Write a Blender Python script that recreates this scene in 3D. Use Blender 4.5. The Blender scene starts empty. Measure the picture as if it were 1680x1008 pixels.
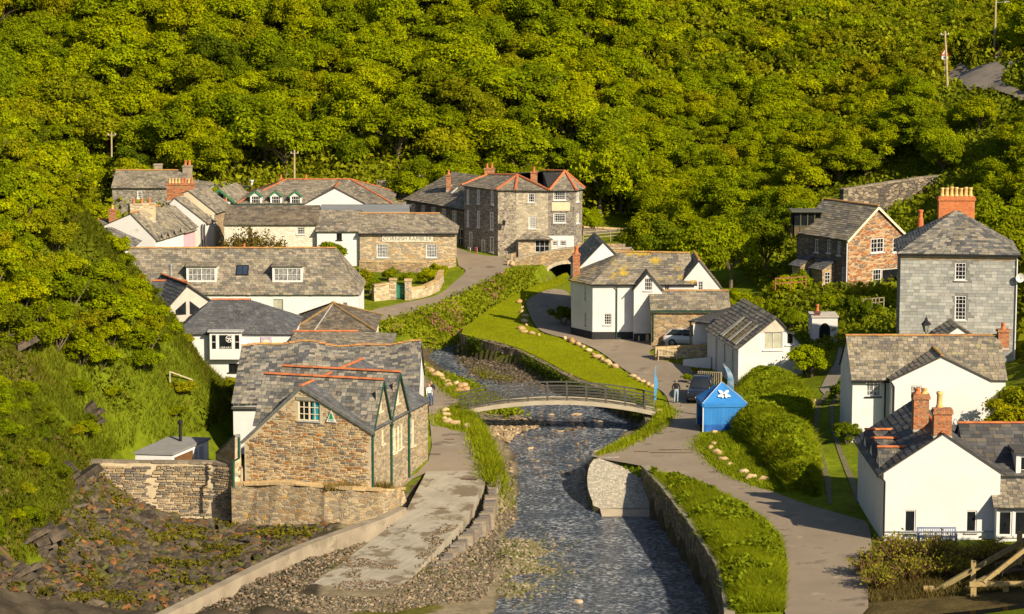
import bpy, bmesh, math, random
import numpy as np
from mathutils import Vector, Matrix, geometry, noise
random.seed(11); rng = np.random.default_rng(11)
S = bpy.context.scene; C = S.collection
R = math.radians

# ------------------------------------------------------------ camera, sky, sun, exposure
CAMZ, FPX = 35.0, 4200.0
PITCH = math.atan(601/FPX)
cd = bpy.data.cameras.new('camera'); cam = bpy.data.objects.new('camera', cd); C.objects.link(cam)
cd.sensor_width = 36; cd.lens = FPX/1680*36; cd.clip_end = 3000; cd.clip_start = 1
cam.location = (0, 0, CAMZ); cam.rotation_euler = (math.pi/2-PITCH, 0, 0); S.camera = cam
SUN_EL, SUN_AZ = 32.0, 139.0
w = bpy.data.worlds.new('World'); S.world = w; w.use_nodes = True
nt = w.node_tree; sk = nt.nodes.new('ShaderNodeTexSky'); sk.sky_type = 'NISHITA'; sk.sun_disc = False
sk.sun_elevation = R(SUN_EL); sk.sun_rotation = R(SUN_AZ); sk.air_density = 1.0; sk.dust_density = 1.2
nt.links.new(sk.outputs[0], nt.nodes['Background'].inputs[0]); nt.nodes['Background'].inputs[1].default_value = 0.06
sd = bpy.data.lights.new('sun', 'SUN'); sun = bpy.data.objects.new('sun', sd); C.objects.link(sun)
sd.energy = 5.0; sd.angle = R(0.55); sd.color = (1.0, 0.84, 0.60)
TOSUN = Vector((math.sin(R(SUN_AZ))*math.cos(R(SUN_EL)), math.cos(R(SUN_AZ))*math.cos(R(SUN_EL)), math.sin(R(SUN_EL))))
sun.rotation_euler = TOSUN.to_track_quat('Z', 'Y').to_euler(); sun.location = (40, -40, 80)
S.view_settings.view_transform = 'Standard'; S.view_settings.look = 'None'
S.view_settings.exposure = 0.8; S.view_settings.gamma = 1; S.view_settings.use_curve_mapping = False
S.cycles.max_bounces = 5; S.cycles.diffuse_bounces = 2; S.cycles.glossy_bounces = 2
S.cycles.transmission_bounces = 3; S.cycles.transparent_max_bounces = 4; S.cycles.use_denoising = True

# ------------------------------------------------------------ survey helpers: picture measurement -> place
CP = Vector((0, 0, CAMZ)); _f = Vector((0, math.cos(PITCH), -math.sin(PITCH))); _u = Vector((0, math.sin(PITCH), math.cos(PITCH)))
def ray(px, py): return _f + Vector(((px-840)/FPX, 0, 0)) + _u*((504-py)/FPX)
def at(px, py, Y): r = ray(px, py); return CP + r*(Y/r.y)
def on(px, py, z=0.0): r = ray(px, py); return CP + r*((z-CAMZ)/r.z)
def onplane(px, py, p, n): r = ray(px, py); return CP + r*((p-CP).dot(n)/r.dot(n))
def pix(p):
    d = Vector(p)-CP; k = d.dot(_f)
    return 840+FPX*d.x/k, 504-FPX*d.dot(_u)/k

# ------------------------------------------------------------ materials
MATS = {}
def nd(t, ty, **kw):
    n = t.nodes.new(ty)
    for k, v in kw.items(): setattr(n, k, v)
    return n
def mat(name, c1, c2=None, scale=2.0, rough=0.85, bump=0.0, bscale=None, attr=False, spec=0.25, metal=0.0, stain=None,
        stain_scale=0.6, stain_at=0.55, objrand=0.0, ramp=None, coat=0.0, detail=5.0, translucent=0.0, dist=0.02, stain2=None, s2_at=0.62, s2_scale=1.5):
    """general weathered material: two-tone noise, optional per-face colour, stains with a shape of their own, relief"""
    if name in MATS: return MATS[name]
    m = bpy.data.materials.new(name); m.use_nodes = True; t = m.node_tree; L = t.links.new
    b = t.nodes['Principled BSDF']; b.inputs['Roughness'].default_value = rough; b.inputs['Metallic'].default_value = metal
    b.inputs['Specular IOR Level'].default_value = spec
    if coat: b.inputs['Coat Weight'].default_value = coat
    g = nd(t, 'ShaderNodeNewGeometry'); pos = g.outputs['Position']
    c2 = c2 or tuple(x*0.75 for x in c1)
    n = nd(t, 'ShaderNodeTexNoise'); n.inputs['Scale'].default_value = scale; n.inputs['Detail'].default_value = detail; L(pos, n.inputs['Vector'])
    cr = nd(t, 'ShaderNodeValToRGB'); cr.color_ramp.elements[0].position = 0.33; cr.color_ramp.elements[1].position = 0.67
    cr.color_ramp.elements[0].color = (*c2, 1); cr.color_ramp.elements[1].color = (*c1, 1); L(n.outputs['Fac'], cr.inputs[0])
    col = cr.outputs[0]
    def mix(a, bb, fac, mode='MIX'):
        x = nd(t, 'ShaderNodeMix', data_type='RGBA', blend_type=mode)
        if isinstance(fac, (int, float)): x.inputs[0].default_value = fac
        else: L(fac, x.inputs[0])
        L(a, x.inputs[6])
        if isinstance(bb, tuple): x.inputs[7].default_value = (*bb, 1)
        else: L(bb, x.inputs[7])
        return x.outputs[2]
    if attr:
        a = nd(t, 'ShaderNodeAttribute', attribute_name='Col'); col = mix(col, a.outputs['Color'], 1.0, 'MULTIPLY')
    if objrand or ramp:
        oi = nd(t, 'ShaderNodeObjectInfo')
        if ramp:
            r2 = nd(t, 'ShaderNodeValToRGB'); r2.color_ramp.interpolation = 'LINEAR'
            e = r2.color_ramp.elements
            for k in range(len(ramp)-2): e.new(0.5)
            for k, c in enumerate(ramp): e[k].position = k/(len(ramp)-1); e[k].color = (*c, 1)
            L(oi.outputs['Random'], r2.inputs[0]); col = mix(col, r2.outputs[0], 1.0, 'MULTIPLY')
        else:
            mr = nd(t, 'ShaderNodeMapRange'); mr.inputs[3].default_value = 1-objrand; mr.inputs[4].default_value = 1+objrand; L(oi.outputs['Random'], mr.inputs[0])
            hv = nd(t, 'ShaderNodeHueSaturation'); L(mr.outputs[0], hv.inputs['Value']); L(col, hv.inputs['Color']); col = hv.outputs[0]
    for stc, ssc, sat in ((stain, stain_scale, stain_at), (stain2, s2_scale, s2_at)):
        if stc:
            n2 = nd(t, 'ShaderNodeTexNoise'); n2.inputs['Scale'].default_value = ssc; n2.inputs['Detail'].default_value = 8; n2.inputs['Roughness'].default_value = 0.65; L(pos, n2.inputs['Vector'])
            r3 = nd(t, 'ShaderNodeMapRange'); r3.inputs[1].default_value = sat; r3.inputs[2].default_value = sat+0.07; L(n2.outputs['Fac'], r3.inputs[0])
            col = mix(col, stc, r3.outputs[0])
    L(col, b.inputs['Base Color'])
    if bump:
        n3 = nd(t, 'ShaderNodeTexNoise'); n3.inputs['Scale'].default_value = bscale or scale*6; n3.inputs['Detail'].default_value = 4; L(pos, n3.inputs['Vector'])
        bp = nd(t, 'ShaderNodeBump'); bp.inputs['Strength'].default_value = bump; bp.inputs['Distance'].default_value = dist
        L(n3.outputs['Fac'], bp.inputs['Height']); L(bp.outputs[0], b.inputs['Normal'])
    if translucent:
        tr = nd(t, 'ShaderNodeBsdfTranslucent'); L(col, tr.inputs['Color'])
        ms = nd(t, 'ShaderNodeMixShader'); ms.inputs[0].default_value = translucent
        L(b.outputs[0], ms.inputs[1]); L(tr.outputs[0], ms.inputs[2]); L(ms.outputs[0], t.nodes['Material Output'].inputs[0])
    MATS[name] = m
    return m

def masonry(name, stones, mortar, sx=2.2, sz=5.5, mort=0.05, bump=0.6, stain=None, stain_at=0.6, stain_scale=0.5, vertical=False):
    """rubble masonry seen from too far to pick its stones apart: squashed voronoi cells with mortar joints and relief"""
    if name in MATS: return MATS[name]
    m = bpy.data.materials.new(name); m.use_nodes = True; t = m.node_tree; L = t.links.new
    b = t.nodes['Principled BSDF']; b.inputs['Roughness'].default_value = 0.9; b.inputs['Specular IOR Level'].default_value = 0.15
    g = nd(t, 'ShaderNodeNewGeometry'); mp = nd(t, 'ShaderNodeMapping')
    mp.inputs['Scale'].default_value = (sz, sz, sx) if vertical else (sx, sx, sz)
    wz = nd(t, 'ShaderNodeTexNoise'); wz.inputs['Scale'].default_value = 1.3; L(g.outputs['Position'], wz.inputs['Vector'])
    ad = nd(t, 'ShaderNodeVectorMath', operation='MULTIPLY_ADD'); ad.inputs[1].default_value = (0.25, 0.25, 0.25); L(wz.outputs['Color'], ad.inputs[0]); L(g.outputs['Position'], ad.inputs[2])
    L(ad.outputs[0], mp.inputs[0])
    v = nd(t, 'ShaderNodeTexVoronoi', feature='F1'); v.inputs['Scale'].default_value = 1; L(mp.outputs[0], v.inputs['Vector'])
    ve = nd(t, 'ShaderNodeTexVoronoi', feature='DISTANCE_TO_EDGE'); ve.inputs['Scale'].default_value = 1; L(mp.outputs[0], ve.inputs['Vector'])
    sp = nd(t, 'ShaderNodeSeparateColor'); L(v.outputs['Color'], sp.inputs[0])
    cr = nd(t, 'ShaderNodeValToRGB'); e = cr.color_ramp.elements; cr.color_ramp.interpolation = 'CONSTANT'
    for k in range(len(stones)-2): e.new(0.5)
    for k, c in enumerate(stones): e[k].position = k/len(stones); e[k].color = (*c, 1)
    L(sp.outputs[0], cr.inputs[0])
    mr = nd(t, 'ShaderNodeMapRange'); mr.inputs[1].default_value = mort*0.6; mr.inputs[2].default_value = mort*1.8; L(ve.outputs['Distance'], mr.inputs[0])
    mx = nd(t, 'ShaderNodeMix', data_type='RGBA'); L(mr.outputs[0], mx.inputs[0]); mx.inputs[6].default_value = (*mortar, 1); L(cr.outputs[0], mx.inputs[7])
    col = mx.outputs[2]
    if stain:
        n2 = nd(t, 'ShaderNodeTexNoise'); n2.inputs['Scale'].default_value = stain_scale; n2.inputs['Detail'].default_value = 8; L(g.outputs['Position'], n2.inputs['Vector'])
        r3 = nd(t, 'ShaderNodeMapRange'); r3.inputs[1].default_value = stain_at; r3.inputs[2].default_value = stain_at+0.12; L(n2.outputs['Fac'], r3.inputs[0])
        m2 = nd(t, 'ShaderNodeMix', data_type='RGBA'); L(r3.outputs[0], m2.inputs[0]); L(col, m2.inputs[6]); m2.inputs[7].default_value = (*stain, 1); col = m2.outputs[2]
    L(col, b.inputs['Base Color'])
    bp = nd(t, 'ShaderNodeBump'); bp.inputs['Strength'].default_value = bump; bp.inputs['Distance'].default_value = 0.06
    L(mr.outputs[0], bp.inputs['Height']); L(bp.outputs[0], b.inputs['Normal'])
    MATS[name] = m
    return m

def glass(name, c=(0.015, 0.018, 0.022)):
    return mat(name, c, tuple(x*0.5 for x in c), 1.5, rough=0.08, spec=0.6)

# palette ----------------------------------------------------
white_wall = mat('whitewash', (0.605, 0.605, 0.615), (0.525, 0.52, 0.525), 0.7, bump=0.35, bscale=7, stain=(0.40, 0.38, 0.33), stain_scale=0.6, stain_at=0.64, dist=0.03)
smooth_white = mat('painted_render', (0.615, 0.612, 0.62), (0.56, 0.555, 0.56), 0.5, bump=0.15, bscale=14, stain=(0.47, 0.45, 0.40), stain_scale=0.5, stain_at=0.66)
cream_wall = mat('cream_render', (0.62, 0.55, 0.40), (0.50, 0.44, 0.32), 0.9, bump=0.3)
pink_wall = mat('pink_render', (0.66, 0.36, 0.42), (0.58, 0.31, 0.38), 1.2, bump=0.2)
grey_wall = mat('grey_render', (0.46, 0.43, 0.38), (0.38, 0.35, 0.31), 1.2, bump=0.3)
plinth_dark = mat('tarred_plinth', (0.03, 0.032, 0.036), None, 2, bump=0.2)
slate_mat = mat('slate', (1.0, 1.0, 1.0), (0.72, 0.70, 0.68), 1.1, rough=0.7, attr=True, spec=0.3, bump=0.25, bscale=9, stain=(0.30, 0.27, 0.16), stain_scale=1.6, stain_at=0.64)
slate_lichen = mat('slate_with_lichen', (1.0, 1.0, 1.0), (0.72, 0.70, 0.68), 1.1, rough=0.8, attr=True, spec=0.2, bump=0.25, bscale=9, stain=(0.40, 0.28, 0.04), stain_scale=0.42, stain_at=0.52, stain2=(0.30, 0.27, 0.14), s2_at=0.62)
slate_spots = mat('slate_with_lichen_spots', (1.0, 1.0, 1.0), (0.72, 0.70, 0.68), 1.1, rough=0.8, attr=True, spec=0.2, bump=0.25, bscale=9, stain=(0.50, 0.30, 0.03), stain_scale=0.75, stain_at=0.63, stain2=(0.27, 0.25, 0.13), s2_at=0.58)
under_mat = mat('roof_underlay', (0.07, 0.068, 0.062), None, 2)
terracotta = mat('terracotta', (0.47, 0.145, 0.055), (0.33, 0.115, 0.05), 3.0, bump=0.3, objrand=0.2, stain=(0.36, 0.24, 0.07), stain_scale=1.1, stain_at=0.62)
old_ridge = mat('lichened_ridge', (0.38, 0.17, 0.055), (0.27, 0.155, 0.065), 1.4, bump=0.3, objrand=0.2, stain=(0.36, 0.25, 0.06), stain_scale=1.3, stain_at=0.52)
lead = mat('lead_flashing', (0.42, 0.42, 0.41), (0.32, 0.32, 0.32), 3, rough=0.6, spec=0.4)
white_paint = mat('white_paint', (0.64, 0.635, 0.63), (0.58, 0.575, 0.57), 2, rough=0.5)
cream_paint = mat('cream_paint', (0.68, 0.60, 0.44), (0.60, 0.52, 0.38), 2, rough=0.6)
green_paint = mat('dark_green_paint', (0.02, 0.075, 0.05), None, 3, rough=0.5)
bright_green_paint = mat('green_bargeboard_paint', (0.06, 0.24, 0.10), None, 3, rough=0.5)
black_paint = mat('black_paint', (0.02, 0.02, 0.022), None, 3, rough=0.45)
grey_paint = mat('grey_paint', (0.36, 0.38, 0.42), None, 3, rough=0.5)
pane_dark = glass('window_glass')
pane_blind = mat('glass_over_pale_blind', (0.42, 0.42, 0.33), (0.30, 0.31, 0.25), 2.5, rough=0.12, spec=0.6)
pane_curtain = mat('glass_over_net_curtain', (0.30, 0.31, 0.30), (0.10, 0.10, 0.11), 5, rough=0.12, spec=0.6)
brick_mat = masonry('red_brick', [(0.40, 0.12, 0.045), (0.30, 0.10, 0.045), (0.46, 0.16, 0.06), (0.24, 0.09, 0.05), (0.36, 0.14, 0.06)], (0.30, 0.22, 0.14), sx=3.6, sz=10, mort=0.06, bump=0.5, stain=(0.24, 0.19, 0.08), stain_at=0.57, stain_scale=1.3)
pot_red = mat('red_clay_pot', (0.55, 0.17, 0.06), None, 4, bump=0.2)
pot_buff = mat('buff_clay_pot', (0.62, 0.42, 0.16), None, 4, bump=0.2)
concrete = mat('concrete', (0.30, 0.255, 0.19), (0.21, 0.175, 0.13), 0.7, bump=0.4, bscale=8, stain=(0.18, 0.155, 0.11), stain_scale=0.5, stain_at=0.57)
timber = mat('weathered_timber', (0.30, 0.255, 0.17), (0.20, 0.17, 0.11), 6, bump=0.4, bscale=20)
timber_gold = mat('tanalised_timber', (0.36, 0.27, 0.12), (0.25, 0.18, 0.08), 6, bump=0.4, bscale=20)
steel_dark = mat('dark_painted_steel', (0.075, 0.072, 0.065), None, 4, rough=0.5, spec=0.4)
steel_light = mat('galvanised_steel', (0.42, 0.42, 0.42), None, 4, rough=0.4, metal=0.5)
stone_beige = masonry('beige_rubble', [(0.42, 0.33, 0.21), (0.30, 0.24, 0.16), (0.50, 0.40, 0.25), (0.36, 0.25, 0.13), (0.25, 0.22, 0.17)], (0.46, 0.39, 0.28), stain=(0.24, 0.20, 0.14))
stone_grey = masonry('grey_rubble', [(0.20, 0.18, 0.15), (0.13, 0.12, 0.11), (0.27, 0.24, 0.19), (0.17, 0.14, 0.11), (0.10, 0.10, 0.10)], (0.33, 0.30, 0.25), sx=3.2, sz=6)
stone_pale = masonry('pale_squared_rubble', [(0.45, 0.39, 0.28), (0.38, 0.33, 0.25), (0.52, 0.45, 0.33), (0.33, 0.29, 0.22)], (0.40, 0.36, 0.28), sx=2.6, sz=4.6, bump=0.4)
stone_brown = masonry('brown_rubble', [(0.33, 0.23, 0.12), (0.22, 0.16, 0.10), (0.40, 0.29, 0.16), (0.27, 0.17, 0.09), (0.18, 0.15, 0.12)], (0.36, 0.29, 0.19), sx=2.6, sz=6.5)
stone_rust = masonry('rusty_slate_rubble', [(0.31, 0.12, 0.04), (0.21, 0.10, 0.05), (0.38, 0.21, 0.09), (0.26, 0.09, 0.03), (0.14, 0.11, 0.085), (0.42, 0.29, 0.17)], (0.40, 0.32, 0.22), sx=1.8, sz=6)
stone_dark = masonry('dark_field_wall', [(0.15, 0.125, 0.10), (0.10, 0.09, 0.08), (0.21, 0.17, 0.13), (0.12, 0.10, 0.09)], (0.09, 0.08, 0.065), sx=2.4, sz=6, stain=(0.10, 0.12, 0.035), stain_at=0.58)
stone_upright = masonry('upright_slate_wall', [(0.24, 0.19, 0.125), (0.15, 0.125, 0.09), (0.33, 0.26, 0.16), (0.19, 0.14, 0.09)], (0.05, 0.045, 0.035), sx=1.5, sz=7, vertical=True, stain=(0.11, 0.13, 0.03), stain_at=0.60)
stone_quay = masonry('quay_rubble', [(0.17, 0.14, 0.10), (0.11, 0.10, 0.08), (0.24, 0.20, 0.13)], (0.07, 0.065, 0.05), sx=2, sz=4, stain=(0.10, 0.11, 0.03), stain_at=0.55)

# ------------------------------------------------------------ mesh building
class MB:
    def __init__(s): s.v = []; s.f = []; s.c = []; s.mi = []
    def add(s, pts, faces, col=None, mi=0):
        o = len(s.v); s.v.extend([tuple(p) for p in pts])
        for f in faces: s.f.append(tuple(i+o for i in f)); s.c.append(col); s.mi.append(mi)
        return s
    def poly(s, pts, col=None, mi=0): return s.add(pts, [range(len(pts))], col, mi)
    def box(s, c, dx, dy, dz, U=Vector((1, 0, 0)), V=Vector((0, 1, 0)), Wv=Vector((0, 0, 1)), col=None, mi=0, taper=1.0):
        """box centred on c; dx, dy, dz full sizes along U, V, Wv; taper shrinks the top"""
        c = Vector(c); P = []
        for k, sz in ((-.5, 1), (.5, taper)):
            for a, b in ((-.5, -.5), (.5, -.5), (.5, .5), (-.5, .5)): P.append(c+U*(a*dx*sz)+V*(b*dy*sz)+Wv*(k*dz))
        return s.add(P, [(3, 2, 1, 0), (4, 5, 6, 7), (0, 1, 5, 4), (1, 2, 6, 5), (2, 3, 7, 6), (3, 0, 4, 7)], col, mi)
    def bar(s, a, b, wd, ht, col=None, mi=0, up=Vector((0, 0, 1))):
        """rectangular bar from a to b"""
        a, b = Vector(a), Vector(b); d = (b-a); L = d.length; d.normalize()
        if abs(d.dot(up)) > 0.97: up = Vector((0, 1, 0))
        x = d.cross(up).normalized(); y = x.cross(d)
        return s.box((a+b)/2, L, wd, ht, d, x, y, col, mi)
    def tube(s, pts, r, n=8, col=None, mi=0, cap=True):
        """tube along points; r one radius or one for each point"""
        pts = [Vector(p) for p in pts]; rs = r if isinstance(r, (list, tuple)) else [r]*len(pts)
        o = len(s.v); ref = Vector((0.13, 0.97, 0.2))
        for i, p in enumerate(pts):
            d = (pts[min(i+1, len(pts)-1)]-pts[max(i-1, 0)]).normalized()
            rr = ref if abs(d.dot(ref)) < 0.95 else Vector((1, 0, 0))
            x = d.cross(rr).normalized(); y = d.cross(x)
            for k in range(n): a = 2*math.pi*k/n; s.v.append(tuple(p+(x*math.cos(a)+y*math.sin(a))*rs[i]))
        for i in range(len(pts)-1):
            for k in range(n):
                q = (k+1) % n; s.f.append((o+i*n+k, o+i*n+q, o+(i+1)*n+q, o+(i+1)*n+k)); s.c.append(col); s.mi.append(mi)
        if cap:
            s.f.append(tuple(o+k for k in range(n))[::-1]); s.f.append(tuple(o+(len(pts)-1)*n+k for k in range(n))); s.c += [col, col]; s.mi += [mi, mi]
        return s
    def lathe(s, c, prof, n=12, col=None, mi=0):
        c = Vector(c); return s.tube([c+Vector((0, 0, z)) for r, z in prof], [max(r, 0.001) for r, z in prof], n, col, mi)
    def prism(s, pts, ext, col=None, mi=0):
        """flat polygon extruded by vector ext"""
        n = len(pts); P = [Vector(p) for p in pts]; Q = [p+ext for p in P]
        return s.add(P+Q, [tuple(range(n))[::-1], tuple(range(n, 2*n))]+[(i, (i+1) % n, n+(i+1) % n, n+i) for i in range(n)], col, mi)
    def build(s, name, mats, parent=None, smooth=False, fixn=False, **tags):
        me = bpy.data.meshes.new(name)
        off = Vector(parent['_o']) if parent is not None and '_o' in parent else Vector((0, 0, 0))
        V = [(x-off.x, y-off.y, z-off.z) for x, y, z in s.v] if off.length else s.v
        me.from_pydata(V, [], s.f)
        for m in (mats if isinstance(mats, (list, tuple)) else [mats]): me.materials.append(m)
        if any(s.mi): me.polygons.foreach_set('material_index', s.mi)
        if any(c is not None for c in s.c):
            ca = me.color_attributes.new('Col', 'FLOAT_COLOR', 'CORNER'); buf = []
            for f, c in zip(s.f, s.c): buf.extend((*(c or (1, 1, 1)), 1.0)*len(f))
            ca.data.foreach_set('color', buf)
        if smooth: me.polygons.foreach_set('use_smooth', [True]*len(me.polygons))
        me.update()
        if fixn:
            bm = bmesh.new(); bm.from_mesh(me); bmesh.ops.recalc_face_normals(bm, faces=bm.faces); bm.to_mesh(me); bm.free()
        return link(name, me, parent, **tags)

def link(name, data, parent=None, **tags):
    o = bpy.data.objects.new(name, data); C.objects.link(o)
    if parent is not None:
        o.parent = parent
        if '_o' in parent: o['_o'] = parent['_o']
    for k, v in tags.items():
        if v: o[k] = v
    return o
def thing(name, label, category, loc, group=None):
    o = bpy.data.objects.new(name, None); C.objects.link(o); o.location = loc; o.empty_display_size = 0.3
    o['label'] = label; o['category'] = category; o['_o'] = tuple(loc)
    if group: o['group'] = group
    return o
def np_mesh(name, V, Fq, mats, cols=None, parent=None, smooth=False, midx=None, vcols=None, **tags):
    """bulk mesh from arrays; Fq (n,3) or (n,4); cols one rgb for each face"""
    V = np.asarray(V, dtype=np.float32)
    if parent is not None and '_o' in parent: V = V-np.array(parent['_o'], dtype=np.float32)
    Fq = np.asarray(Fq, dtype=np.int32); n, k = Fq.shape
    me = bpy.data.meshes.new(name); me.vertices.add(len(V)); me.vertices.foreach_set('co', V.ravel())
    me.loops.add(n*k); me.loops.foreach_set('vertex_index', Fq.ravel()); me.polygons.add(n)
    me.polygons.foreach_set('loop_start', np.arange(0, n*k, k, dtype=np.int32)); me.polygons.foreach_set('loop_total', np.full(n, k, dtype=np.int32))
    for m in (mats if isinstance(mats, (list, tuple)) else [mats]): me.materials.append(m)
    if midx is not None: me.polygons.foreach_set('material_index', np.asarray(midx, dtype=np.int32))
    if cols is not None:
        ca = me.color_attributes.new('Col', 'FLOAT_COLOR', 'CORNER')
        cc = np.ones((n, k, 4), dtype=np.float32); cc[:, :, :3] = np.asarray(cols, dtype=np.float32)[:, None, :]; ca.data.foreach_set('color', cc.ravel())
    if vcols is not None:
        ca = me.color_attributes.new('Col', 'FLOAT_COLOR', 'POINT'); ca.data.foreach_set('color', np.c_[np.asarray(vcols, dtype=np.float32), np.ones(len(V), dtype=np.float32)].ravel())
    me.polygons.foreach_set('use_smooth', np.full(n, bool(smooth))); me.update(calc_edges=True)
    if name: return link(name, me, parent, **tags)
    return me
def clone(o, parent=None):
    c = o.copy(); C.objects.link(c)
    if parent is not None: c.parent = parent
    for ch in list(o.children): clone(ch, c)
    return c
def struct(o): o['kind'] = 'structure'; return o
# ------------------------------------------------------------ the lie of the land
def zg(Y): return np.maximum(0, (np.asarray(Y, dtype=float)-200)*0.045)
ctrl = []
for Y in (95, 120, 145, 170, 195, 220, 245, 265): 
    for X in (-9, 0, 9): ctrl.append((X+(-3 if Y > 230 else 0), Y, float(zg(Y))))
# left hillside: foot line and slope
XL = [(95, -27), (120, -27), (140, -26.5), (152, -25.5), (160, -26.5), (166, -26.5), (172, -26), (177, -22.5), (182, -20.5), (190, -21), (203, -27), (225, -35), (250, -42), (275, -48), (300, -52)]
for Y, X in XL:
    z0 = float(zg(Y)); k = (1.5 if 166 < Y < 195 else 1.2) if Y < 200 else 0.85
    for dx, kk in ((0, 0), (4, 1), (9, 0.95), (18, 0.8), (30, 0.65), (50, 0.5)): ctrl.append((X-dx, Y, z0+dx*k*kk))
ctrl += [(-14, 178, 0), (-14, 190, 0), (-20, 215, 0.7), (-26, 226, 1.0), (-30, 245, 2.2), (-38, 255, 3)]
# right side
ctrl += [(14, 145, 0.1), (20, 145, 0.3), (30, 145, 0.6), (38, 145, 2.5), (50, 145, 8), (70, 145, 18),
         (14, 170, 0), (22, 170, 0.9), (32, 171, 1.2), (40, 171, 4), (55, 171, 12), (75, 171, 24),
         (15, 190, 0), (22, 190, 1.3), (29, 190, 3), (37, 192, 3.4), (46, 190, 8), (60, 190, 16), (80, 190, 28),
         (14, 205, 0.3), (20, 205, 0.6), (25, 207, 2), (32, 208, 3.6), (44, 208, 8.5), (60, 208, 17),
         (13, 224, 1.2), (19, 224, 1.5), (24, 224, 3.2), (30, 226, 4), (37, 227, 4.6), (45, 228, 9), (60, 228, 18), (80, 228, 30),
         (14, 245, 2.2), (20, 245, 3), (27, 247, 6), (36, 250, 9), (44, 254, 13), (55, 258, 20), (75, 260, 30),
         (15, 268, 3.2), (24, 268, 7.5), (36, 272, 14), (47, 274, 20), (56, 277, 22), (75, 280, 32)]
# wooded hill behind
for X in range(-100, 101, 20):
    for Y, z in ((286, 4.5), (300, 11.5), (320, 20.5), (345, 29), (380, 40), (430, 52), (500, 62)):
        if X < -40 and Y < 300: continue
        zz = z + (3.0 if X > 20 and Y <= 320 else 0) + (7 if X > 50 and Y < 320 else 0)
        ctrl.append((X, Y+(6 if X < -20 else 0), zz))
ctrl += [(0, 275, 3.4), (-18, 275, 3.4), (-30, 280, 4), (8, 276, 3.6)]
CT = np.array(ctrl); 
def _rbf_solve(P):
    D = np.sqrt(((P[:, None, :2]-P[None, :, :2])**2).sum(-1)+1.0); n = len(P)
    A = np.zeros((n+3, n+3)); A[:n, :n] = -D+np.eye(n)*-0.4; A[:n, n] = 1; A[:n, n+1:] = P[:, :2]; A[n, :n] = 1; A[n+1:, :n] = P[:, :2].T
    return np.linalg.solve(A, np.r_[P[:, 2], 0, 0, 0])
RW = _rbf_solve(CT)
def base_h(X, Y):
    X = np.atleast_1d(np.asarray(X, dtype=float)); Y = np.atleast_1d(np.asarray(Y, dtype=float)); out = np.empty(len(X)); n = len(CT)
    for i in range(0, len(X), 20000):
        x, y = X[i:i+20000], Y[i:i+20000]
        D = np.sqrt((x[:, None]-CT[None, :, 0])**2+(y[:, None]-CT[None, :, 1])**2+1.0)
        out[i:i+20000] = -D@RW[:n]+RW[n]+RW[n+1]*x+RW[n+2]*y
    return out
def bh(X, Y): return float(base_h(X, Y)[0])
def ground_at(px, py, z=0.0):
    """the place on the uncut ground that a picture point shows"""
    for _ in range(12):
        p = on(px, py, z); z = 0.5*z+0.5*bh(p.x, p.y)
    return on(px, py, z)
# vectorised point-in-polygon, distance to polyline
def inside(X, Y, P):
    P = np.asarray(P); r = np.zeros(len(X), bool); j = len(P)-1
    for i in range(len(P)):
        a = (P[i, 1] > Y) != (P[j, 1] > Y)
        with np.errstate(divide='ignore', invalid='ignore'): xx = (P[j, 0]-P[i, 0])*(Y-P[i, 1])/(P[j, 1]-P[i, 1])+P[i, 0]
        r ^= a & (X < xx); j = i
    return r
def segdist(X, Y, P, closed=True):
    P = np.asarray(P); best = np.full(len(X), 1e9); idx = np.zeros(len(X), int); n = len(P) if closed else len(P)-1
    for i in range(n):
        a, b = P[i], P[(i+1) % len(P)]; d = b-a; t = np.clip(((X-a[0])*d[0]+(Y-a[1])*d[1])/(d@d+1e-9), 0, 1)
        q = np.hypot(X-a[0]-t*d[0], Y-a[1]-t*d[1]); m = q < best; best[m] = q[m]; idx[m] = i
    return best, idx
def wl(Y): return -2.15+np.maximum(0, np.asarray(Y, dtype=float)-165)*0.022
def g2(px, py, z=0.0): p = on(px, py, z); return (p.x, p.y)
def gg(px, py): p = ground_at(px, py); return (p.x, p.y)
# harbour and river cut: (picture x, picture y, level of the edge, width of the bank below that edge to the next point)
CUT = [(1197, 1012, 0, .35), (1192, 970, 0, .35), (1180, 930, 0, .35), (1140, 868, 0, .35), (1095, 810, 0, .35), (1058, 768, 0, .3), (972, 750, 0, .5), (1008, 733, 0, .9), (1060, 707, 0, .9),
       (1084, 684, 0, .9), (1072, 668, 0, .5), (1000, 640, 0, .5), (945, 622, .1, .5), (900, 597, .3, .5), (850, 573, .6, .5), (800, 560, .8, .5), (757, 546, 1.0, .6),
       (768, 530, 1.2, .8), (800, 507, 1.5, 1), (850, 478, 1.9, 1), (905, 460, 2.2, 1), (950, 447, 2.5, .8), (985, 430, 2.9, .8), (925, 412, 3.0, .8), (888, 434, 2.7, .8), (864, 452, 2.4, 1.6), (800, 474, 2.1, 2.6), (740, 500, 1.6, 3), (672, 530, 1.1, 3),
       (655, 552, .8, 2), (683, 588, .3, 1.2), (712, 612, .1, 1.2), (755, 643, 0, 1.2), (772, 660, 0, .8), (768, 676, 0, 1), (790, 706, 0, 1), (800, 735, 0, 1.2), (812, 768, 0, 1.2), (808, 790, -.1, 1),
       (760, 772, 0, 1.2), (700, 772, 0, 1.2), (655, 800, -.3, .6), (655, 815, -.4, .4), (600, 812, 0, .4), (500, 806, 0, .4), (396, 800, 0, .4), (300, 787, 0, .4), (215, 786, 0, .5), (160, 780, .2, 1.5),
       (128, 800, .5, 2.2), (105, 860, 0, 2.2), (60, 945, 0, 2.5), (-60, 1000, 0, 2.5), (-60, 1150, 0, 3), (700, 1150, 0, 2), (1200, 1150, 0, .4)]
CUTP = np.array([g2(a, b, c) for a, b, c, d in CUT]); CUTW = np.array([c[3] for c in CUT])
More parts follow.
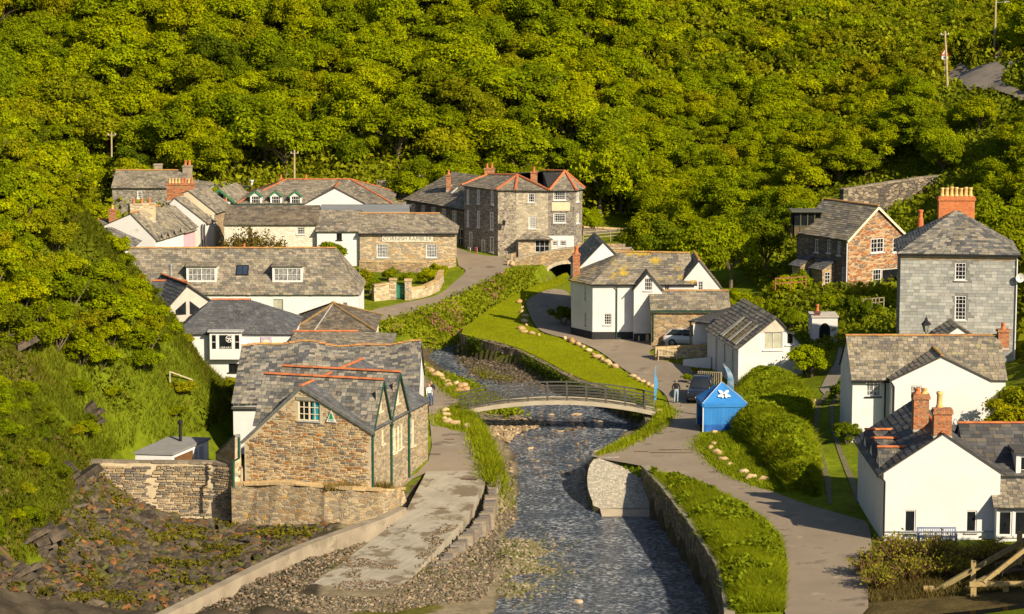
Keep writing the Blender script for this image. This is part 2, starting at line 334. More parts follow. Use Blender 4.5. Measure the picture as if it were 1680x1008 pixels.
WET = [(1230, 1060), (1160, 965), (1120, 905), (1100, 850), (1060, 792), (985, 782), (960, 775), (965, 760), (1010, 728), (1050, 700), (1030, 690), (1000, 672), (960, 660), (900, 650), (850, 642), (790, 625), (755, 598), (745, 580), (752, 562), (790, 530), (830, 500), (880, 470), (940, 455), (965, 440), (915, 425), (893, 445), (830, 485), (770, 515), (735, 540), (712, 562), (690, 580), (700, 592), (760, 636), (800, 668), (835, 690), (832, 705), (822, 720), (850, 760), (848, 800), (840, 850), (818, 880), (818, 940), (812, 985), (800, 1020), (800, 1080)]
WETP = np.array([g2(a, b, -1.9 if b > 640 else (-1.3 if b > 570 else -0.5)) for a, b in WET])
SHOALS = [(*g2(a, b, -2.1), c_, d_) for a, b, c_, d_ in ((885, 895, 1.5, .42), (850, 925, 1.5, .40), (905, 935, 1.2, .34), (860, 965, 1.3, .25), (835, 900, 1.4, .3), (945, 745, 1.0, .25), (890, 720, 1.0, .2))]
def n2(X, Y, s, o=0):  # cheap smooth noise field from rotated sines
    r = np.zeros_like(X)
    for k, (a, f) in enumerate(((0.3, 1.0), (1.4, 1.37), (2.3, 1.9), (4.0, 2.7), (5.1, 3.9))):
        u = X*math.cos(a+o)+Y*math.sin(a+o); v = -X*math.sin(a+o)+Y*math.cos(a+o)
        r += np.sin(u*f/s+1.7*np.sin(v*f*0.6/s+o+k))*0.5**(k*0.6)
    return r/2.4
HEDGE = [(1225, 632), (1180, 690), (1235, 735), (1270, 775), (1300, 815), (1345, 815), (1345, 760), (1325, 700), (1335, 660), (1290, 628)]
HEDGEP = np.array([gg(a, b) for a, b in HEDGE])
QTOP = [(1062, 778), (1095, 812), (1140, 870), (1182, 932), (1200, 1010), (1285, 1010), (1288, 940), (1280, 895), (1250, 858), (1195, 822), (1125, 792)]
QTOPP = np.array([g2(a, b) for a, b in QTOP])
def height(X, Y):
    X = np.asarray(X, dtype=float); Y = np.asarray(Y, dtype=float)
    h = base_h(X, Y)
    hill = np.clip((h-zg(Y)-0.8)/4, 0, 1)
    h = h+hill*(0.45*n2(X, Y, 2.3)+0.2*n2(X, Y, 0.8, 1.0))
    q = inside(X, Y, QTOPP); dq, _ = segdist(X, Y, QTOPP); h = np.where(q, h+0.45*np.clip(dq/0.9, 0, 1)+0.06*n2(X, Y, .5), h)
    q = inside(X, Y, HEDGEP); dq, _ = segdist(X, Y, HEDGEP); h = np.where(q, h+1.35*np.sqrt(np.clip(dq/1.6, 0, 1))+0.32*n2(X, Y, .9)+.12*n2(X, Y, .35, 2), h)
    q = (X > -26.0) & (X < -18.2) & (Y > 164) & (Y < 173.5); h = np.where(q, np.minimum(h, .2), h)
    c = inside(X, Y, CUTP); d, i = segdist(X, Y, CUTP)
    wet = inside(X, Y, WETP); dw, _ = segdist(X, Y, WETP)
    wlev = wl(Y)
    bed = np.where(wet, wlev-np.minimum(0.32, 0.12*dw)+0.13*n2(X, Y, 1.3)*np.clip(dw, 0, 1), wlev+np.minimum(0.35, 0.10*dw)+0.05*n2(X, Y, 0.9)+0.02)
    for sx, sy, sr, sh in SHOALS: bed = bed+sh*np.exp(-((X-sx)**2+((Y-sy)/1.5)**2)/(sr*sr))*(1+.5*n2(X, Y, .6, 1))
    rocky = np.clip((-11-X)/3, 0, 1)*(Y < 175); bed = bed+rocky*(0.35*np.abs(n2(X, Y, 1.1, .4))+0.25*n2(X, Y, .5, 2)+np.clip((-19-X)*0.28, 0, 2.2))
    t = np.clip(d/CUTW[i], 0, 1); t = t*t*(3-2*t)
    return np.where(c, h+(np.minimum(bed, h)-h)*t, h), c, wet, dw, d
def H(X, Y): return float(height(np.array([X], dtype=float), np.array([Y], dtype=float))[0][0])

_gx = np.arange(-100, 100.1, .8); _gy = np.arange(126, 522, .8); _a, _b = np.meshgrid(_gx, _gy); _HG = height(_a.ravel(), _b.ravel())[0].reshape(_a.shape)
def hfast(X, Y):
    u = np.clip((np.asarray(X)+100)/.8, 0, len(_gx)-1.001); v = np.clip((np.asarray(Y)-126)/.8, 0, len(_gy)-1.001); i = u.astype(int); j = v.astype(int); f = u-i; g = v-j
    return _HG[j, i]*(1-f)*(1-g)+_HG[j, i+1]*f*(1-g)+_HG[j+1, i]*(1-f)*g+_HG[j+1, i+1]*f*g
def sheet(name, poly, material, lift=0.02, step=0.7, hfun=None, parent=None, **tags):
    """a surface with clean edges laid on the ground"""
    P = np.asarray(poly); pts = []
    for k in range(len(P)):
        a, b = P[k], P[(k+1) % len(P)]; n = max(1, int(np.hypot(*(b-a))/step))
        for j in range(n): pts.append(tuple(a+(b-a)*j/n))
    nb = len(pts); gx, gy = np.meshgrid(np.arange(P[:, 0].min(), P[:, 0].max(), step), np.arange(P[:, 1].min(), P[:, 1].max(), step)); gx, gy = gx.ravel(), gy.ravel()
    m = inside(gx, gy, P); gx, gy = gx[m], gy[m]; d, _ = segdist(gx, gy, P); k = d > step*0.45
    allp = [Vector(p) for p in pts]+[Vector((x, y)) for x, y in zip(gx[k], gy[k])]
    r = geometry.delaunay_2d_cdt(allp, [(i, (i+1) % nb) for i in range(nb)], [], 1, 1e-5)
    V = np.array([tuple(v) for v in r[0]]); z = (hfun or base_h)(V[:, 0], V[:, 1])+lift
    return np_mesh(name, np.c_[V, z], np.array([f for f in r[2] if len(f) == 3]), material, None, parent, True, None, **tags)
def smooth_poly(pts, n=4):
    """closed polygon with rounded corners (Catmull-Rom)"""
    P = np.asarray(pts, dtype=float); out = []
    for i in range(len(P)):
        p0, p1, p2, p3 = P[i-1], P[i], P[(i+1) % len(P)], P[(i+2) % len(P)]
        for k in range(n):
            t = k/n; out.append(0.5*((2*p1)+(p2-p0)*t+(2*p0-5*p1+4*p2-p3)*t*t+(3*p1-p0-3*p2+p3)*t**3))
    return np.array(out)

ROADS = {}
ROADS['harbour_lane'] = [(866, 492), (866, 508), (878, 534), (895, 547), (945, 560), (985, 578), (1020, 604), (1055, 626), (1085, 642), (1097, 660), (1098, 680), (1080, 696), (1040, 716), (1000, 736), (970, 749), (1056, 766), (1066, 772),
        (1125, 788), (1198, 818), (1254, 854), (1284, 892), (1292, 940), (1290, 1012), (1412, 1012), (1424, 960), (1430, 905), (1424, 862), (1400, 850), (1330, 830), (1268, 808), (1215, 790), (1172, 768), (1152, 742), (1148, 712), (1150, 668), (1158, 640), (1175, 622), (1150, 606), (1120, 600), (1090, 592),
        (1066, 580), (1078, 572), (1140, 574), (1150, 556), (1060, 556), (985, 556), (940, 546), (935, 512), (932, 480), (900, 476)]
ROADS['quayside_lane'] = [(690, 603), (715, 622), (752, 650), (742, 672), (724, 684), (722, 696), (740, 706), (775, 712), (792, 722), (800, 745), (803, 772), (700, 776), (645, 812), (640, 802), (703, 757), (705, 690), (698, 640), (686, 610)]
ROADS['village_street'] = [(606, 529), (640, 524), (700, 506), (760, 482), (806, 462), (838, 438), (846, 424), (800, 420), (768, 414), (745, 404), (735, 398), (728, 404), (748, 420), (752, 436), (764, 446), (742, 466), (726, 480), (700, 490), (650, 500), (606, 512)]
ROADP = {k: smooth_poly([gg(a, b) for a, b in v], 3) for k, v in ROADS.items()}
_R = [(1557, 129), (1565, 121), (1590, 117), (1640, 111), (1657, 104), (1664, 112), (1650, 124), (1642, 135), (1652, 146), (1700, 164), (1700, 174), (1645, 160), (1605, 149), (1575, 139)]
def _hit(px, py):
    r_ = ray(px, py); Ys = np.arange(200, 420, .5); X_ = r_.x/r_.y*Ys; Z_ = CP.z+r_.z/r_.y*Ys; k = np.argmax(hfast(X_, Ys) >= Z_); return (X_[k], Ys[k])
HILLROAD = smooth_poly([_hit(a, b) for a, b in _R], 2)

# terrain grids: fine in the valley, coarse beyond
def tgrid(xs, ys):
    gx, gy = np.meshgrid(xs, ys); X, Y = gx.ravel(), gy.ravel(); h, c, wet, dw, d = height(X, Y)
    for P in ROADP.values(): m = inside(X, Y, P); h = np.where(m, h-0.12, h)
    nx, ny = len(xs), len(ys); i = np.arange(nx*ny).reshape(ny, nx)
    Fq = np.stack([i[:-1, :-1].ravel(), i[:-1, 1:].ravel(), i[1:, 1:].ravel(), i[1:, :-1].ravel()], 1)
    cx = (X[Fq[:, 0]]+X[Fq[:, 2]])/2; cy = (Y[Fq[:, 0]]+Y[Fq[:, 2]])/2
    return np.c_[X, Y, h], Fq, cx, cy
V1, F1, cx, cy = tgrid(np.arange(-36, 48.01, 0.42), np.arange(128, 272.01, 0.42))
cx, cy = V1[:, 0], V1[:, 1]; zc = V1[:, 2]; c = inside(cx, cy, CUTP); dcut, _ = segdist(cx, cy, CUTP)
grass_c = np.array((0.12, 0.155, 0.008)); 
n_a = n2(cx, cy, 1.7)[:, None]; n_b = n2(cx, cy, 0.6, 3)[:, None]
col = grass_c*(1+0.22*n_a+0.18*n_b)+np.array((0.03, 0.012, 0.004))*np.clip(n2(cx, cy, 4, 2), 0, 1)[:, None]
gravel = np.array((0.20, 0.165, 0.115))*(1+0.25*n_b); mud = np.array((0.085, 0.066, 0.042))*(1+0.3*n_b); rock = np.array((0.06, 0.05, 0.038))*(1+0.4*n_b); weed = np.array((0.09, 0.085, 0.02))
bedc = gravel.copy(); low = zc < wl(cy)+0.03; bedc[low] = mud[low]
wd = (n2(cx, cy, 1.9, 5) > 0.35) & (cx > -12) & (cy < 165); bedc[wd] = weed*(1+0.3*n_b[wd])
rk = (cx < -11) & (cy < 176); bedc[rk] = rock[rk]
up = (cy > 196); bedc[up] = mud[up]*1.1
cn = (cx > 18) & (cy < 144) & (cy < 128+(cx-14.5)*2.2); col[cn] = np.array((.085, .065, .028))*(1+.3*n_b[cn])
bank = (zc > wl(cy)+0.75) & (cy > 168)
col[c & ~bank] = bedc[c & ~bank]
steep = c & (dcut < 0.5) & ~bank; col[steep] = (mud*0.8)[steep]
lf = (cx < -19) & (cy < 205) & ~c; col[lf] *= .8  # left slope darkened in colour for the shadows lying on it
# bare soil and rock faces on the left cliff
cl = (cx < -24) & (cy < 168) & (~c) & (n2(cx, cy, 1.5, 7) > 0.35); col[cl] = np.array((0.15, 0.105, 0.05))*(1+0.3*n_b[cl])
ground_mat = mat('ground', (1.15, 1.12, 1.05), (0.75, 0.78, 0.72), 2.2, attr=True, bump=0.7, bscale=5, dist=0.08, spec=0.03)
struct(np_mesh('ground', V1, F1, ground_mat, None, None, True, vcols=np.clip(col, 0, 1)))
V2, F2, cx, cy = tgrid(np.arange(-150, 150.1, 2.0), np.arange(60, 520, 2.0))
keep = ~((cx > -35.5) & (cx < 47.5) & (cy > 128.5) & (cy < 271.5)); V2[:, 2] -= np.where((V2[:, 0] > -37) & (V2[:, 0] < 49) & (V2[:, 1] > 127) & (V2[:, 1] < 273), 0.25, 0.0); F2 = F2[keep]
k2 = (grass_c*0.8)*(1+0.3*n2(V2[:, 0], V2[:, 1], 3)[:, None])
struct(np_mesh('hillside', V2, F2, ground_mat, None, None, True, vcols=np.clip(k2, 0, 1)))

# water: one sheet at the river's own gentle fall, glossy and broken by riffles
def make_water():
    m = bpy.data.materials.new('river_water'); m.use_nodes = True; t = m.node_tree; L = t.links.new; b = t.nodes['Principled BSDF']
    g = nd(t, 'ShaderNodeNewGeometry'); mp = nd(t, 'ShaderNodeMapping'); mp.inputs['Scale'].default_value = (1.0, 1.5, 1); L(g.outputs['Position'], mp.inputs[0])
    n = nd(t, 'ShaderNodeTexNoise'); n.inputs['Scale'].default_value = 1.9; n.inputs['Detail'].default_value = 6; n.inputs['Roughness'].default_value = 0.62; n.inputs['Distortion'].default_value = 0.6; L(mp.outputs[0], n.inputs[0])
    bp = nd(t, 'ShaderNodeBump'); bp.inputs['Strength'].default_value = 1.0; bp.inputs['Distance'].default_value = 0.55; L(n.outputs['Fac'], bp.inputs['Height']); L(bp.outputs[0], b.inputs['Normal'])
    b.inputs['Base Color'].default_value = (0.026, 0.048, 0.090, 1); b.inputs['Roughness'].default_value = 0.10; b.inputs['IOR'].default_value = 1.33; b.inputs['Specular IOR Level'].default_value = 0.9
    # foam where the stream breaks over stones
    n4 = nd(t, 'ShaderNodeTexNoise'); n4.inputs['Scale'].default_value = 3.4; n4.inputs['Detail'].default_value = 9; n4.inputs['Roughness'].default_value = 0.7; L(mp.outputs[0], n4.inputs[0])
    mr = nd(t, 'ShaderNodeMapRange'); mr.inputs[1].default_value = 0.48; mr.inputs[2].default_value = 0.62; L(n4.outputs['Fac'], mr.inputs[0])
    n5 = nd(t, 'ShaderNodeTexNoise'); n5.inputs['Scale'].default_value = 0.45; n5.inputs['Detail'].default_value = 3; L(g.outputs['Position'], n5.inputs[0])
    m5 = nd(t, 'ShaderNodeMapRange'); m5.inputs[1].default_value = 0.36; m5.inputs[2].default_value = 0.62; m5.inputs[3].default_value = 0.3; L(n5.outputs['Fac'], m5.inputs[0])
    mu = nd(t, 'ShaderNodeMath', operation='MULTIPLY'); L(mr.outputs[0], mu.inputs[0]); L(m5.outputs[0], mu.inputs[1])
    mx = nd(t, 'ShaderNodeMix', data_type='RGBA'); L(mu.outputs[0], mx.inputs[0]); mx.inputs[6].default_value = (0.030, 0.052, 0.095, 1); mx.inputs[7].default_value = (0.66, 0.69, 0.72, 1); L(mx.outputs[2], b.inputs['Base Color'])  # bluish base colour stands in for the reflected sky
    tr = nd(t, 'ShaderNodeBsdfTransparent'); fr = nd(t, 'ShaderNodeFresnel'); fr.inputs[0].default_value = 1.33; L(bp.outputs[0], fr.inputs['Normal'])
    m2 = nd(t, 'ShaderNodeMapRange'); m2.inputs[1].default_value = 0.0; m2.inputs[2].default_value = 0.25; m2.inputs[3].default_value = 0.72; m2.inputs[4].default_value = 1.0; L(fr.outputs[0], m2.inputs[0])
    ms = nd(t, 'ShaderNodeMixShader'); L(m2.outputs[0], ms.inputs[0]); L(tr.outputs[0], ms.inputs[1]); L(b.outputs[0], ms.inputs[2]); L(ms.outputs[0], t.nodes['Material Output'].inputs[0])
    return m
gx, gy = np.meshgrid(np.arange(-32, 22, 0.5), np.arange(126, 272, 0.5)); X, Y = gx.ravel(), gy.ravel()
i = np.arange(len(X)).reshape(gx.shape); Fw = np.stack([i[:-1, :-1].ravel(), i[:-1, 1:].ravel(), i[1:, 1:].ravel(), i[1:, :-1].ravel()], 1)
fx, fy = X[Fw].mean(1), Y[Fw].mean(1); near, _ = segdist(fx, fy, WETP); kp = inside(fx, fy, WETP) | (near < 1.6); kp &= inside(fx, fy, CUTP)
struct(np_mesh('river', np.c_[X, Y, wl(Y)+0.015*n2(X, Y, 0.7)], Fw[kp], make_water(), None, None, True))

asphalt = mat('asphalt', (0.245, 0.20, 0.148), (0.20, 0.163, 0.122), 0.35, rough=0.9, bump=0.25, bscale=25, stain=(0.13, 0.105, 0.08), stain_scale=0.35, stain_at=0.58, stain2=(0.29, 0.24, 0.18), s2_at=0.60, s2_scale=0.6)
for k, P in ROADP.items(): struct(sheet(k, P, asphalt, 0.03, 0.6))
lawn_mat = mat('lawn_grass', (0.215, 0.23, 0.004), (0.17, 0.19, 0.005), 1.2, spec=0.03, bump=0.8, bscale=18, dist=0.05, stain=(0.18, 0.19, 0.015), stain_scale=0.5, stain_at=0.58)
LAWN = [(757, 548), (772, 531), (803, 508), (853, 480), (908, 458), (930, 448), (932, 462), (900, 474), (868, 486), (862, 508), (874, 536), (893, 549), (942, 562), (981, 580), (1014, 605), (1050, 627), (1080, 644), (1090, 660), (1074, 666), (1002, 638), (948, 620), (902, 596), (852, 572), (802, 559)]
LAWNP = smooth_poly([gg(a, b) for a, b in LAWN], 2)
struct(sheet('lawn', LAWNP, lawn_mat, 0.035, 0.7))
hr = mat('hill_road', (0.19, 0.165, 0.14), None, 1, bump=0.2)
o = struct(sheet('hill_road', HILLROAD, hr, 0.3, 1.0, hfast))
# ------------------------------------------------------------ builders for roofs, walls, windows, chimneys
UP = Vector((0, 0, 1))
PAL_OLD = [(0.275, 0.24, 0.185), (0.22, 0.195, 0.155), (0.31, 0.27, 0.205), (0.18, 0.163, 0.135), (0.25, 0.222, 0.16), (0.14, 0.134, 0.122)]
PAL_MIX = [(0.25, 0.235, 0.20), (0.19, 0.183, 0.168), (0.12, 0.122, 0.125), (0.29, 0.265, 0.215), (0.09, 0.092, 0.097), (0.22, 0.20, 0.16)]
PAL_NEW = [(0.115, 0.12, 0.13), (0.10, 0.105, 0.115), (0.13, 0.135, 0.14), (0.09, 0.095, 0.105)]
PAL_DARK = [(0.07, 0.072, 0.078), (0.10, 0.098, 0.095), (0.055, 0.058, 0.065), (0.12, 0.105, 0.085), (0.085, 0.085, 0.088)]
PAL_BROWN = [(0.17, 0.14, 0.105), (0.13, 0.11, 0.085), (0.20, 0.165, 0.12), (0.10, 0.09, 0.075)]
PAL_HUNG = [(0.30, 0.31, 0.30), (0.26, 0.27, 0.265), (0.34, 0.345, 0.33), (0.29, 0.29, 0.275), (0.38, 0.38, 0.36)]
def slates(mb, A, B, Cc, D, pal, rowh=0.24, sw=(0.26, 0.46), lift=0.035, sag=None, var=0.14):
    """overlapping slates on the slope with eave A-B and head D-C"""
    A, B, Cc, D = map(Vector, (A, B, Cc, D)); n = (B-A).cross(((D+Cc)-(A+B))/2).normalized()
    if n.z < -0.01: n = -n
    L = (((D+Cc)-(A+B))/2).length; rows = max(2, round(L/rowh))
    for r in range(rows):
        t0, t1 = r/rows, min(1.0, (r+1.25)/rows)
        l0, r0, l1, r1 = A.lerp(D, t0), B.lerp(Cc, t0), A.lerp(D, t1), B.lerp(Cc, t1)
        w0 = (r0-l0).length
        if w0 < 0.05: continue
        x = 0.0; cuts = [0.0]
        x = random.uniform(0.1, sw[1])
        while x < w0-0.12: cuts.append(x/w0); x += random.uniform(*sw)
        cuts.append(1.0)
        for a, b in zip(cuts[:-1], cuts[1:]):
            g = 0.012/w0; jt = random.uniform(-0.03, 0.03)/L; lf = lift*random.uniform(0.7, 1.3)
            mid = l0.lerp(r0, (a+b)/2)
            nz = noise.noise(mid*0.55)*0.5+noise.noise(mid*1.7+Vector((5, 3, 1)))*0.35
            c = pal[int(max(0, min(0.999, 0.5+nz*0.75+random.uniform(-0.42, 0.42)))*len(pal))]; k = random.uniform(1-var, 1+var); c = (c[0]*k, c[1]*k, c[2]*k)
            q0 = l0.lerp(r0, a+g)-(D-A)*jt; q1 = l0.lerp(r0, b-g)-(Cc-B)*jt; q2 = l1.lerp(r1, b-g); q3 = l1.lerp(r1, a+g)
            if sag: q0, q1, q2, q3 = sag(q0), sag(q1), sag(q2), sag(q3)
            mb.add([q0+n*lf, q1+n*lf, q2+n*0.006, q3+n*0.006, q0-n*0.004, q1-n*0.004], [(0, 1, 2, 3), (4, 5, 1, 0)], c)
def slab(mb, pts, t=0.07, n=None):
    """closed roof slab below the given outline"""
    P = [Vector(p) for p in pts]; n = n or (P[1]-P[0]).cross(P[2]-P[0]).normalized()
    if n.z < 0: n = -n
    mb.prism(P, -n*t)
RT = None
def ridge_tile_mesh():
    m = MB(); P = []
    for k in range(7):
        a = math.pi*(k/6); P.append((0.0, math.cos(a)*0.13, math.sin(a)*0.11))
    n = len(P); pts = [(-0.225, y, z) for x, y, z in P]+[(0.215, y*0.97, z*0.96) for x, y, z in P]
    m.add(pts, [(i, i+1, n+i+1, n+i) for i in range(n-1)]+[tuple(range(n)), tuple(range(2*n-1, n-1, -1))])
    me = bpy.data.meshes.new('ridge_tile'); me.from_pydata(m.v, [], m.f); me.update(); return me
def ridge(parent, a, b, material, each=True, step=0.44, scale=1.0, sag=None):
    """run of half-round ridge tiles; one object for each tile on the nearer roofs"""
    global RT
    a, b = Vector(a), Vector(b); L = (b-a).length; n = max(1, round(L/step)); d = (b-a).normalized(); y = UP.cross(d).normalized(); z = d.cross(y)
    if each:
        key = 'rt_'+material.name
        if key not in MATS:
            me = ridge_tile_mesh(); me.materials.append(material); MATS[key] = me
        for k in range(n):
            c = a.lerp(b, (k+0.5)/n)
            if sag: c = sag(c)
            M = Matrix((d, y, z)).transposed().to_4x4()
            o = link('ridge_tile', MATS[key], parent)
            off = Vector(parent['_o']) if '_o' in parent else Vector()
            o.matrix_local = Matrix.Translation(c-off+z*random.uniform(-.006, .006))@M@Matrix.Diagonal((L/n/0.44*scale, scale, scale, 1))
    else:
        m = MB(); P = [(math.cos(math.pi*k/5)*0.13*scale, math.sin(math.pi*k/5)*0.11*scale) for k in range(6)]
        for k in range(n):
            p, q = a.lerp(b, k/n), a.lerp(b, (k+0.96)/n); zz = random.uniform(-.006, .006)
            if sag: p, q = sag(p), sag(q)
            m.add([p+y*u+z*(v+zz) for u, v in P]+[q+y*u*0.97+z*(v*0.96+zz) for u, v in P], [(i, i+1, 7+i, 6+i) for i in range(5)]+[tuple(range(6)), tuple(range(11, 5, -1))])
        m.build('ridge_tiles', material, parent, kind='stuff')
def wall_face(mb, O, X, N, outline, holes, depth=0.16, mi=0, Z=UP):
    """planar wall with real openings and reveals; outline and holes in (along, up)"""
    P3 = lambda s, z, o=0.0: O+X*s+Z*z+N*o
    if holes or len(outline) > 4:
        pts = [Vector(p) for p in outline]; ed = [(i, (i+1) % len(outline)) for i in range(len(outline))]
        for s0, z0, s1, z1 in holes:
            k = len(pts); pts += [Vector((s0, z0)), Vector((s1, z0)), Vector((s1, z1)), Vector((s0, z1))]; ed += [(k, k+1), (k+1, k+2), (k+2, k+3), (k+3, k)]
        r = geometry.delaunay_2d_cdt(pts, ed, [], 0, 1e-6); V2 = r[0]; fs = []
        cen = [((V2[t[0]]+V2[t[1]]+V2[t[2]])/3) for t in r[2]]
        if cen: ins = inside(np.array([c.x for c in cen]), np.array([c.y for c in cen]), outline)
        for t, c, k in zip(r[2], cen, ins):
            if not k or any(h[0] < c.x < h[2] and h[1] < c.y < h[3] for h in holes): continue
            ar = (V2[t[1]]-V2[t[0]]).cross(V2[t[2]]-V2[t[0]]); fs.append(tuple(t) if ar > 0 else tuple(t)[::-1])
        mb.add([P3(p.x, p.y) for p in V2], fs, None, mi)
    else: mb.add([P3(a, b) for a, b in outline], [tuple(range(len(outline)))], None, mi)
    for s0, z0, s1, z1 in holes:
        q = [(s0, z0), (s1, z0), (s1, z1), (s0, z1)]
        for i in range(4):
            a, b = q[i], q[(i+1) % 4]; mb.add([P3(*a), P3(*b), P3(*b, -depth), P3(*a, -depth)], [(0, 1, 2, 3)], None, mi)
def window(parent, O, X, N, s0, z0, s1, z1, nx=2, ny=2, frame=None, pane=None, sill=True, fw=0.06, mw=0.03, rec=0.07, lintel=None, mid=False, sillmat=None, name='window', Z=UP, sub=True):
    frame = frame or white_paint; pane = pane or pane_dark; P3 = lambda s, z, o=0.0: O+X*s+Z*z+N*o
    m = MB(); w_, h_ = s1-s0, z1-z0
    def b(a0, b0, a1, b1, o0, o1): m.box(P3((a0+a1)/2, (b0+b1)/2, (o0+o1)/2), a1-a0, o1-o0, b1-b0, X, N, Z)
    b(s0, z0, s0+fw, z1, -rec-.05, -rec+.03); b(s1-fw, z0, s1, z1, -rec-.05, -rec+.03); b(s0+fw, z1-fw, s1-fw, z1, -rec-.05, -rec+.028); b(s0+fw, z0, s1-fw, z0+fw, -rec-.05, -rec+.028)
    for k in range(1, nx):
        x = s0+w_*k/nx; mm = mw*2.2 if (mid and k*2 == nx) else mw; b(x-mm/2, z0+fw, x+mm/2, z1-fw, -rec-.04, -rec+.02)
    for k in range(1, ny): z = z0+h_*k/ny; b(s0+fw, z-mw/2, s1-fw, z+mw/2, -rec-.038, -rec+.016)
    o = m.build(name, frame, parent)
    g = MB(); g.box(P3((s0+s1)/2, (z0+z1)/2, -rec-.035), w_-.02, 0.012, h_-.02, X, N, Z); g.build('pane', pane, o)
    if sill: g = MB(); g.box(P3((s0+s1)/2, z0-.035, .02), w_+.16, .16, .07, X, N, Z); g.build('sill', sillmat or frame, o)
    if lintel: g = MB(); g.box(P3((s0+s1)/2, z1+.09, .0), w_+.3, .06, .17, X, N, Z); g.build('lintel', lintel, o)
    return o
def door(parent, O, X, N, s0, z0, s1, z1, dm, panes=True, frame=None):
    P3 = lambda s, z, o=0.0: O+X*s+UP*z+N*o
    m = MB(); m.box(P3((s0+s1)/2, (z0+z1)/2, -.1), s1-s0-.1, .05, z1-z0-.05, X, N)
    o = m.build('door', dm, parent)
    f = MB(); f.box(P3(s0+.03, (z0+z1)/2, -.06), .06, .1, z1-z0, X, N); f.box(P3(s1-.03, (z0+z1)/2, -.06), .06, .1, z1-z0, X, N); f.box(P3((s0+s1)/2, z1-.03, -.06), s1-s0-.12, .1, .06, X, N); f.build('frame', frame or white_paint, o)
    if panes: g = MB(); g.box(P3((s0+s1)/2, z0+(z1-z0)*.7, -.07), (s1-s0)*.55, .02, (z1-z0)*.4, X, N); g.build('pane', pane_dark, o)
    g = MB(); g.box(P3(s0+.2*(s1-s0), z0+1.0, -.06), .05, .05, .13, X, N); g.build('handle', steel_light, o)
    return o
def pot(parent, c, m, h=0.55, r=0.13, cowl=False):
    b = MB(); b.lathe(c, [(r*1.15, 0), (r*1.1, h*.1), (r*.86, h*.2), (r*.8, h*.75), (r*1.0, h*.83), (r*1.0, h*.95), (r*.75, h*.96), (r*.7, h*.8)], 10); return b.build('chimney_pot', m, parent, True)
def chimney(parent, c, w_, d_, h_, material, pots=1, pm=None, X=Vector((1, 0, 0)), caph=0.16, poth=0.5, potr=0.13):
    """stack with oversailing cap and its pots; c = centre of its foot"""
    Y = UP.cross(X); c = Vector(c); b = MB()
    b.box(c+UP*(h_-caph)/2, w_, d_, h_-caph, X, Y); b.box(c+UP*(h_-caph*.72), w_+.14, d_+.14, caph*.55, X, Y); b.box(c+UP*(h_-caph*.22), w_+.05, d_+.05, caph*.44, X, Y)
    o = b.build('chimney', material, parent)
    fl = MB(); fl.box(c+UP*.12, w_+.04, d_+.04, .12, X, Y); fl.build('flashing', lead, o)
    for k in range(pots): pot(o, c+X*((k+.5)/pots-.5)*w_*0.92+UP*(h_-.01), pm[k % len(pm)] if isinstance(pm, list) else (pm or pot_red), poth*random.uniform(.92, 1.08), potr)
    return o
def downpipe(parent, top, bottom, m=None, r=0.05):
    b = MB(); top, bottom = Vector(top), Vector(bottom); b.tube([top, top-UP*.3+(Vector((bottom.x, bottom.y, top.z))-top), bottom], r, 6)
    return b.build('downpipe', m or black_paint, parent)
def gutter(parent, a, b, m=None, r=0.06):
    g = MB(); g.tube([a, b], r, 6); return g.build('gutter', m or black_paint, parent)

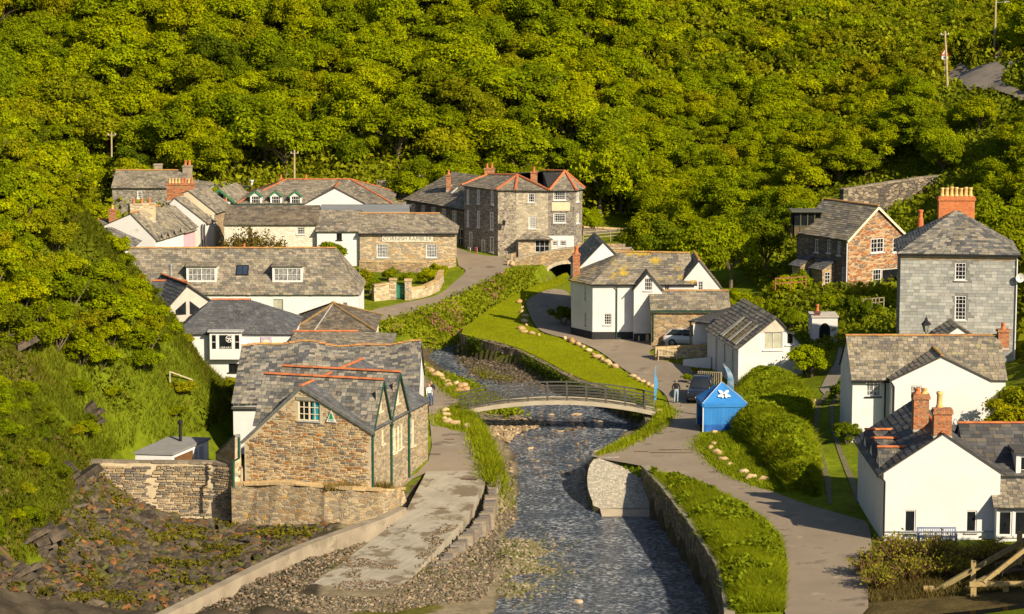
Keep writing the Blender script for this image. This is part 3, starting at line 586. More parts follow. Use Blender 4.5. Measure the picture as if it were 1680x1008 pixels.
class House:
    """a house with its ridge along its own length u: faces S (v=0), N (v=d), W (u=0), E (u=w)"""
    def __init__(s, name, label, O, yaw, w_, d_, he, rise, hip=(0, 0), wall=None, pal=None, rmat=None, rv=0.5, he2=None, eave=0.25, verge=0.12, ridge_mat=None, each=False, category='house', group=None,
                 rowh=0.26, sw=(0.28, 0.5), sag=None, barge=None, base=0.6, guttermat=None, hiptiles=True, slope=True):
        s.O = Vector(O); a = R(yaw); s.U = Vector((math.cos(a), math.sin(a), 0)); s.V = Vector((-math.sin(a), math.cos(a), 0))
        s.w, s.d, s.he, s.rise, s.hip, s.rv = w_, d_, he, rise, hip, rv; s.he2 = he if he2 is None else he2
        s.wall = wall or white_wall; s.pal = pal or PAL_OLD; s.rmat = rmat or slate_mat; s.eave, s.verge = eave, verge; s.rm = ridge_mat; s.each = each; s.sag = sag; s.barge = barge; s.base = base; s.rowh, s.sw = rowh, sw; s.gm = guttermat; s.hiptiles = hiptiles
        s.t = thing(name, label, category, tuple(s.O), group); s.holes = {k: [] for k in 'SENW'}; s.todo = []; s.outl = {}; s.wmat = {}; s.skip = set()
        s.face = {'S': (s.L(0, 0), s.U, -s.V, w_), 'E': (s.L(w_, 0), s.V, s.U, d_), 'N': (s.L(w_, d_), -s.U, s.V, w_), 'W': (s.L(0, d_), -s.V, -s.U, d_)}
    def L(s, u, v, z=0.0): return s.O+s.U*u+s.V*v+UP*z
    def sz(s, f, px, py):
        o, x, n, l = s.face[f]; p = onplane(px, py, o, n); return (p-o).dot(x), p.z-s.O.z
    def rect(s, f, r):
        a = s.sz(f, r[0], r[1]); b = s.sz(f, r[2], r[3]); return min(a[0], b[0]), min(a[1], b[1]), max(a[0], b[0]), max(a[1], b[1])
    def win(s, f, r, nx=2, ny=2, px=True, **kw):
        q = s.rect(f, r) if px else r; s.holes[f].append(q); s.todo.append((window, f, q, dict(nx=nx, ny=ny, **kw)))
    def door(s, f, r, dm, px=True, **kw):
        q = s.rect(f, r) if px else r; s.holes[f].append(q); s.todo.append((door, f, q, dict(dm=dm, **kw)))
    def build(s):
        w_, d_, he, he2, hz = s.w, s.d, s.he, s.he2, s.he+s.rise; rv = s.rv*d_; hl, hrr = s.hip; b = s.base
        O = {'S': [(0, -b), (w_, -b), (w_, he), (0, he)], 'N': [(0, -b), (w_, -b), (w_, he2), (0, he2)],
             'E': [(0, -b), (d_, -b), (d_, he2)]+([(rv, hz)] if hrr == 0 else [])+[(0, he)], 'W': [(0, -b), (d_, -b), (d_, he)]+([(d_-rv, hz)] if hl == 0 else [])+[(0, he2)]}
        O.update(s.outl); groups = {}
        for f in 'SENW':
            if f in s.skip: continue
            groups.setdefault(s.wmat.get(f, s.wall), []).append(f)
        for mtl, fs in groups.items():
            m = MB()
            for f in fs: o, x, n, l = s.face[f]; wall_face(m, o, x, n, O[f], s.holes[f])
            m.build('wall', mtl, s.t)
        for fn, f, q, kw in s.todo: o, x, n, l = s.face[f]; fn(s.t, o, x, n, *q, **kw)
        if s.rise > 0: s.roof()
        return s
    def roof(s):
        w_, d_, hz = s.w, s.d, s.he+s.rise; rv = s.rv*d_; hl, hrr = s.hip; e = s.eave; up = .075
        k1 = s.rise/rv; k2 = (hz-s.he2)/(d_-rv); ul = -(e if hl else s.verge); ur = w_+(e if hrr else s.verge)
        rl = hl if hl else -s.verge; rr = w_-hrr if hrr else w_+s.verge
        f0, f1 = s.L(ul, -e, s.he-e*k1+up), s.L(ur, -e, s.he-e*k1+up); b0, b1 = s.L(ul, d_+e, s.he2-e*k2+up), s.L(ur, d_+e, s.he2-e*k2+up)
        r0, r1 = s.L(rl, rv, hz+up), s.L(rr, rv, hz+up)
        und = MB(); slab(und, [f0, f1, r1, r0]); slab(und, [b1, b0, r0, r1])
        if hl: slab(und, [b0, f0, r0])
        if hrr: slab(und, [f1, b1, r1])
        if s.sag:
            und.v = [tuple(Vector(v)-UP*.36) for v in und.v]
        s.ro = ro = und.build('roof', under_mat, s.t)
        m = MB(); slates(m, f0, f1, r1, r0, s.pal, s.rowh, s.sw, sag=s.sag); slates(m, b1, b0, r0, r1, s.pal, s.rowh*1.3, (s.sw[0]*1.5, s.sw[1]*1.5), sag=s.sag)
        if hl: slates(m, b0, f0, r0, r0, s.pal, s.rowh, s.sw)
        if hrr: slates(m, f1, b1, r1, r1, s.pal, s.rowh, s.sw)
        m.build('slates', s.rmat, ro, kind='stuff')
        s.r0, s.r1, s.f0, s.f1, s.b0, s.b1 = r0, r1, f0, f1, b0, b1
        if s.rm:
            ridge(ro, r0+UP*.03, r1+UP*.03, s.rm, s.each, sag=s.sag)
            if s.hiptiles:
                if hl: ridge(ro, f0+UP*.04, r0+UP*.03, s.rm, False); ridge(ro, b0+UP*.04, r0+UP*.03, s.rm, False)
                if hrr: ridge(ro, f1+UP*.04, r1+UP*.03, s.rm, False); ridge(ro, b1+UP*.04, r1+UP*.03, s.rm, False)
        if s.barge:
            for on_, u, sg in ((hl == 0, ul, -1), (hrr == 0, ur, 1)):
                if on_:
                    m = MB()
                    for p, q in ((s.L(u, -e, s.he-e*k1-.06), s.L(u, rv, hz-.06)), (s.L(u, d_+e, s.he2-e*k2-.06), s.L(u, rv, hz-.06))): m.bar(p+s.U*sg*.02, q+s.U*sg*.02, .05, .2)
                    m.build('bargeboard', s.barge, s.t)
        if s.gm: gutter(s.t, f0-UP*.14, f1-UP*.14, s.gm)

def cross_gable(h, f, s0, s1, z0, zp, depth, pal, proj=0.12, ridge_mat=None, barge=None, each=False, sp=None, rmat=None):
    """little roof of a gable standing on wall f, running back over the main slope"""
    o, x, n, l = h.face[f]; P = lambda s, z, k: o+x*s+UP*z-n*k; sm = (s0+s1)/2 if sp is None else sp; up = .06
    und = MB(); k1 = (zp-z0)/(sm-s0); k2 = (zp-z0)/(s1-sm); e = .12
    a0, a1 = P(s0-e, z0-e*k1+up, -proj), P(s0-e, z0-e*k1+up, depth); c0, c1 = P(sm, zp+up, -proj), P(sm, zp+up, depth); b0, b1 = P(s1+e, z0-e*k2+up, -proj), P(s1+e, z0-e*k2+up, depth)
    slab(und, [a1, a0, c0, c1]); slab(und, [b0, b1, c1, c0]); ro = und.build('gable_roof', under_mat, h.t)
    m = MB(); slates(m, a1, a0, c0, c1, pal); slates(m, b0, b1, c1, c0, pal); m.build('slates', rmat or slate_mat, ro, kind='stuff')
    if ridge_mat: ridge(ro, c0+UP*.03, c1+UP*.03, ridge_mat, each)
    if barge:
        m = MB(); d = n*.03; m.bar(a0-UP*.08+d, c0-UP*.08+d, .04, .13); m.bar(b0-UP*.08+d, c0-UP*.08+d, .04, .13); m.build('bargeboard', barge, h.t)
    return ro
def dormer(h, r, nx=4, ny=2, run=2.2, pane=None, pal=None, wallm=None):
    """box dormer with lean-to roof on the S slope; r = picture rectangle of its front"""
    k = h.rise/(h.rv*h.d)
    # front stands where its foot meets the slope
    for v in np.arange(0.1, h.d/2, 0.02):
        p = onplane((r[0]+r[2])/2, r[3], h.L(0, v), -h.V)
        if p.z-h.O.z <= h.he+v*k+0.1: break
    o = h.L(0, v); a = onplane(r[0], r[3], o, -h.V); b = onplane(r[2], r[1], o, -h.V); s0, s1 = (a-o).dot(h.U), (b-o).dot(h.U); z0, z1 = a.z-h.O.z-.05, b.z-h.O.z
    m = MB(); wall_face(m, o, h.U, -h.V, [(s0, z0-.25), (s1, z0-.25), (s1, z1), (s0, z1)], [(s0+.13, z0+.13, s1-.13, z1-.12)], .1)
    vb = (z1-h.he)/k+.1
    for s_, sg in ((s0, -1), (s1, 1)): m.add([o+h.U*s_+UP*(z0-.25), o+h.U*s_+UP*z1, h.L(s_, vb, z1)], [(0, 1, 2)])
    d = m.build('dormer', wallm or white_paint, h.t)
    window(h.t, o, h.U, -h.V, s0+.13, z0+.13, s1-.13, z1-.12, nx, ny, pane=pane, mid=True, sill=False, rec=.04)
    v2 = v+min(run, vb-v+.1); zt = min(h.he+v2*k+.06, z1+.55)
    A, B = h.L(s0-.1, v-.14, z1+.05), h.L(s1+.1, v-.14, z1+.05); D, Cc = h.L(s0-.1, (zt-h.he)/k, zt), h.L(s1+.1, (zt-h.he)/k, zt)
    u = MB(); slab(u, [A, B, Cc, D], .06); ro = u.build('dormer_roof', under_mat, h.t); m = MB(); slates(m, A, B, Cc, D, pal or h.pal); m.build('slates', h.rmat, ro, kind='stuff')
    return d
def text(parent, s, O, X, N, size, material, name='lettering', ext=0.004, Z=UP, align='CENTER', **tags):
    cu = bpy.data.curves.new('t', 'FONT'); cu.body = s; cu.size = size; cu.extrude = ext; cu.align_x = align; cu.align_y = 'CENTER'
    o = bpy.data.objects.new('t', cu); C.objects.link(o); bpy.context.view_layer.update()
    me = bpy.data.meshes.new_from_object(o.evaluated_get(bpy.context.evaluated_depsgraph_get())); bpy.data.objects.remove(o); me.materials.clear(); me.materials.append(material)
    r = link(name, me, parent, **tags); off = Vector(parent['_o']) if parent is not None and '_o' in parent else Vector()
    r.matrix_local = Matrix.Translation(Vector(O)-off)@Matrix((X, Z, N)).transposed().to_4x4(); return r
def plain_roof(parent, faces, pal, rmat=None, rows=0.26, sw=(0.28, 0.5), t=.07):
    """roof given slope by slope as (eave left, eave right, head right, head left)"""
    u = MB(); m = MB()
    for A, B, Cc, D in faces:
        A, B, Cc, D = map(Vector, (A, B, Cc, D)); P = [A, B, Cc] + ([D] if (D-Cc).length > .01 else []); slab(u, P, t); slates(m, A, B, Cc, D, pal, rows, sw)
    ro = u.build('roof', under_mat, parent); m.build('slates', rmat or slate_mat, ro, kind='stuff'); return ro
# ------------------------------------------------------------ buildings on the left and middle
def FH(name, label, x0, x1, pe, pr, Y, zb, depth, **kw):
    """house whose long front squarely faces the valley: picture measures of its corners, eave and ridge, its distance and level"""
    a, b = at(x0, pe, Y), at(x1, pe, Y); he = a.z-zb; rz = at((x0+x1)/2, pr, Y+depth*kw.get('rv', .5)).z
    return House(name, label, (a.x, Y, zb), kw.pop('yaw', 0), b.x-a.x, depth, he, rz-a.z, **kw)

# --- stone hostel with two cross gables on its lane side
O = on(609, 812, 0); far = on(702, 757, 0); dv = far-O; yaw = math.degrees(math.atan2(dv.y, dv.x))
he = at(609, 707, O.y).z
hostel = House('stone_hostel', 'rubble stone hostel with orange ridges, green triangle sign and blue curtain in gable window', O, yaw, dv.length, 8.7, he, 2.55, wall=stone_grey, pal=PAL_NEW, rv=0.54, he2=he-1.15,
               ridge_mat=terracotta, each=True, eave=.18, verge=.10, base=1.2, category='hostel')
h = hostel; pr_ = lambda x, y: h.sz('S', x, y)
g1a, g1p, g1b = pr_(611, 708)[0], pr_(627, 622), pr_(640, 689)[0]; g2p, g2b = pr_(654, 613), pr_(669, 676)[0]
zp = 7.0
h.outl['S'] = [(0, -1.2), (h.w, -1.2), (h.w, h.he), (g2b, h.he), (g2p[0], zp), (g1b, h.he-.15), (g1p[0], zp), (max(.05, g1a), h.he), (0, h.he)]
stone_side = masonry('hostel_side_rubble', [(0.30, 0.24, 0.16), (0.20, 0.17, 0.12), (0.36, 0.29, 0.19), (0.25, 0.18, 0.10), (0.16, 0.14, 0.11)], (0.36, 0.30, 0.21), sx=2.8, sz=6.5)
mortar = mat('lime_mortar', (0.50, 0.42, 0.29), (0.40, 0.33, 0.22), 1.6, bump=0.6, bscale=12, dist=.03)
h.wmat = {'S': stone_side, 'E': stone_side, 'N': stone_side, 'W': mortar}
gw = h.rect('W', (489, 657, 525, 692)); h.win('W', gw, 4, 3, px=False, frame=cream_paint, mid=True, sillmat=lead, fw=.07, mw=.045)
for r in ((620, 641, 627, 674), (648, 628, 655, 661)): q = h.rect('S', r); h.win('S', q, 1, 2, px=False, frame=cream_paint, pane=pane_blind)
for r in ((644, 704, 650, 742), (651, 701, 656, 737), (657, 697, 661, 733)): h.win('S', r, 1, 3, frame=cream_paint, pane=pane_blind)
for r in ((674, 690, 680, 730), (626, 706, 630, 728)): h.win('S', r, 1, 2, frame=cream_paint, pane=pane_blind)
h.build()
cross_gable(h, 'S', max(.05, g1a), g1b, h.he-.05, zp, 8.2, PAL_MIX, ridge_mat=terracotta, barge=green_paint, each=True, sp=g1p[0])
cross_gable(h, 'S', g1b, g2b, h.he-.05, zp, 8.2, PAL_MIX, ridge_mat=terracotta, barge=green_paint, each=True, sp=g2p[0])
for u in (0.12, g1b, g2b): downpipe(h.t, h.L(u, -.2, h.he-.2), h.L(u, -.09, -.6), green_paint, .075)
# blue curtain and lamp behind the gable window
o_, x_, n_, l_ = h.face['W']; b = MB(); b.box(o_+x_*(gw[2]-.32)+UP*(gw[1]+gw[3])/2-n_*.095, .42, .01, gw[3]-gw[1]-.16, x_, n_); b.build('curtain', mat('turquoise_curtain', (0.02, 0.30, 0.38), None, 6), h.t)
b = MB(); b.box(o_+x_*((gw[0]+gw[2])/2)+UP*(gw[3]+.13)+n_*.0, gw[2]-gw[0]+.3, .09, .22, x_, n_); b.build('lintel', mat('slate_lintel', (0.26, 0.24, 0.19), None, 3), h.t)
# slate capping of the gable
for (sa, za), (sb, zb_) in (((l_+.25, h.he-.12), (l_-h.rv*h.d, h.he+h.rise+.05)), ((-.2, h.he2-.12), (l_-h.rv*h.d, h.he+h.rise+.05))):
    b = MB(); n = 9
    for k in range(n):
        p, q = o_+x_*(sa+(sb-sa)*k/n)+UP*(za+(zb_-za)*k/n), o_+x_*(sa+(sb-sa)*(k+.97)/n)+UP*(za+(zb_-za)*(k+.97)/n); b.bar(p+n_*.08-UP*.03, q+n_*.08-UP*.03, .1, .2)
    b.build('verge_slate', mat('verge_slate', (0.15, 0.155, 0.15), (0.10, 0.105, 0.105), 3, bump=.3), h.t)
# its gable wall, stone by stone
def stone_wall(parent, O, X, N, test, x0, x1, z0, z1, mats, pal, rh=(.075, .18), rw=(.16, .52), each=300, gap=.042, proud=(.01, .05), name='stone', minw=.1):
    """coursed rubble: the largest stones are pieces of their own, the rest one mesh; test(s, z) tells where stone stands"""
    L_ = []; z = z0
    while z < z1:
        h_ = random.uniform(*rh); x = x0-random.uniform(0, .3)
        while x < x1:
            w_ = random.uniform(*rw)*(1.25 if h_ > .17 else 1); dz = random.uniform(-.02, .02)
            cs = [(x+a*w_, z+b*h_) for a in (.08, .5, .92) for b in (.1, .9)]
            if all(test(*c) for c in cs): L_.append((x+w_/2, z+h_/2+dz, w_-gap*random.uniform(.6, 1.7), h_-gap*random.uniform(.6, 1.5)))
            x += w_
        z += h_
    L_.sort(key=lambda q: -q[2]*q[3]); big, rest = L_[:each], L_[each:]
    unit = MATS.get('stone_unit')
    if not unit:
        unit = []
        for k in range(4):
            m = MB(); F = [(-.5, -.5), (-.15, -.53), (.2, -.5), (.5, -.47), (.52, .1), (.47, .5), (.05, .53), (-.46, .5), (-.53, .05)]; F = [(a+random.uniform(-.05, .05), b+random.uniform(-.05, .05)) for a, b in F]
            P = [(a, b, 0) for a, b in F]+[(a*.86, b*.82, 1) for a, b in F]; n = len(F); m.add(P, [(i, (i+1) % n, n+(i+1) % n, n+i) for i in range(n)]+[tuple(range(n, 2*n))])
            me = bpy.data.meshes.new('stone'); me.from_pydata(m.v, [], m.f); me.update(); unit.append(me)
        MATS['stone_unit'] = unit
    off = Vector(parent['_o']); ms = {}
    for k, (s, zz, w_, h_) in enumerate(big):
        mk = random.choice(mats); key = (mk.name, k % 4)
        if key not in ms: me = unit[k % 4].copy(); me.materials.clear(); me.materials.append(mk); ms[key] = me
        o = link(name, ms[key], parent); fl = random.choice((-1, 1))
        o.matrix_local = Matrix.Translation(O-off+X*s+UP*zz)@Matrix((X*fl, UP*1, N)).transposed().to_4x4()@Matrix.Diagonal((w_, h_*1.0, random.uniform(*proud), 1))
    m = MB()
    for s, zz, w_, h_ in rest:
        c = random.choice(pal); k = random.uniform(.8, 1.2); c = tuple(q*k for q in c); pr = random.uniform(*proud)
        F = [(-.5, -.5), (0, -.5), (.5, -.46), (.5, .46), (.1, .5), (-.48, .48)]; F = [(a+random.uniform(-.05, .05), b+random.uniform(-.06, .06)) for a, b in F]; n = len(F)
        B0 = [O+X*(s+a*w_)+UP*(zz+b*h_) for a, b in F]; B1 = [O+X*(s+a*w_*.9)+UP*(zz+b*h_*.85)+N*pr for a, b in F]
        m.add(B0+B1, [(i, (i+1) % n, n+(i+1) % n, n+i) for i in range(n)]+[tuple(range(n, 2*n))], c)
    m.build('small_stones', stone_attr, parent, kind='stuff')
stone_attr = mat('rubble_stone', (1, 1, 1), (.75, .74, .72), 5, attr=True, bump=.4, bscale=16, spec=.15)
ST = [(.46, .32, .15), (.34, .26, .16), (.40, .20, .07), (.24, .20, .15), (.52, .38, .20), (.30, .15, .06), (.18, .16, .14), (.44, .34, .22)]
stone_mats = [mat('stone_%d' % k, c, tuple(q*.7 for q in c), 5, bump=.4, bscale=16, objrand=.2, spec=.15) for k, c in enumerate(ST)]
apx = l_-h.rv*h.d
def gtest(s, z):
    if s < .02 or s > l_-.02: return False
    zt = h.he+(h.rise)*(l_-s)/(h.rv*h.d) if s > apx else h.he2+(h.he+h.rise-h.he2)*s/apx
    if z > zt-.12: return False
    return not (gw[0]-.1 < s < gw[2]+.1 and gw[1]-.14 < z < gw[3]+.3)
wall_w = [c for c in h.t.children if c.name.startswith('wall') and c.data.materials[0] == mortar][0]
stone_wall(wall_w, o_, x_, n_, gtest, 0, l_, -.9, h.he+h.rise, stone_mats, ST)
# association sign: white-edged green triangle with a fir tree
sc, szz = h.sz('W', 544, 684); sg = h.t
b = MB(); T = [(-.34, -.34), (.34, -.34), (0, .42)]; b.prism([o_+x_*(sc+a)+UP*(szz+c)+n_*.07 for a, c in T], n_*.03); sgn = b.build('sign', white_paint, h.t)
b = MB()
for zz, w_ in ((-.14, .20), (-.02, .16), (.10, .11)): b.prism([o_+x_*(sc+a)+UP*(szz+c)+n_*.104 for a, c in ((-w_, zz), (w_, zz), (0, zz+.2))], n_*.004+n_*zz*.005)
b.build('fir_tree_emblem', mat('sign_green', (0.01, 0.26, 0.10), None, 5), sgn)
text(sgn, 'YHA', o_+x_*sc+UP*(szz-.24)+n_*.104, x_, n_, .2, MATS['sign_green'])
hostel_far = far

# --- low lichen-ridged building with a wavy roof behind the hostel
a, b_ = at(397, 640, 177), at(690, 640, 177)
def sagmid(p):
    t = (p.z-2.8)/3.3; return p+UP*(0.16*math.sin(p.x*.75+.6)+.10*math.sin(p.x*1.6))*max(0, t)
mid = House('slate_roofed_cottage', 'long cottage with sagging patchwork slate roof and lichened ridge behind the hostel', (at(397, 640, 183).x, 177, -.2), 0, at(688, 600, 184).x-at(397, 600, 184).x, 14, 3.1, 2.95, wall=white_wall, pal=PAL_MIX, ridge_mat=old_ridge, each=True, sag=sagmid, rowh=.28, sw=(.3, .62), verge=.1)
mid.win('E', (2.8, 2.0, 3.5, 3.3), 2, 3, px=False); mid.win('E', (8.6, 1.0, 9.4, 2.3), 2, 2, px=False, frame=black_paint)
mid.build()
b = MB(); b.box(mid.L(mid.w+.06, 6.9, 4.4), .05, .12, 2.6); b.build('verge_trim', white_paint, mid.t)
# old hipped store with brown slates and lower roof in front
st = FH('hipped_slate_store', 'brown slate hipped roof with lead line left of the valerian bank', 482, 612, 543, 499, 203, .3, 8.5, hip=(3.0, 3.6), wall=white_wall, pal=PAL_BROWN, ridge_mat=mat('mossy_ridge', (.24, .15, .06), (.16, .11, .05), 2, bump=.4)); st.build()
b = MB(); b.bar(st.f0.lerp(st.f1, .28)+UP*.08, st.r0.lerp(st.r1, .25)+UP*.08, .09, .04); b.build('lead_line', lead, st.t)
st2 = FH('low_slate_shed', 'low grey slate shed with bright orange ridge before the brown hipped roof', 478, 640, 567, 546, 194, .0, 5.6, hip=(.0, 2.6), wall=white_wall, pal=PAL_OLD, ridge_mat=terracotta, each=True, hiptiles=False); st2.build()
# --- white library building with first-floor bay
lib = FH('white_bay_shop', 'white two storey shop with grey hipped roof, orange ridge and black framed bay window', 290, 478, 548, 494, 196, 0.0, 9.0, hip=(2.2, 3.6), wall=smooth_white, pal=PAL_NEW, ridge_mat=terracotta, each=True, hiptiles=False, eave=.2)
o_, x_, n_, l_ = lib.face['S']
bx0, bz0 = lib.sz('S', 346, 588); bx1, bz1 = lib.sz('S', 397, 545)
lib.win('S', (375, 597, 393, 611), 3, 1, frame=black_paint)
lib.build(); lib.t['label'] = 'white two storey shop with grey hipped roof, orange ridge and first floor bay window'
m = MB(); pj = .6; zt, zb0 = bz1+.05, bz0+.0
def bayface(P, Q, holes): 
    P, Q = Vector(P), Vector(Q); X = (Q-P).normalized(); N = X.cross(UP); wall_face(m, P, X, N, [(0, zb0), ((Q-P).length, zb0), ((Q-P).length, zt), (0, zt)], holes, .08); return P, X, N
A0, B0 = o_+x_*bx0, o_+x_*bx1; A1, B1 = A0+n_*pj, B0+n_*pj; wd = bx1-bx0; zmid = bz0+.75
hs = [(.1, zmid, wd*.22, zt-.14), (wd*.27, zmid, wd*.72, zt-.14), (wd*.77, zmid, wd-.1, zt-.14)]
f = bayface(A1, B1, hs); bayface(A0, A1, []); bayface(B1, B0, [])
m.poly([A1+UP*zb0, B1+UP*zb0, B0+UP*zb0, A0+UP*zb0]); bay = m.build('bay', smooth_white, lib.t)
for k, q in enumerate(hs): window(lib.t, *f, *q, nx=1, ny=1 if k == 1 else 2, frame=white_paint, sill=False, rec=.03)
lm = MB(); lm.box(A1.lerp(B1, .5)+UP*(zt+.1)-n_*.25, wd+.3, .9, .1); lm.build('bay_roof', lead, lib.t)
text(lib.t, 'LIBRARY', A1.lerp(B1, .5)+UP*(zmid+.17)+n_*.02, x_, n_, .24, white_paint)
b = MB(); c = f[0]+f[1]*wd*.62+UP*(zt-.5)+f[2]*-.02
for k in range(24):
    a0, a1 = k*math.pi/12, (k+1)*math.pi/12; b.bar(c+x_*math.cos(a0)*.26+UP*math.sin(a0)*.26, c+x_*math.cos(a1)*.26+UP*math.sin(a1)*.26, .02, .05)
for k in range(5): a0 = k*2*math.pi/5+.3; b.bar(c, c+x_*math.cos(a0)*.25+UP*math.sin(a0)*.25, .02, .07)
b.build('hanging_wheel', white_paint, lib.t)
s_, z_ = lib.sz('S', 437, 561); b = MB(); b.box(o_+x_*s_+UP*z_+n_*.04, .85, .06, .75, x_, n_); pb = b.build('poster_frame', mat('lilac_frame', (0.42, 0.36, 0.46), None, 4), lib.t)
b = MB(); b.lathe((0, 0, 0), [(.26, 0), (.26, .02)], 16); 
b = MB(); b.add([o_+x_*(s_+math.cos(k*math.pi/8)*.28)+UP*(z_+math.sin(k*math.pi/8)*.22-.03)+n_*.078 for k in range(16)], [tuple(range(16))]); b.build('poster', mat('poster', (0.62, 0.36, 0.30), (0.70, 0.58, 0.44), 4), pb)
# --- gabled cafe with triangular windows, flue and side wing
p0 = at(355, 500, 207); gc = House('glazed_gable_house', 'grey gabled house with triangular gable windows and steel flue behind the white shop', (p0.x, 207, .3), 116, 6.5, 4.9, p0.z-.3, 1.75, wall=grey_wall, pal=PAL_NEW, ridge_mat=terracotta, eave=.15, he2=at(262, 508, 209).z-.3, verge=.25)
gc.build(); o_, x_, n_, l_ = gc.face['W']
for a in (-1, 1):
    cx_ = l_/2; q = [(cx_+a*.16, 4.0+.2), (cx_+a*.16, 4.95+.35), (cx_+a*1.05, 4.45+.15), (cx_+a*1.05, 4.0+.2)]; b = MB(); b.prism([o_+x_*u+UP*(v+gc.he-4.85)+n_*.01 for u, v in q], n_*.02); b.build('triangular_window', pane_dark, gc.t)
fl = at(281, 466, 212); b = MB(); b.lathe(fl-UP*1.0, [(.13, 0), (.13, 2.5), (.2, 2.52), (.2, 2.62), (.05, 2.72)], 10); b.build('flue', steel_light, gc.t)
wing = FH('slate_wing', 'small grey slate wing with double orange ridge beside bushes', 246, 300, 487, 463, 208, .3, 4.2, wall=white_wall, pal=PAL_NEW, ridge_mat=terracotta, each=True); wing.build()
# --- long whitewashed building with dormers
lg = FH('long_slate_building', 'long whitewashed building under a broad lichened slate roof with two box dormers', 203, 588, 482, 409, 226, 1.0, 8.6, hip=(0, 2.2), wall=smooth_white, pal=PAL_OLD, rmat=slate_mat, ridge_mat=old_ridge, each=True, hiptiles=False, eave=.2, rowh=.27, sw=(.3, .55))
lg.win('S', (448, 491, 465, 531), 1, 2, frame=grey_paint, pane=pane_blind); lg.win('S', (562, 496, 570, 508), 2, 2, frame=white_paint); lg.win('S', (402, 490, 412, 500), 1, 1, frame=black_paint)
lg.build()
dormer(lg, (306, 438, 355, 463), 6, 2, pane=pane_curtain); dormer(lg, (447, 438, 496, 463), 6, 2, pane=pane_curtain)
k = lg.rise/(lg.d/2); sl = (lg.V+UP*k).normalized(); nn = (-lg.V*k+UP).normalized()
def onroof(h, px, py):
    k = h.rise/(h.rv*h.d); nn = (-h.V*k+UP).normalized(); return onplane(px, py, h.L(0, 0, h.he+.1), nn)
def skylight(h, r, fr=None):
    k = h.rise/(h.rv*h.d); sl = (h.V+UP*k).normalized(); nn = (-h.V*k+UP).normalized(); a, b = onroof(h, r[0], r[3]), onroof(h, r[2], r[1]); w_ = (b-a).dot(h.U); l_ = (b-a).dot(sl); c = (a+b)/2
    m = MB()
    for u, v, x, y in ((0, -l_/2, w_+.08, .08), (0, l_/2, w_+.08, .08), (-w_/2, 0, .08, l_), (w_/2, 0, .08, l_), (0, 0, .05, l_)): m.box(c+h.U*u+sl*v+nn*.05, x, y, .12, h.U, sl, nn)
    o = m.build('skylight', fr or black_paint, h.t); g = MB(); g.box(c+nn*.06, w_, l_, .03, h.U, sl, nn); g.build('pane', mat('skylight_glass', (.03, .045, .08), None, 2, rough=.05, spec=.7), o)
skylight(lg, (388, 437, 408, 452)); c = onroof(lg, 398, 461); 
chimney(lg.ro, lg.L(10.3, lg.d/2+.4, lg.he+lg.rise-.5), .3, .3, .6, mat('cap_orange', (.5, .17, .05), None, 3), 1, pot_red, poth=.4)
# --- village centre: sign-written stone building and neighbours
rb = FH('sign_written_stone_shop', 'low beige stone building with Cornish Rambler lettering across its front', 590, 747, 382, 352, 257, 2.45, 6.2, hip=(0, 1.6), wall=stone_beige, pal=PAL_OLD, ridge_mat=old_ridge, hiptiles=False, category='shop')
rb.win('S', (618, 401, 636, 423), 4, 4, fw=.08, pane=pane_curtain); rb.win('S', (699, 401, 717, 423), 4, 4, fw=.08, pane=pane_curtain); rb.build(); o_, x_, n_, l_ = rb.face['S']
q = rb.rect('S', (627, 387, 710, 397)); b = MB(); b.box(o_+x_*(q[0]+q[2])/2+UP*(q[1]+q[3])/2+n_*.03, q[2]-q[0], .05, q[3]-q[1], x_, n_); sb = b.build('sign_board', mat('sign_cream', (.66, .62, .50), None, 3), rb.t)
text(sb, 'CORNISH RAMBLER', o_+x_*(q[0]+q[2])/2+UP*(q[1]+q[3])/2+n_*.06, x_, n_, .56, mat('sign_grey_letters', (.16, .17, .15), None, 5))
gutter(rb.t, rb.f0-UP*.12, rb.f1-UP*.12)
rw = FH('white_roadside_cottage', 'white cottage with small window joined left of the lettered stone shop', 520, 589.5, 379, 346, 257.4, 2.4, 6.6, wall=smooth_white, pal=PAL_OLD); rw.win('S', (552, 383, 561, 394), 2, 3, frame=black_paint); rw.build()
rc = FH('pale_stone_cottage', 'pale lime washed stone cottage with dark slate roof behind the twiggy tree', 368, 519.5, 368, 338, 258, 2.3, 6.4, wall=masonry('limewashed_rubble', [(.60, .55, .46), (.52, .48, .40), (.66, .61, .52)], (.62, .57, .49), bump=.5), pal=PAL_BROWN); rc.win('S', (487, 373, 500, 385), 4, 3, fw=.07); rc.build()
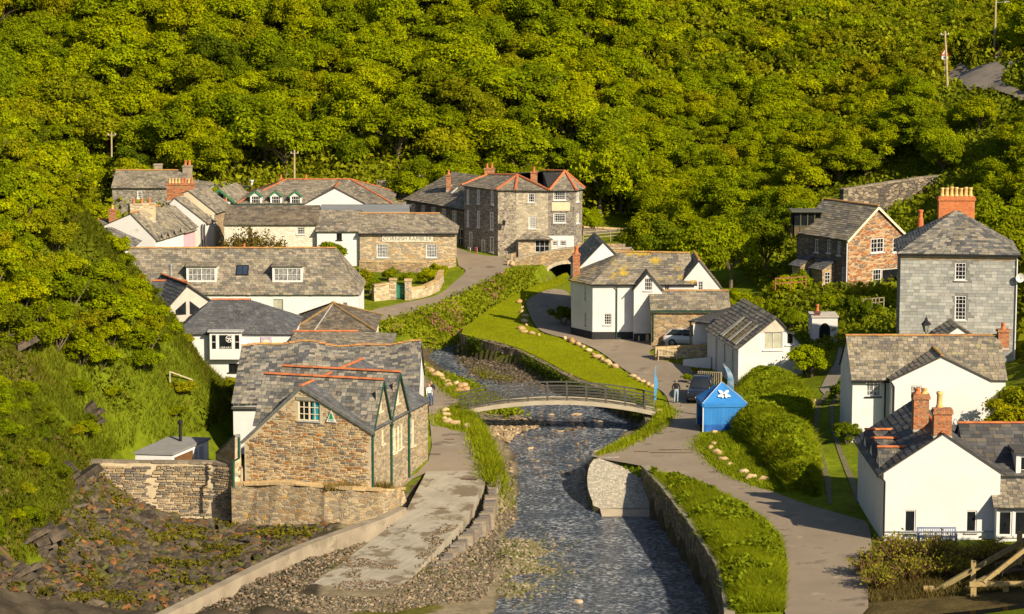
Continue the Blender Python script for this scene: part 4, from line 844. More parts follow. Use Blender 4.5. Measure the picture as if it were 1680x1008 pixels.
# hipped hall with three green-trimmed dormers
dh = FH('hall_with_arched_dormers', 'hipped slate hall with orange hips and three green trimmed gabled dormers', 392, 640, 334, 296, 274, 3.0, 12, hip=(4.6, 4.6), wall=stone_grey, pal=PAL_OLD, ridge_mat=terracotta, guttermat=green_paint)
dh.build()
for cx_ in (420, 453, 485.5):
    sp_, z0 = dh.sz('S', cx_, 334); s0, zz0 = dh.sz('S', cx_-8, 339); s1, zz1 = dh.sz('S', cx_+8, 321); o_, x_, n_, l_ = dh.face['S']; O2 = o_+n_*.12
    m = MB(); wall_face(m, O2, x_, n_, [(s0-.08, zz0-.1), (s1+.08, zz0-.1), (s1+.08, zz1), ((s0+s1)/2, zz1+.42), (s0-.08, zz1)], [(s0+.05, zz0, s1-.05, zz1-.05)], .1)
    for s_ in (s0-.08, s1+.08): m.poly([O2+x_*s_+UP*(zz0-.1), O2+x_*s_+UP*zz1, O2+x_*s_+UP*zz1-n_*2.4])
    m.build('dormer', white_paint, dh.t); window(dh.t, O2, x_, n_, s0+.05, zz0, s1-.05, zz1-.05, 4, 3, sill=False, rec=.04)
    cross_gable(dh, 'S', s0-.12, s1+.12, zz1-.02, zz1+.46, 2.6, PAL_OLD, proj=.22, barge=bright_green_paint)
q0, q1 = dh.sz('S', 497, 329), dh.sz('S', 602, 334); cg = [dh.sz('S', 499, 328), dh.sz('S', 602, 328)]; zt = at(551, 298, 277).z-3.0
cross_gable(dh, 'S', cg[0][0], cg[1][0], dh.he-.1, dh.he+dh.rise-.25, 6, PAL_OLD, proj=.5, ridge_mat=terracotta)
m = MB(); o_, x_, n_, l_ = dh.face['S']; m.add([o_+x_*cg[0][0]+n_*.4+UP*(dh.he-1), o_+x_*cg[1][0]+n_*.4+UP*(dh.he-1), o_+x_*cg[1][0]+n_*.4+UP*dh.he, o_+x_*(cg[0][0]+cg[1][0])/2+n_*.4+UP*(dh.he+dh.rise-.3), o_+x_*cg[0][0]+n_*.4+UP*dh.he], [(0, 1, 2, 3, 4)]); m.build('gable_wall', smooth_white, dh.t)
for x, pm in ((461, pot_red), (502, pot_red)): c = at(x, 297, 280); chimney(dh.ro, c-UP*.2, .35, .35, .45, brick_mat, 1, pm, poth=.45)
# flat-roofed annexe before the hall
fr = House('flat_roofed_annexe', 'grey flat roofed annexe between hall and lettered stone shop', (at(522, 349, 264).x, 264, 2.6), 0, at(668, 349, 264).x-at(522, 349, 264).x, 7, at(600, 349, 264).z-2.6, 0, wall=grey_wall); fr.build()
m = MB(); m.box(fr.L(fr.w/2, 3.5, fr.he+.06), fr.w+.3, 7.3, .12); m.build('flat_roof', mat('grey_felt', (.22, .23, .24), (.18, .19, .2), .6), fr.t)
b = MB(); b.tube([fr.L(9.5, .5, fr.he), fr.L(9.5, .5, fr.he+.9)], .05, 6); b.build('vent_pipe', black_paint, fr.t)
bk = FH('plain_slate_house', 'plain grey slate house behind the flat annexe at the wood edge', 617, 705, 335, 297, 284, 3.6, 8, wall=smooth_white, pal=PAL_OLD); bk.build(); chimney(bk.ro, at(691, 296, 288)-UP*.3, .4, .4, .9, concrete, 0)
# shaded terrace running back beside the street, skylights in its roof
pn = on(763, 411, 2.6); he = at(763, 342, pn.y).z-2.6; ua = R(-58); U = Vector((math.cos(ua), math.sin(ua), 0)); ln = 12.5
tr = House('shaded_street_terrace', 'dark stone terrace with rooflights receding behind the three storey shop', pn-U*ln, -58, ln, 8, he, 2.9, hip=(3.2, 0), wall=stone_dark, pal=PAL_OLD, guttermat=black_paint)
for k in range(5): s_ = 1.0+k*2.2; tr.win('S', (s_, he-1.75, s_+.95, he-.45), 2, 3, px=False, frame=white_paint, pane=pane_curtain)
tr.door('S', (9.6, 0, 10.6, 2.1), white_paint, px=False); tr.win('S', (10.9, .2, 12.0, 2.2), 2, 2, px=False); tr.build()
for r in ((731, 305, 741, 313), (740, 309, 751, 318)): 
    k = tr.rise/(tr.d/2); skylight(tr, r, lead)
chimney(tr.ro, at(736, 306, 275)-UP*.6, .5, .5, 1.9, brick_mat, 1, pot_red)
# --- three storey corner shop by the old bridge: its own plan, hipped roof in two parts
def prism_walls(t, plan, z0, z1, mats_, holes):
    """walls round a plan given corner by corner (left to right as seen); holes[i] on the wall from corner i to i+1"""
    fs = []
    for i in range(len(plan)):
        P, Q = Vector((*plan[i][:2], 0)), Vector((*plan[(i+1) % len(plan)][:2], 0)); X = (Q-P).normalized(); N = X.cross(UP); l = (Q-P).length
        fs.append((P, X, N, l))
        m = MB(); wall_face(m, P, X, N, [(0, z0-.5), (l, z0-.5), (l, z1), (0, z1)], holes.get(i, []), .16); m.build('wall', mats_[i] if isinstance(mats_, list) else mats_, t)
    return fs
def frect(f, r):
    o, x, n, l = f; a, b = onplane(r[0], r[1], o, n), onplane(r[2], r[3], o, n); s0, s1 = (a-o).dot(x), (b-o).dot(x); return min(s0, s1), min(a.z, b.z), max(s0, s1), max(a.z, b.z)
pl = [on(762, 411, 2.8), on(817, 420, 2.8), on(847, 420, 2.8), on(899, 421, 2.8), on(942, 421, 2.8), on(955, 417, 2.8)]
plan = [(p.x, p.y) for p in pl]; bx, by = plan[5]; plan += [(bx-1.5, by+9), (plan[0][0]+3.5, plan[0][1]+8)]
z1 = at(840, 312, pl[1].y).z
bhs = thing('corner_stone_shop', 'tall three storey stone corner shop with orange hips beside the old bridge', 'shop', (pl[2].x, pl[2].y, 2.8))
faces0 = [(Vector((*plan[i], 0)), (Vector((*plan[i+1], 0))-Vector((*plan[i], 0))).normalized()) for i in range(7)]
FF = [(P, X, X.cross(UP), 1) for P, X in faces0]
left = [frect(FF[0], r) for r in ((766, 311, 769.5, 335), (783, 311, 787, 335), (805.5, 312, 809.5, 336), (766, 345, 769.5, 372), (783, 346, 787, 374), (804, 348, 809.5, 378), (770, 380, 775, 412), (790, 393, 796, 418), (804, 388, 810, 415))]
front = [frect(FF[2], r) for r in ((866, 317, 878, 333), (867, 355, 880, 376))]
right = [frect(FF[3], r) for r in ((908, 313, 929, 329), (908, 350, 929, 366), (905, 395, 915, 404), (918, 395, 929, 404))]
rside = [frect(FF[4], r) for r in ((945, 314, 950, 331), (945, 350, 950, 366))]
dark_random = masonry('shaded_random_rubble', [(.20, .17, .14), (.12, .11, .10), (.30, .27, .22), (.16, .13, .11), (.09, .09, .09)], (.36, .33, .28), sx=4.5, sz=7)  # darker copy of the rubble, the left face's shade put into its colour
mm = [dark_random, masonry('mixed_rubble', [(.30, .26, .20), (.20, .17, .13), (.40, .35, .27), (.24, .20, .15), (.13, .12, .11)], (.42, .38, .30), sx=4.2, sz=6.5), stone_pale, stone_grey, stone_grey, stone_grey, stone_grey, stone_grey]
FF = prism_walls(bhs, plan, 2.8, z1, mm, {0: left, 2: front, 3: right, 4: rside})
for q in left: window(bhs, *FF[0][:3], *q, nx=1, ny=4, pane=pane_curtain, fw=.12, rec=.02)
for k, q in enumerate(front): window(bhs, *FF[2][:3], *q, nx=3 if k == 0 else 4, ny=3 if k == 0 else 6, fw=.12, pane=pane_dark if k == 0 else pane_blind)
for k, q in enumerate(right): window(bhs, *FF[3][:3], *q, nx=6 if k < 2 else 3, ny=4 if k < 2 else 2, fw=.1)
for q in rside: window(bhs, *FF[4][:3], *q, nx=1, ny=3, pane=pane_blind)
# white painted ground floor and a blank cream sign board on the right part
P, X, N, l = FF[3]; q = frect(FF[3], (901, 387, 941, 421)); 
b = MB(); wall_face(b, P+N*.03, X, N, [(0.02, q[1]), (l-.02, q[1]), (l-.02, q[3]), (0.02, q[3])], [r for r in right[2:]], .05); b.build('painted_ground_floor', smooth_white, bhs)
q = frect(FF[3], (905, 332, 935, 346)); b = MB(); b.box(P+X*(q[0]+q[2])/2+UP*(q[1]+q[3])/2+N*.04, q[2]-q[0], .06, q[3]-q[1], X, N); b.build('sign_board', mat('cream_sign', (.62, .54, .36), (.56, .48, .32), 3), bhs)
# roof: eave corners pushed out, two peaks
E_ = []
cen = Vector((sum(p[0] for p in plan)/8, sum(p[1] for p in plan)/8, 0))
for p in plan: v = Vector((*p, 0)); d = (v-cen).normalized(); E_.append(v+d*.3+UP*z1)
p1, p2 = at(800, 287, pl[1].y+6.5), at(849, 288, pl[1].y+3.4); p3 = at(927, 281.5, pl[3].y+3.0); p4 = at(890, 281, pl[3].y+6.5); back = at(880, 300, pl[3].y+8); val = Vector((E_[3].x, E_[3].y+.0, z1))
vb = at(893, 305, pl[3].y+4.5)
ro = plain_roof(bhs, [(E_[0], E_[1], p2, p1), (E_[1], E_[2], p2, p2), (E_[2], E_[3], p2, p2), (E_[3], vb, p2, p2), (vb, E_[3], p3, p4), (E_[3], E_[4], p3, p3), (E_[4], E_[5], p3, p3), (E_[5], E_[6], p4, p3), (E_[7], E_[0], p1, p1), (E_[6], E_[7], p1, p4)], PAL_OLD)
for a, c in ((E_[1], p2), (E_[2], p2), (E_[3], p2), (E_[3], p3), (E_[4], p3), (E_[5], p3), (p4, p3), (E_[0], p1), (p1, p2)): ridge(ro, a+UP*.05, c+UP*.05, terracotta, False, scale=1.25)
chimney(ro, p1+Vector((.2, .3, -1.0)), 1.1, .6, 1.7, brick_mat, 2, pot_red); chimney(ro, at(876, 297, pl[3].y+3.5)-UP*.5, .7, .6, 1.5, brick_mat, 1, pot_red)
# shop front: hanging lantern, boards, porch
P, X, N, l = FF[1]; q = frect(FF[1], (822, 358, 831, 376)); c = P+X*(q[0]+q[2])/2+N*.55
b = MB(); b.bar(P+X*(q[0]+q[2])/2+UP*q[1], c+UP*(q[1]+.35), .04, .05); b.box(c+UP*(q[1]+.62), .26, .26, .4, taper=1.35); b.box(c+UP*(q[1]+.92), .4, .4, .2, taper=.2); b.build('wall_lantern', black_paint, bhs)
for px_, cc in ((776, (.6, .56, .42)), (787, (.62, .22, .26))):
    q = frect(FF[0], (px_-4, 409, px_+4, 417)); P, X, N, l = FF[0]; b = MB(); b.box(P+X*(q[0]+q[2])/2+UP*(q[1]+.35)+N*.5, .5, .06, .7, X, N); b.build('notice_board', mat('board_%d' % px_, cc, None, 3), bhs)
lean = [on(849, 420, 2.8), on(905, 424, 2.8)]
a, c = at(848, 391, pl[2].y-.4), at(907, 391, pl[2].y-.4); top0, top1 = at(868, 377, pl[2].y+.1), at(884, 377, pl[2].y+.1)
plain_roof(bhs, [(a+Vector((0, -1.2, 0)), c+Vector((0, -1.2, 0)), top1, top0)], PAL_OLD)
yf = pl[2].y-1.2; b = MB(); xa, xc = a.x+.15, c.x-.15
wall_face(b, Vector((xa, yf, 0)), Vector((1, 0, 0)), Vector((0, -1, 0)), [(0, 2.3), (xc-xa, 2.3), (xc-xa, a.z), (0, a.z)], [(1.7, 3.3, 3.2, a.z-.1)], .1); wall_face(b, Vector((xc, yf, 0)), Vector((0, 1, 0)), Vector((1, 0, 0)), [(0, 2.3), (1.2, 2.3), (1.2, a.z), (0, a.z)], []); wall_face(b, Vector((xa, yf+1.2, 0)), Vector((0, -1, 0)), Vector((-1, 0, 0)), [(0, 2.3), (1.2, 2.3), (1.2, a.z), (0, a.z)], [])
b.build('porch_wall', stone_beige, bhs); window(bhs, Vector((xa, yf, 0)), Vector((1, 0, 0)), Vector((0, -1, 0)), 1.7, 3.3, 3.2, a.z-.1, 3, 2, sill=False)

# --- old stone bridge: battered parapet over a segmental arch
def stone_bridge():
    A, B = on(852, 434, 2.6), on(1035, 420, 3.2); d = Vector((B.x-A.x, B.y-A.y, 0)); Lb = d.length; X = d.normalized(); N = X.cross(UP)
    t = thing('old_stone_bridge', 'old humped stone road bridge with dressed arch over the river', 'bridge', tuple(A))
    f = (A-UP*A.z, X, N, Lb); q0, q1 = frect(f, (890, 405, 945, 470)), frect(f, (893, 437, 945, 437)); s0, s1 = q0[0]+.25, q0[2]+1.4; zs = .9; zc_ = frect(f, (900, 433, 930, 433))[1]
    top = lambda s: 3.05+1.1*math.sin(max(0, min(1, (s+.5)/(Lb*.9)))*math.pi*.7)
    m = MB(); nseg = 14; mid_ = (s0+s1)/2; hw = (s1-s0)/2; rise = zc_-zs
    arch = [(mid_-hw*math.cos(math.pi*k/nseg), zs+rise*math.sin(math.pi*k/nseg)**.8) for k in range(nseg+1)]
    outline = [(-.5, -.6), (s0, -.6)]+arch+[(s1, -.6), (Lb+.5, -.6)]+[(Lb+.5-(Lb+1)*k/16, top(Lb+.5-(Lb+1)*k/16)) for k in range(17)]
    wall_face(m, f[0], X, N, outline, []); 
    th = 4.5
    for (sa, za), (sb, zb_) in zip([(s0, -.6)]+arch, arch+[(s1, -.6)]): m.poly([f[0]+X*sa+UP*za, f[0]+X*sb+UP*zb_, f[0]+X*sb+UP*zb_-N*th, f[0]+X*sa+UP*za-N*th])
    m.build('parapet_wall', stone_brown, t)
    m = MB()
    for k in range(18):
        sa, sb = -.5+(Lb+1)*k/18, -.5+(Lb+1)*(k+.97)/18; m.bar(f[0]+X*sa+UP*(top(sa)+.05)-N*.2, f[0]+X*sb+UP*(top(sb)+.05)-N*.2, .5, .14)
    m.build('coping', mat('coping_stone', (.36, .31, .23), (.25, .21, .15), 2, bump=.5), t)
    for k in range(nseg):
        (sa, za), (sb, zb_) = arch[k], arch[k+1]; o = .34; c = Vector((mid_, 0, zs))
        da = Vector((sa-mid_, 0, za-zs+.4)).normalized(); db = Vector((sb-mid_, 0, zb_-zs+.4)).normalized(); g = .03
        P4 = [(sa+g*(sb-sa), za+g*(zb_-za)), (sb-g*(sb-sa), zb_-g*(zb_-za)), (sb+db.x*o, zb_+db.z*o), (sa+da.x*o, za+da.z*o)]
        v = MB(); v.prism([f[0]+X*u+UP*w_+N*.0 for u, w_ in P4], N*.05); v.build('arch_stone', mat('voussoir', (.44, .38, .28), (.32, .28, .2), 2, bump=.4, objrand=.15), t, fixn=True)
    m = MB(); m.poly([f[0]+X*(-.5)-N*.45+UP*2.75, f[0]+X*(Lb+.5)-N*.45+UP*3.4, f[0]+X*(Lb+.5)-N*th+UP*3.4, f[0]+X*(-.5)-N*th+UP*2.75]); m.build('roadway', asphalt, t)
    m = MB(); wall_face(m, f[0]-N*th, X, N, outline, []); m.build('far_parapet', stone_brown, t)
stone_bridge()
# ------------------------------------------------------------ buildings on the right
# --- white corner cottage with lichen on its roof
pl = [on(937, 549, .85), on(972, 557, .85), on(1138, 557, .85)]; z0 = .85
plan = [(p.x, p.y) for p in pl]; plan += [(plan[2][0]+.4, plan[2][1]+7.5), (plan[0][0]+.6, plan[0][1]+6)]
z1 = at(1000, 467, pl[1].y).z
wc = thing('white_corner_cottage', 'white cottage with yellow lichen on its slate roof and brick end chimney by the lane', 'house', (pl[1].x, pl[1].y, z0))
FF = [(Vector((*plan[i], 0)), (Vector((*plan[(i+1) % 5], 0))-Vector((*plan[i], 0))).normalized()) for i in range(5)]; FF = [(P, X, X.cross(UP), 1) for P, X in FF]
hl = [frect(FF[0], r) for r in ((958, 468, 961.5, 494), (958, 512, 962, 537))]; hf = [frect(FF[1], r) for r in ((991, 515, 1003, 533), (1090, 467, 1098, 477))]
FF = prism_walls(wc, plan, z0, z1, white_wall, {0: hl, 1: hf})
for q in hl: window(wc, *FF[0][:3], *q, nx=1, ny=3, pane=pane_blind)
window(wc, *FF[1][:3], *hf[0], nx=3, ny=4, frame=white_paint, pane=pane_dark); window(wc, *FF[1][:3], *hf[1], nx=2, ny=2)
for i in (0, 1): P, X, N, l = FF[i]; b = MB(); b.box(P+X*l/2+UP*(z0+.1)+N*.02, l-.02, .05, 1.1, X, N); b.build('plinth', plinth_dark, wc)
E_ = []; cen = Vector((sum(p[0] for p in plan)/5, sum(p[1] for p in plan)/5, 0))
for p in plan: v = Vector((*p, 0)); E_.append(v+(v-cen).normalized()*.3+UP*(z1+.02))
yr = pl[1].y+3.8; r0, r1 = at(1020, 414, yr), at(1132, 416, yr)
ro = plain_roof(wc, [(E_[0], E_[1], r0, r0), (E_[1], E_[2], r1, r0), (E_[2], E_[3], r1, r1), (E_[3], E_[4], r0, r1), (E_[4], E_[0], r0, r0)], PAL_OLD, slate_lichen, .28, (.3, .6))
ridge(ro, r0+UP*.04, r1+UP*.04, old_ridge, True)
P, X, N, l = FF[0]; chimney(ro, Vector((plan[0][0]+.45, plan[0][1]+.5, z1-.4)), .62, .62, at(947, 417, pl[0].y).z-z1+.4, brick_mat, 1, pot_red, poth=.7, potr=.2)
q = frect(FF[1], (1012, 468, 1012, 553)); P, X, N, l = FF[1]; downpipe(wc, P+X*q[0]+UP*(z1-.1)+N*.28, P+X*q[0]+UP*(z0)+N*.08, green_paint, .05)
gutter(wc, E_[1]-UP*.08, E_[2]-UP*.08, black_paint)
# projecting small gable
fy = pl[1].y-.9; xa, xb = at(1040, 500, fy).x, at(1086, 500, fy).x; zpk = at(1062, 448, fy).z; zev = at(1040, 475, fy).z
b = MB(); qf = (Vector((xa, fy, 0)), Vector((1, 0, 0)), Vector((0, -1, 0)), 1); hw = frect(qf, (1057, 457, 1070, 477))
wall_face(b, *qf[:3], [(0, z0-.6), (xb-xa, z0-.6), (xb-xa, zev), ((xb-xa)/2, zpk), (0, zev)], [hw]); wall_face(b, Vector((xa, fy+.9, 0)), Vector((0, -1, 0)), Vector((-1, 0, 0)), [(0, z0-.6), (.9, z0-.6), (.9, zev), (0, zev)], []); wall_face(b, Vector((xb, fy, 0)), Vector((0, 1, 0)), Vector((1, 0, 0)), [(0, z0-.6), (.9, z0-.6), (.9, zev), (0, zev)], [])
b.build('wing_wall', white_wall, wc); window(wc, *qf[:3], *hw, nx=4, ny=3, frame=white_paint)
xm = (xa+xb)/2; yb = fy+4.2
ro2 = plain_roof(wc, [(Vector((xa-.15, yb, zev-.1)), Vector((xa-.15, fy-.15, zev-.1)), Vector((xm, fy-.15, zpk+.08)), Vector((xm, yb, zpk+.08))), (Vector((xb+.15, fy-.15, zev-.1)), Vector((xb+.15, yb, zev-.1)), Vector((xm, yb, zpk+.08)), Vector((xm, fy-.15, zpk+.08)))], PAL_OLD)
b = MB(); b.box(Vector(((xa+xb)/2, fy-.02, z0+.1)), xb-xa, .05, 1.1); b.build('plinth', plinth_dark, wc)
# right gable
pr = at(1183, 460, pl[2].y+.3); g2_ = House('white_gable_house', 'white gable end house behind the garage, adjoining the lichened cottage', (pr.x, pl[2].y+.3, 1.0), 90, 6, pr.x-at(1110, 470, pl[2].y+.3).x, at(1112, 474, pl[2].y+.3).z-1.0, at(1152, 429, pl[2].y+.3).z-at(1112, 474, pl[2].y+.3).z, wall=white_wall, pal=PAL_OLD, he2=None, ridge_mat=old_ridge, verge=.05)
g2_.win('W', (1145, 462, 1153, 476), 2, 3); g2_.build()
# gable behind
pr = at(1030, 425, pl[1].y+9); g3 = House('white_rear_gable_house', 'white gabled house rising behind the lichened cottage beside the old bridge', (pr.x, pl[1].y+9, 1.6), 95, 7, pr.x-at(950, 436, pl[1].y+9).x, at(953, 438, pl[1].y+9).z-1.6, at(1000, 397, pl[1].y+9).z-at(953, 438, pl[1].y+9).z, wall=white_wall, pal=PAL_OLD, ridge_mat=None); g3.build()
# --- stone garage
ga = FH('stone_garage', 'brown stone garage with orange ridge and dark green gutter behind the silver car', 1069, 1197, 508, 479, 216, 1.1, 5.0, wall=stone_brown, pal=PAL_OLD, rmat=slate_spots, ridge_mat=old_ridge, each=True, guttermat=green_paint, rowh=.3, sw=(.3, .7), category='garage')
ga.door('W', (1.2, 0, 4.0, 2.1), black_paint, px=False, panes=False, frame=green_paint); ga.build(); downpipe(ga.t, ga.L(.15, -.25, ga.he-.15), ga.L(.15, -.08, 0), green_paint)
# --- white workshop with patched striped roof, carport at its back
pf = at(1318, 565, 198.5); fl = at(1209, 566, 199.5); wd = (Vector((pf.x, pf.y, 0))-Vector((fl.x, fl.y, 0))).length
PAL_PATCH = [(.34, .32, .27), (.42, .39, .33), (.16, .165, .17), (.25, .24, .18), (.12, .125, .13)]
ws = House('white_patched_roof_workshop', 'long white workshop with patched grey and cream roof and picture window in its gable', (pf.x, pf.y, .2), 99, 10.5, wd, fl.z-.2, at(1276, 519, 199).z-fl.z, wall=white_wall, pal=PAL_OLD, eave=.2, verge=.2, he2=fl.z-.2, rv=.42)
qw = ws.rect('W', (1253, 545, 1284, 574)); ws.win('W', qw, 2, 1, px=False, pane=pane_blind, fw=.08); qw2 = ws.rect('W', (1290, 546, 1303, 566)); ws.win('W', qw2, 1, 1, px=False, fw=.1)
ws.build(); o_, x_, n_, l_ = ws.face['W']
# cream patches: sheets of render over the left slope, running down it
k2 = (ws.rise)/(ws.d*(1-ws.rv))
for u0, u1, c in ((1.0, 1.9, 0), (3.0, 3.8, 0), (5.3, 6.3, 0), (2.1, 2.6, 1), (4.3, 4.8, 1)):
    b = MB(); e = .12; P = lambda u, v: ws.L(u, v, ws.he+ws.rise-(v-ws.rv*ws.d)*k2+.135)
    n = 6
    for k in range(n): v0, v1 = ws.d*(.62+.36*k/n)+.1, ws.d*(.62+.36*(k+.96)/n)+.1; b.prism([P(u0+.28*(1-k/n), v0), P(u1-.28*(1-k/n), v0), P(u1-.28*(1-(k+1)/n), v1), P(u0+.28*(1-(k+1)/n), v1)], UP*.03)
    b.build('roof_patch', mat('slurried_slate', (.52, .47, .37), (.40, .36, .28), 2, bump=.4) if c == 0 else mat('mossy_patch', (.26, .20, .07), None, 3, bump=.4), ws.t)
zsl = ws.he+ws.rise*.52; b = MB(); wall_face(b, o_+n_*.02, x_, n_, [(l_*(1-ws.rv)*.52, zsl), (l_*(1-ws.rv)+l_*ws.rv*.48, zsl), (l_*(1-ws.rv), ws.he+ws.rise-.1)], []); b.build('gable_slates', mat('pale_slate_hanging', (.50, .46, .38), (.40, .36, .30), 2, bump=.3), ws.t)
# things fixed to its shaded side
b = MB(); 
for u in (1.5, 4.2, 7): b.tube([ws.L(u, ws.d+.1, ws.he-.3), ws.L(u+.15, ws.d+.08, .2)], .045, 6)
b.build('downpipe', grey_paint, ws.t)
ca = House('carport', 'open timber carport with dark sloping roof sheltering the silver car', (at(1131, 568, 213).x, 213, .8), 0, 4.6, 5.5, 2.2, 0, wall=timber); ca.skip = set('SNEW'); ca.build()
a, c_, d_, e_ = at(1129, 527, 212), at(1178, 533, 209), at(1232, 497, 214.5), at(1205, 500, 218); plain_roof(ca.t, [(a, c_, d_, e_)], PAL_NEW)
for p, q in ((at(1133, 570, 212), at(1133, 529, 212)), (at(1164, 578, 209.5), at(1164, 532, 209.5))): b = MB(); b.bar(p, q, .16, .16); b.build('post', timber, ca.t)
b = MB(); p, q = at(1142, 573, 211.3), at(1150, 532, 211.3); b.box((p+q)/2+Vector((.3, 0, 0)), 1.5, .08, (q.z-p.z)); b.build('side_panel', white_paint, ca.t)
b = MB(); p = at(1180, 560, 213.5); b.box(p, 2.6, .1, 3.0); b.build('back_boarding', mat('brown_boards', (.12, .075, .04), None, 4, bump=.4), ca.t)

# --- rust-coloured stone house on the slope
pe = at(1392, 392, 226.5); yw = 123; zb = 3.6; L_ = 7.2
ud = Vector((math.cos(R(yw)), math.sin(R(yw)), 0)); vd = Vector((-math.sin(R(yw)), math.cos(R(yw)), 0))
O = Vector((pe.x, pe.y, zb))-vd*6.6
rh = House('rusty_stone_house', 'rust coloured stone house with white bargeboards and grey slate roof on the slope', O, yw, L_, 6.6, pe.z-zb, at(1460, 346, 225).z-pe.z, wall=stone_rust, pal=PAL_OLD, barge=cream_paint, ridge_mat=old_ridge, verge=.2, rowh=.2)
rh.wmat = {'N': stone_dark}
rh.win('W', (1429, 392, 1450, 414), 4, 3, mid=True, fw=.09); rh.win('W', (1465, 392, 1478, 414), 2, 3, fw=.09); rh.win('W', (1432, 442, 1446, 467), 3, 3, fw=.1); rh.win('W', (1447, 442, 1476, 467), 1, 1, fw=.08)
for r in ((1337, 392, 1343, 415), (1357, 393, 1363, 416), (1374, 396, 1379, 420), (1381, 438, 1386, 466)): rh.win('N', r, 2, 3)
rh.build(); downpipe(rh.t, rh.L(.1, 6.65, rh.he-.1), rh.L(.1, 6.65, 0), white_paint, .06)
# two slate-roofed porches on the shaded side
for px_, py_, ww in ((1360, 450, 1.5), (1326, 447, 1.2)):
    s_, z_ = rh.sz('N', px_, py_); o_, x_, n_, l_ = rh.face['N']; z_ = 2.3
    b = MB(); wall_face(b, o_+x_*(s_-ww/2)+n_*1.4, x_, n_, [(0, -.3), (ww, -.3), (ww, z_), (0, z_)], []); wall_face(b, o_+x_*(s_+ww/2)+n_*1.4, -n_, x_, [(0, -.3), (1.4, -.3), (1.4, z_+.5), (0, z_)], [(.3, .7, .95, 2.0)]); wall_face(b, o_+x_*(s_-ww/2), n_, -x_, [(0, -.3), (1.4, -.3), (1.4, z_), (0, z_+.5)], []); b.v = [(x, y, z+zb) for x, y, z in b.v] if False else b.v
    b.build('porch', stone_brown, rh.t); window(rh.t, o_+x_*(s_+ww/2)+n_*1.4, -n_, x_, .3, .7, .95, 2.0, 2, 4, sill=False)
    P = lambda u, k, z: o_+x_*u+n_*k+UP*z
    plain_roof(rh.t, [(P(s_-ww/2-.2, 1.7, z_-.05), P(s_+ww/2+.2, 1.7, z_-.05), P(s_+ww/2+.2, 0, z_+.75), P(s_-ww/2-.2, 0, z_+.75))], PAL_NEW)
b = MB(); c = at(1510, 366, 233); b.lathe(c-UP*.4, [(.3, 0), (.26, .8), (.2, .85), (.2, 1.4), (.26, 1.45), (.26, 1.6)], 10); b.build('chimney_pot', pot_red, rh.t)

# --- tall slate-hung house with big brick stack
sh = FH('tall_slate_hung_house', 'tall grey slate hung house with hipped roof and wide orange brick chimney', 1478, 1665, 413, 346, 190, 3.0, 8.4, yaw=-7, hip=(4.15, 4.15), wall=mat('slate_hung_backing', (.2, .2, .19), None, 2), pal=PAL_MIX, rmat=slate_mat, ridge_mat=None, eave=.3, rowh=.24, sw=(.3, .55))
sh.win('S', (1567, 431, 1585, 460), 3, 4, fw=.09); sh.win('S', (1567, 485, 1585, 526), 3, 6, fw=.09); sh.build(); o_, x_, n_, l_ = sh.face['S']
def hung(parent, O, X, N, l, z0_, z1_, holes, pal):
    m = MB(); z = z0_; rowh = .24
    while z < z1_-.05:
        x = -random.uniform(0, .4); zt = min(z+rowh*1.15, z1_)
        while x < l:
            w_ = random.uniform(.34, .6); a, c = max(0, x+.006), min(l, x+w_-.006); x += w_
            if c-a < .05: continue
            if any(a < h[2]+.03 and c > h[0]-.03 and z < h[3]+.02 and zt > h[1]-.06 for h in holes):
                continue
            col = random.choice(pal); k = random.uniform(.9, 1.1); col = tuple(q*k for q in col); lf = random.uniform(.018, .03)
            m.add([O+X*a+UP*z+N*lf, O+X*c+UP*z+N*lf, O+X*c+UP*zt+N*.006, O+X*a+UP*zt+N*.006, O+X*a+UP*z, O+X*c+UP*z], [(0, 1, 2, 3), (4, 5, 1, 0)], col)
        z += rowh
    m.build('hung_slates', mat('hung_slate', (1, 1, 1), (.86, .86, .84), 1.5, attr=True, rough=.6, bump=.15), parent, kind='stuff')
wl_ = [c for c in sh.t.children if c.name.startswith('wall')][0]; hung(wl_, o_, x_, n_, l_, -.3, sh.he-.35, sh.holes['S'], PAL_HUNG)
b = MB(); b.box(o_+x_*l_/2+UP*(sh.he-.2)+n_*.04, l_, .08, .3, x_, n_); b.build('eaves_board', cream_paint, sh.t)
b = MB(); b.box(o_+x_*l_/2+UP*(sh.he-.47)+n_*.035, l_, .07, .18, x_, n_); b.build('rusty_course', mat('rust_stained_course', (.36, .22, .09), (.44, .38, .28), 2.5), sh.t)
cc = sh.L(sh.w/2, 5.6, sh.he+sh.rise-1.6)
st_ = chimney(sh.ro, cc, 2.75, .8, at(1566, 321, 195.6).z-cc.z, masonry('orange_brick', [(.46, .13, .04), (.40, .11, .04), (.50, .16, .055), (.43, .14, .05)], (.40, .20, .10), sx=3.6, sz=10, mort=.05, bump=.4), 7, pot_buff, poth=.72, potr=.17, caph=.3)
gutter(sh.t, sh.f0-UP*.1, sh.f1-UP*.1); p = onplane(1669, 455, sh.L(sh.w, 0), Vector((0, -1, 0)))
b = MB(); c = sh.L(sh.w+.15, -.1, sh.sz('S', 1665, 455)[1]); b.tube([c, c+Vector((.25, -.3, 0))], .03, 6)
pts = [c+Vector((.1, -.3, 0))+Vector((math.cos(a)*.34, 0, math.sin(a)*.34)) for a in [k*math.pi/8 for k in range(16)]]; b.add(pts+[c+Vector((.1, -.14, 0))], [(k, (k+1) % 16, 16) for k in range(16)]); b.build('satellite_dish', mat('dish_white', (.7, .68, .64), None, 3), sh.t)
downpipe(sh.t, sh.L(sh.w-.02, -.22, sh.he-.2), sh.L(sh.w+.05, -.1, 1), white_paint)

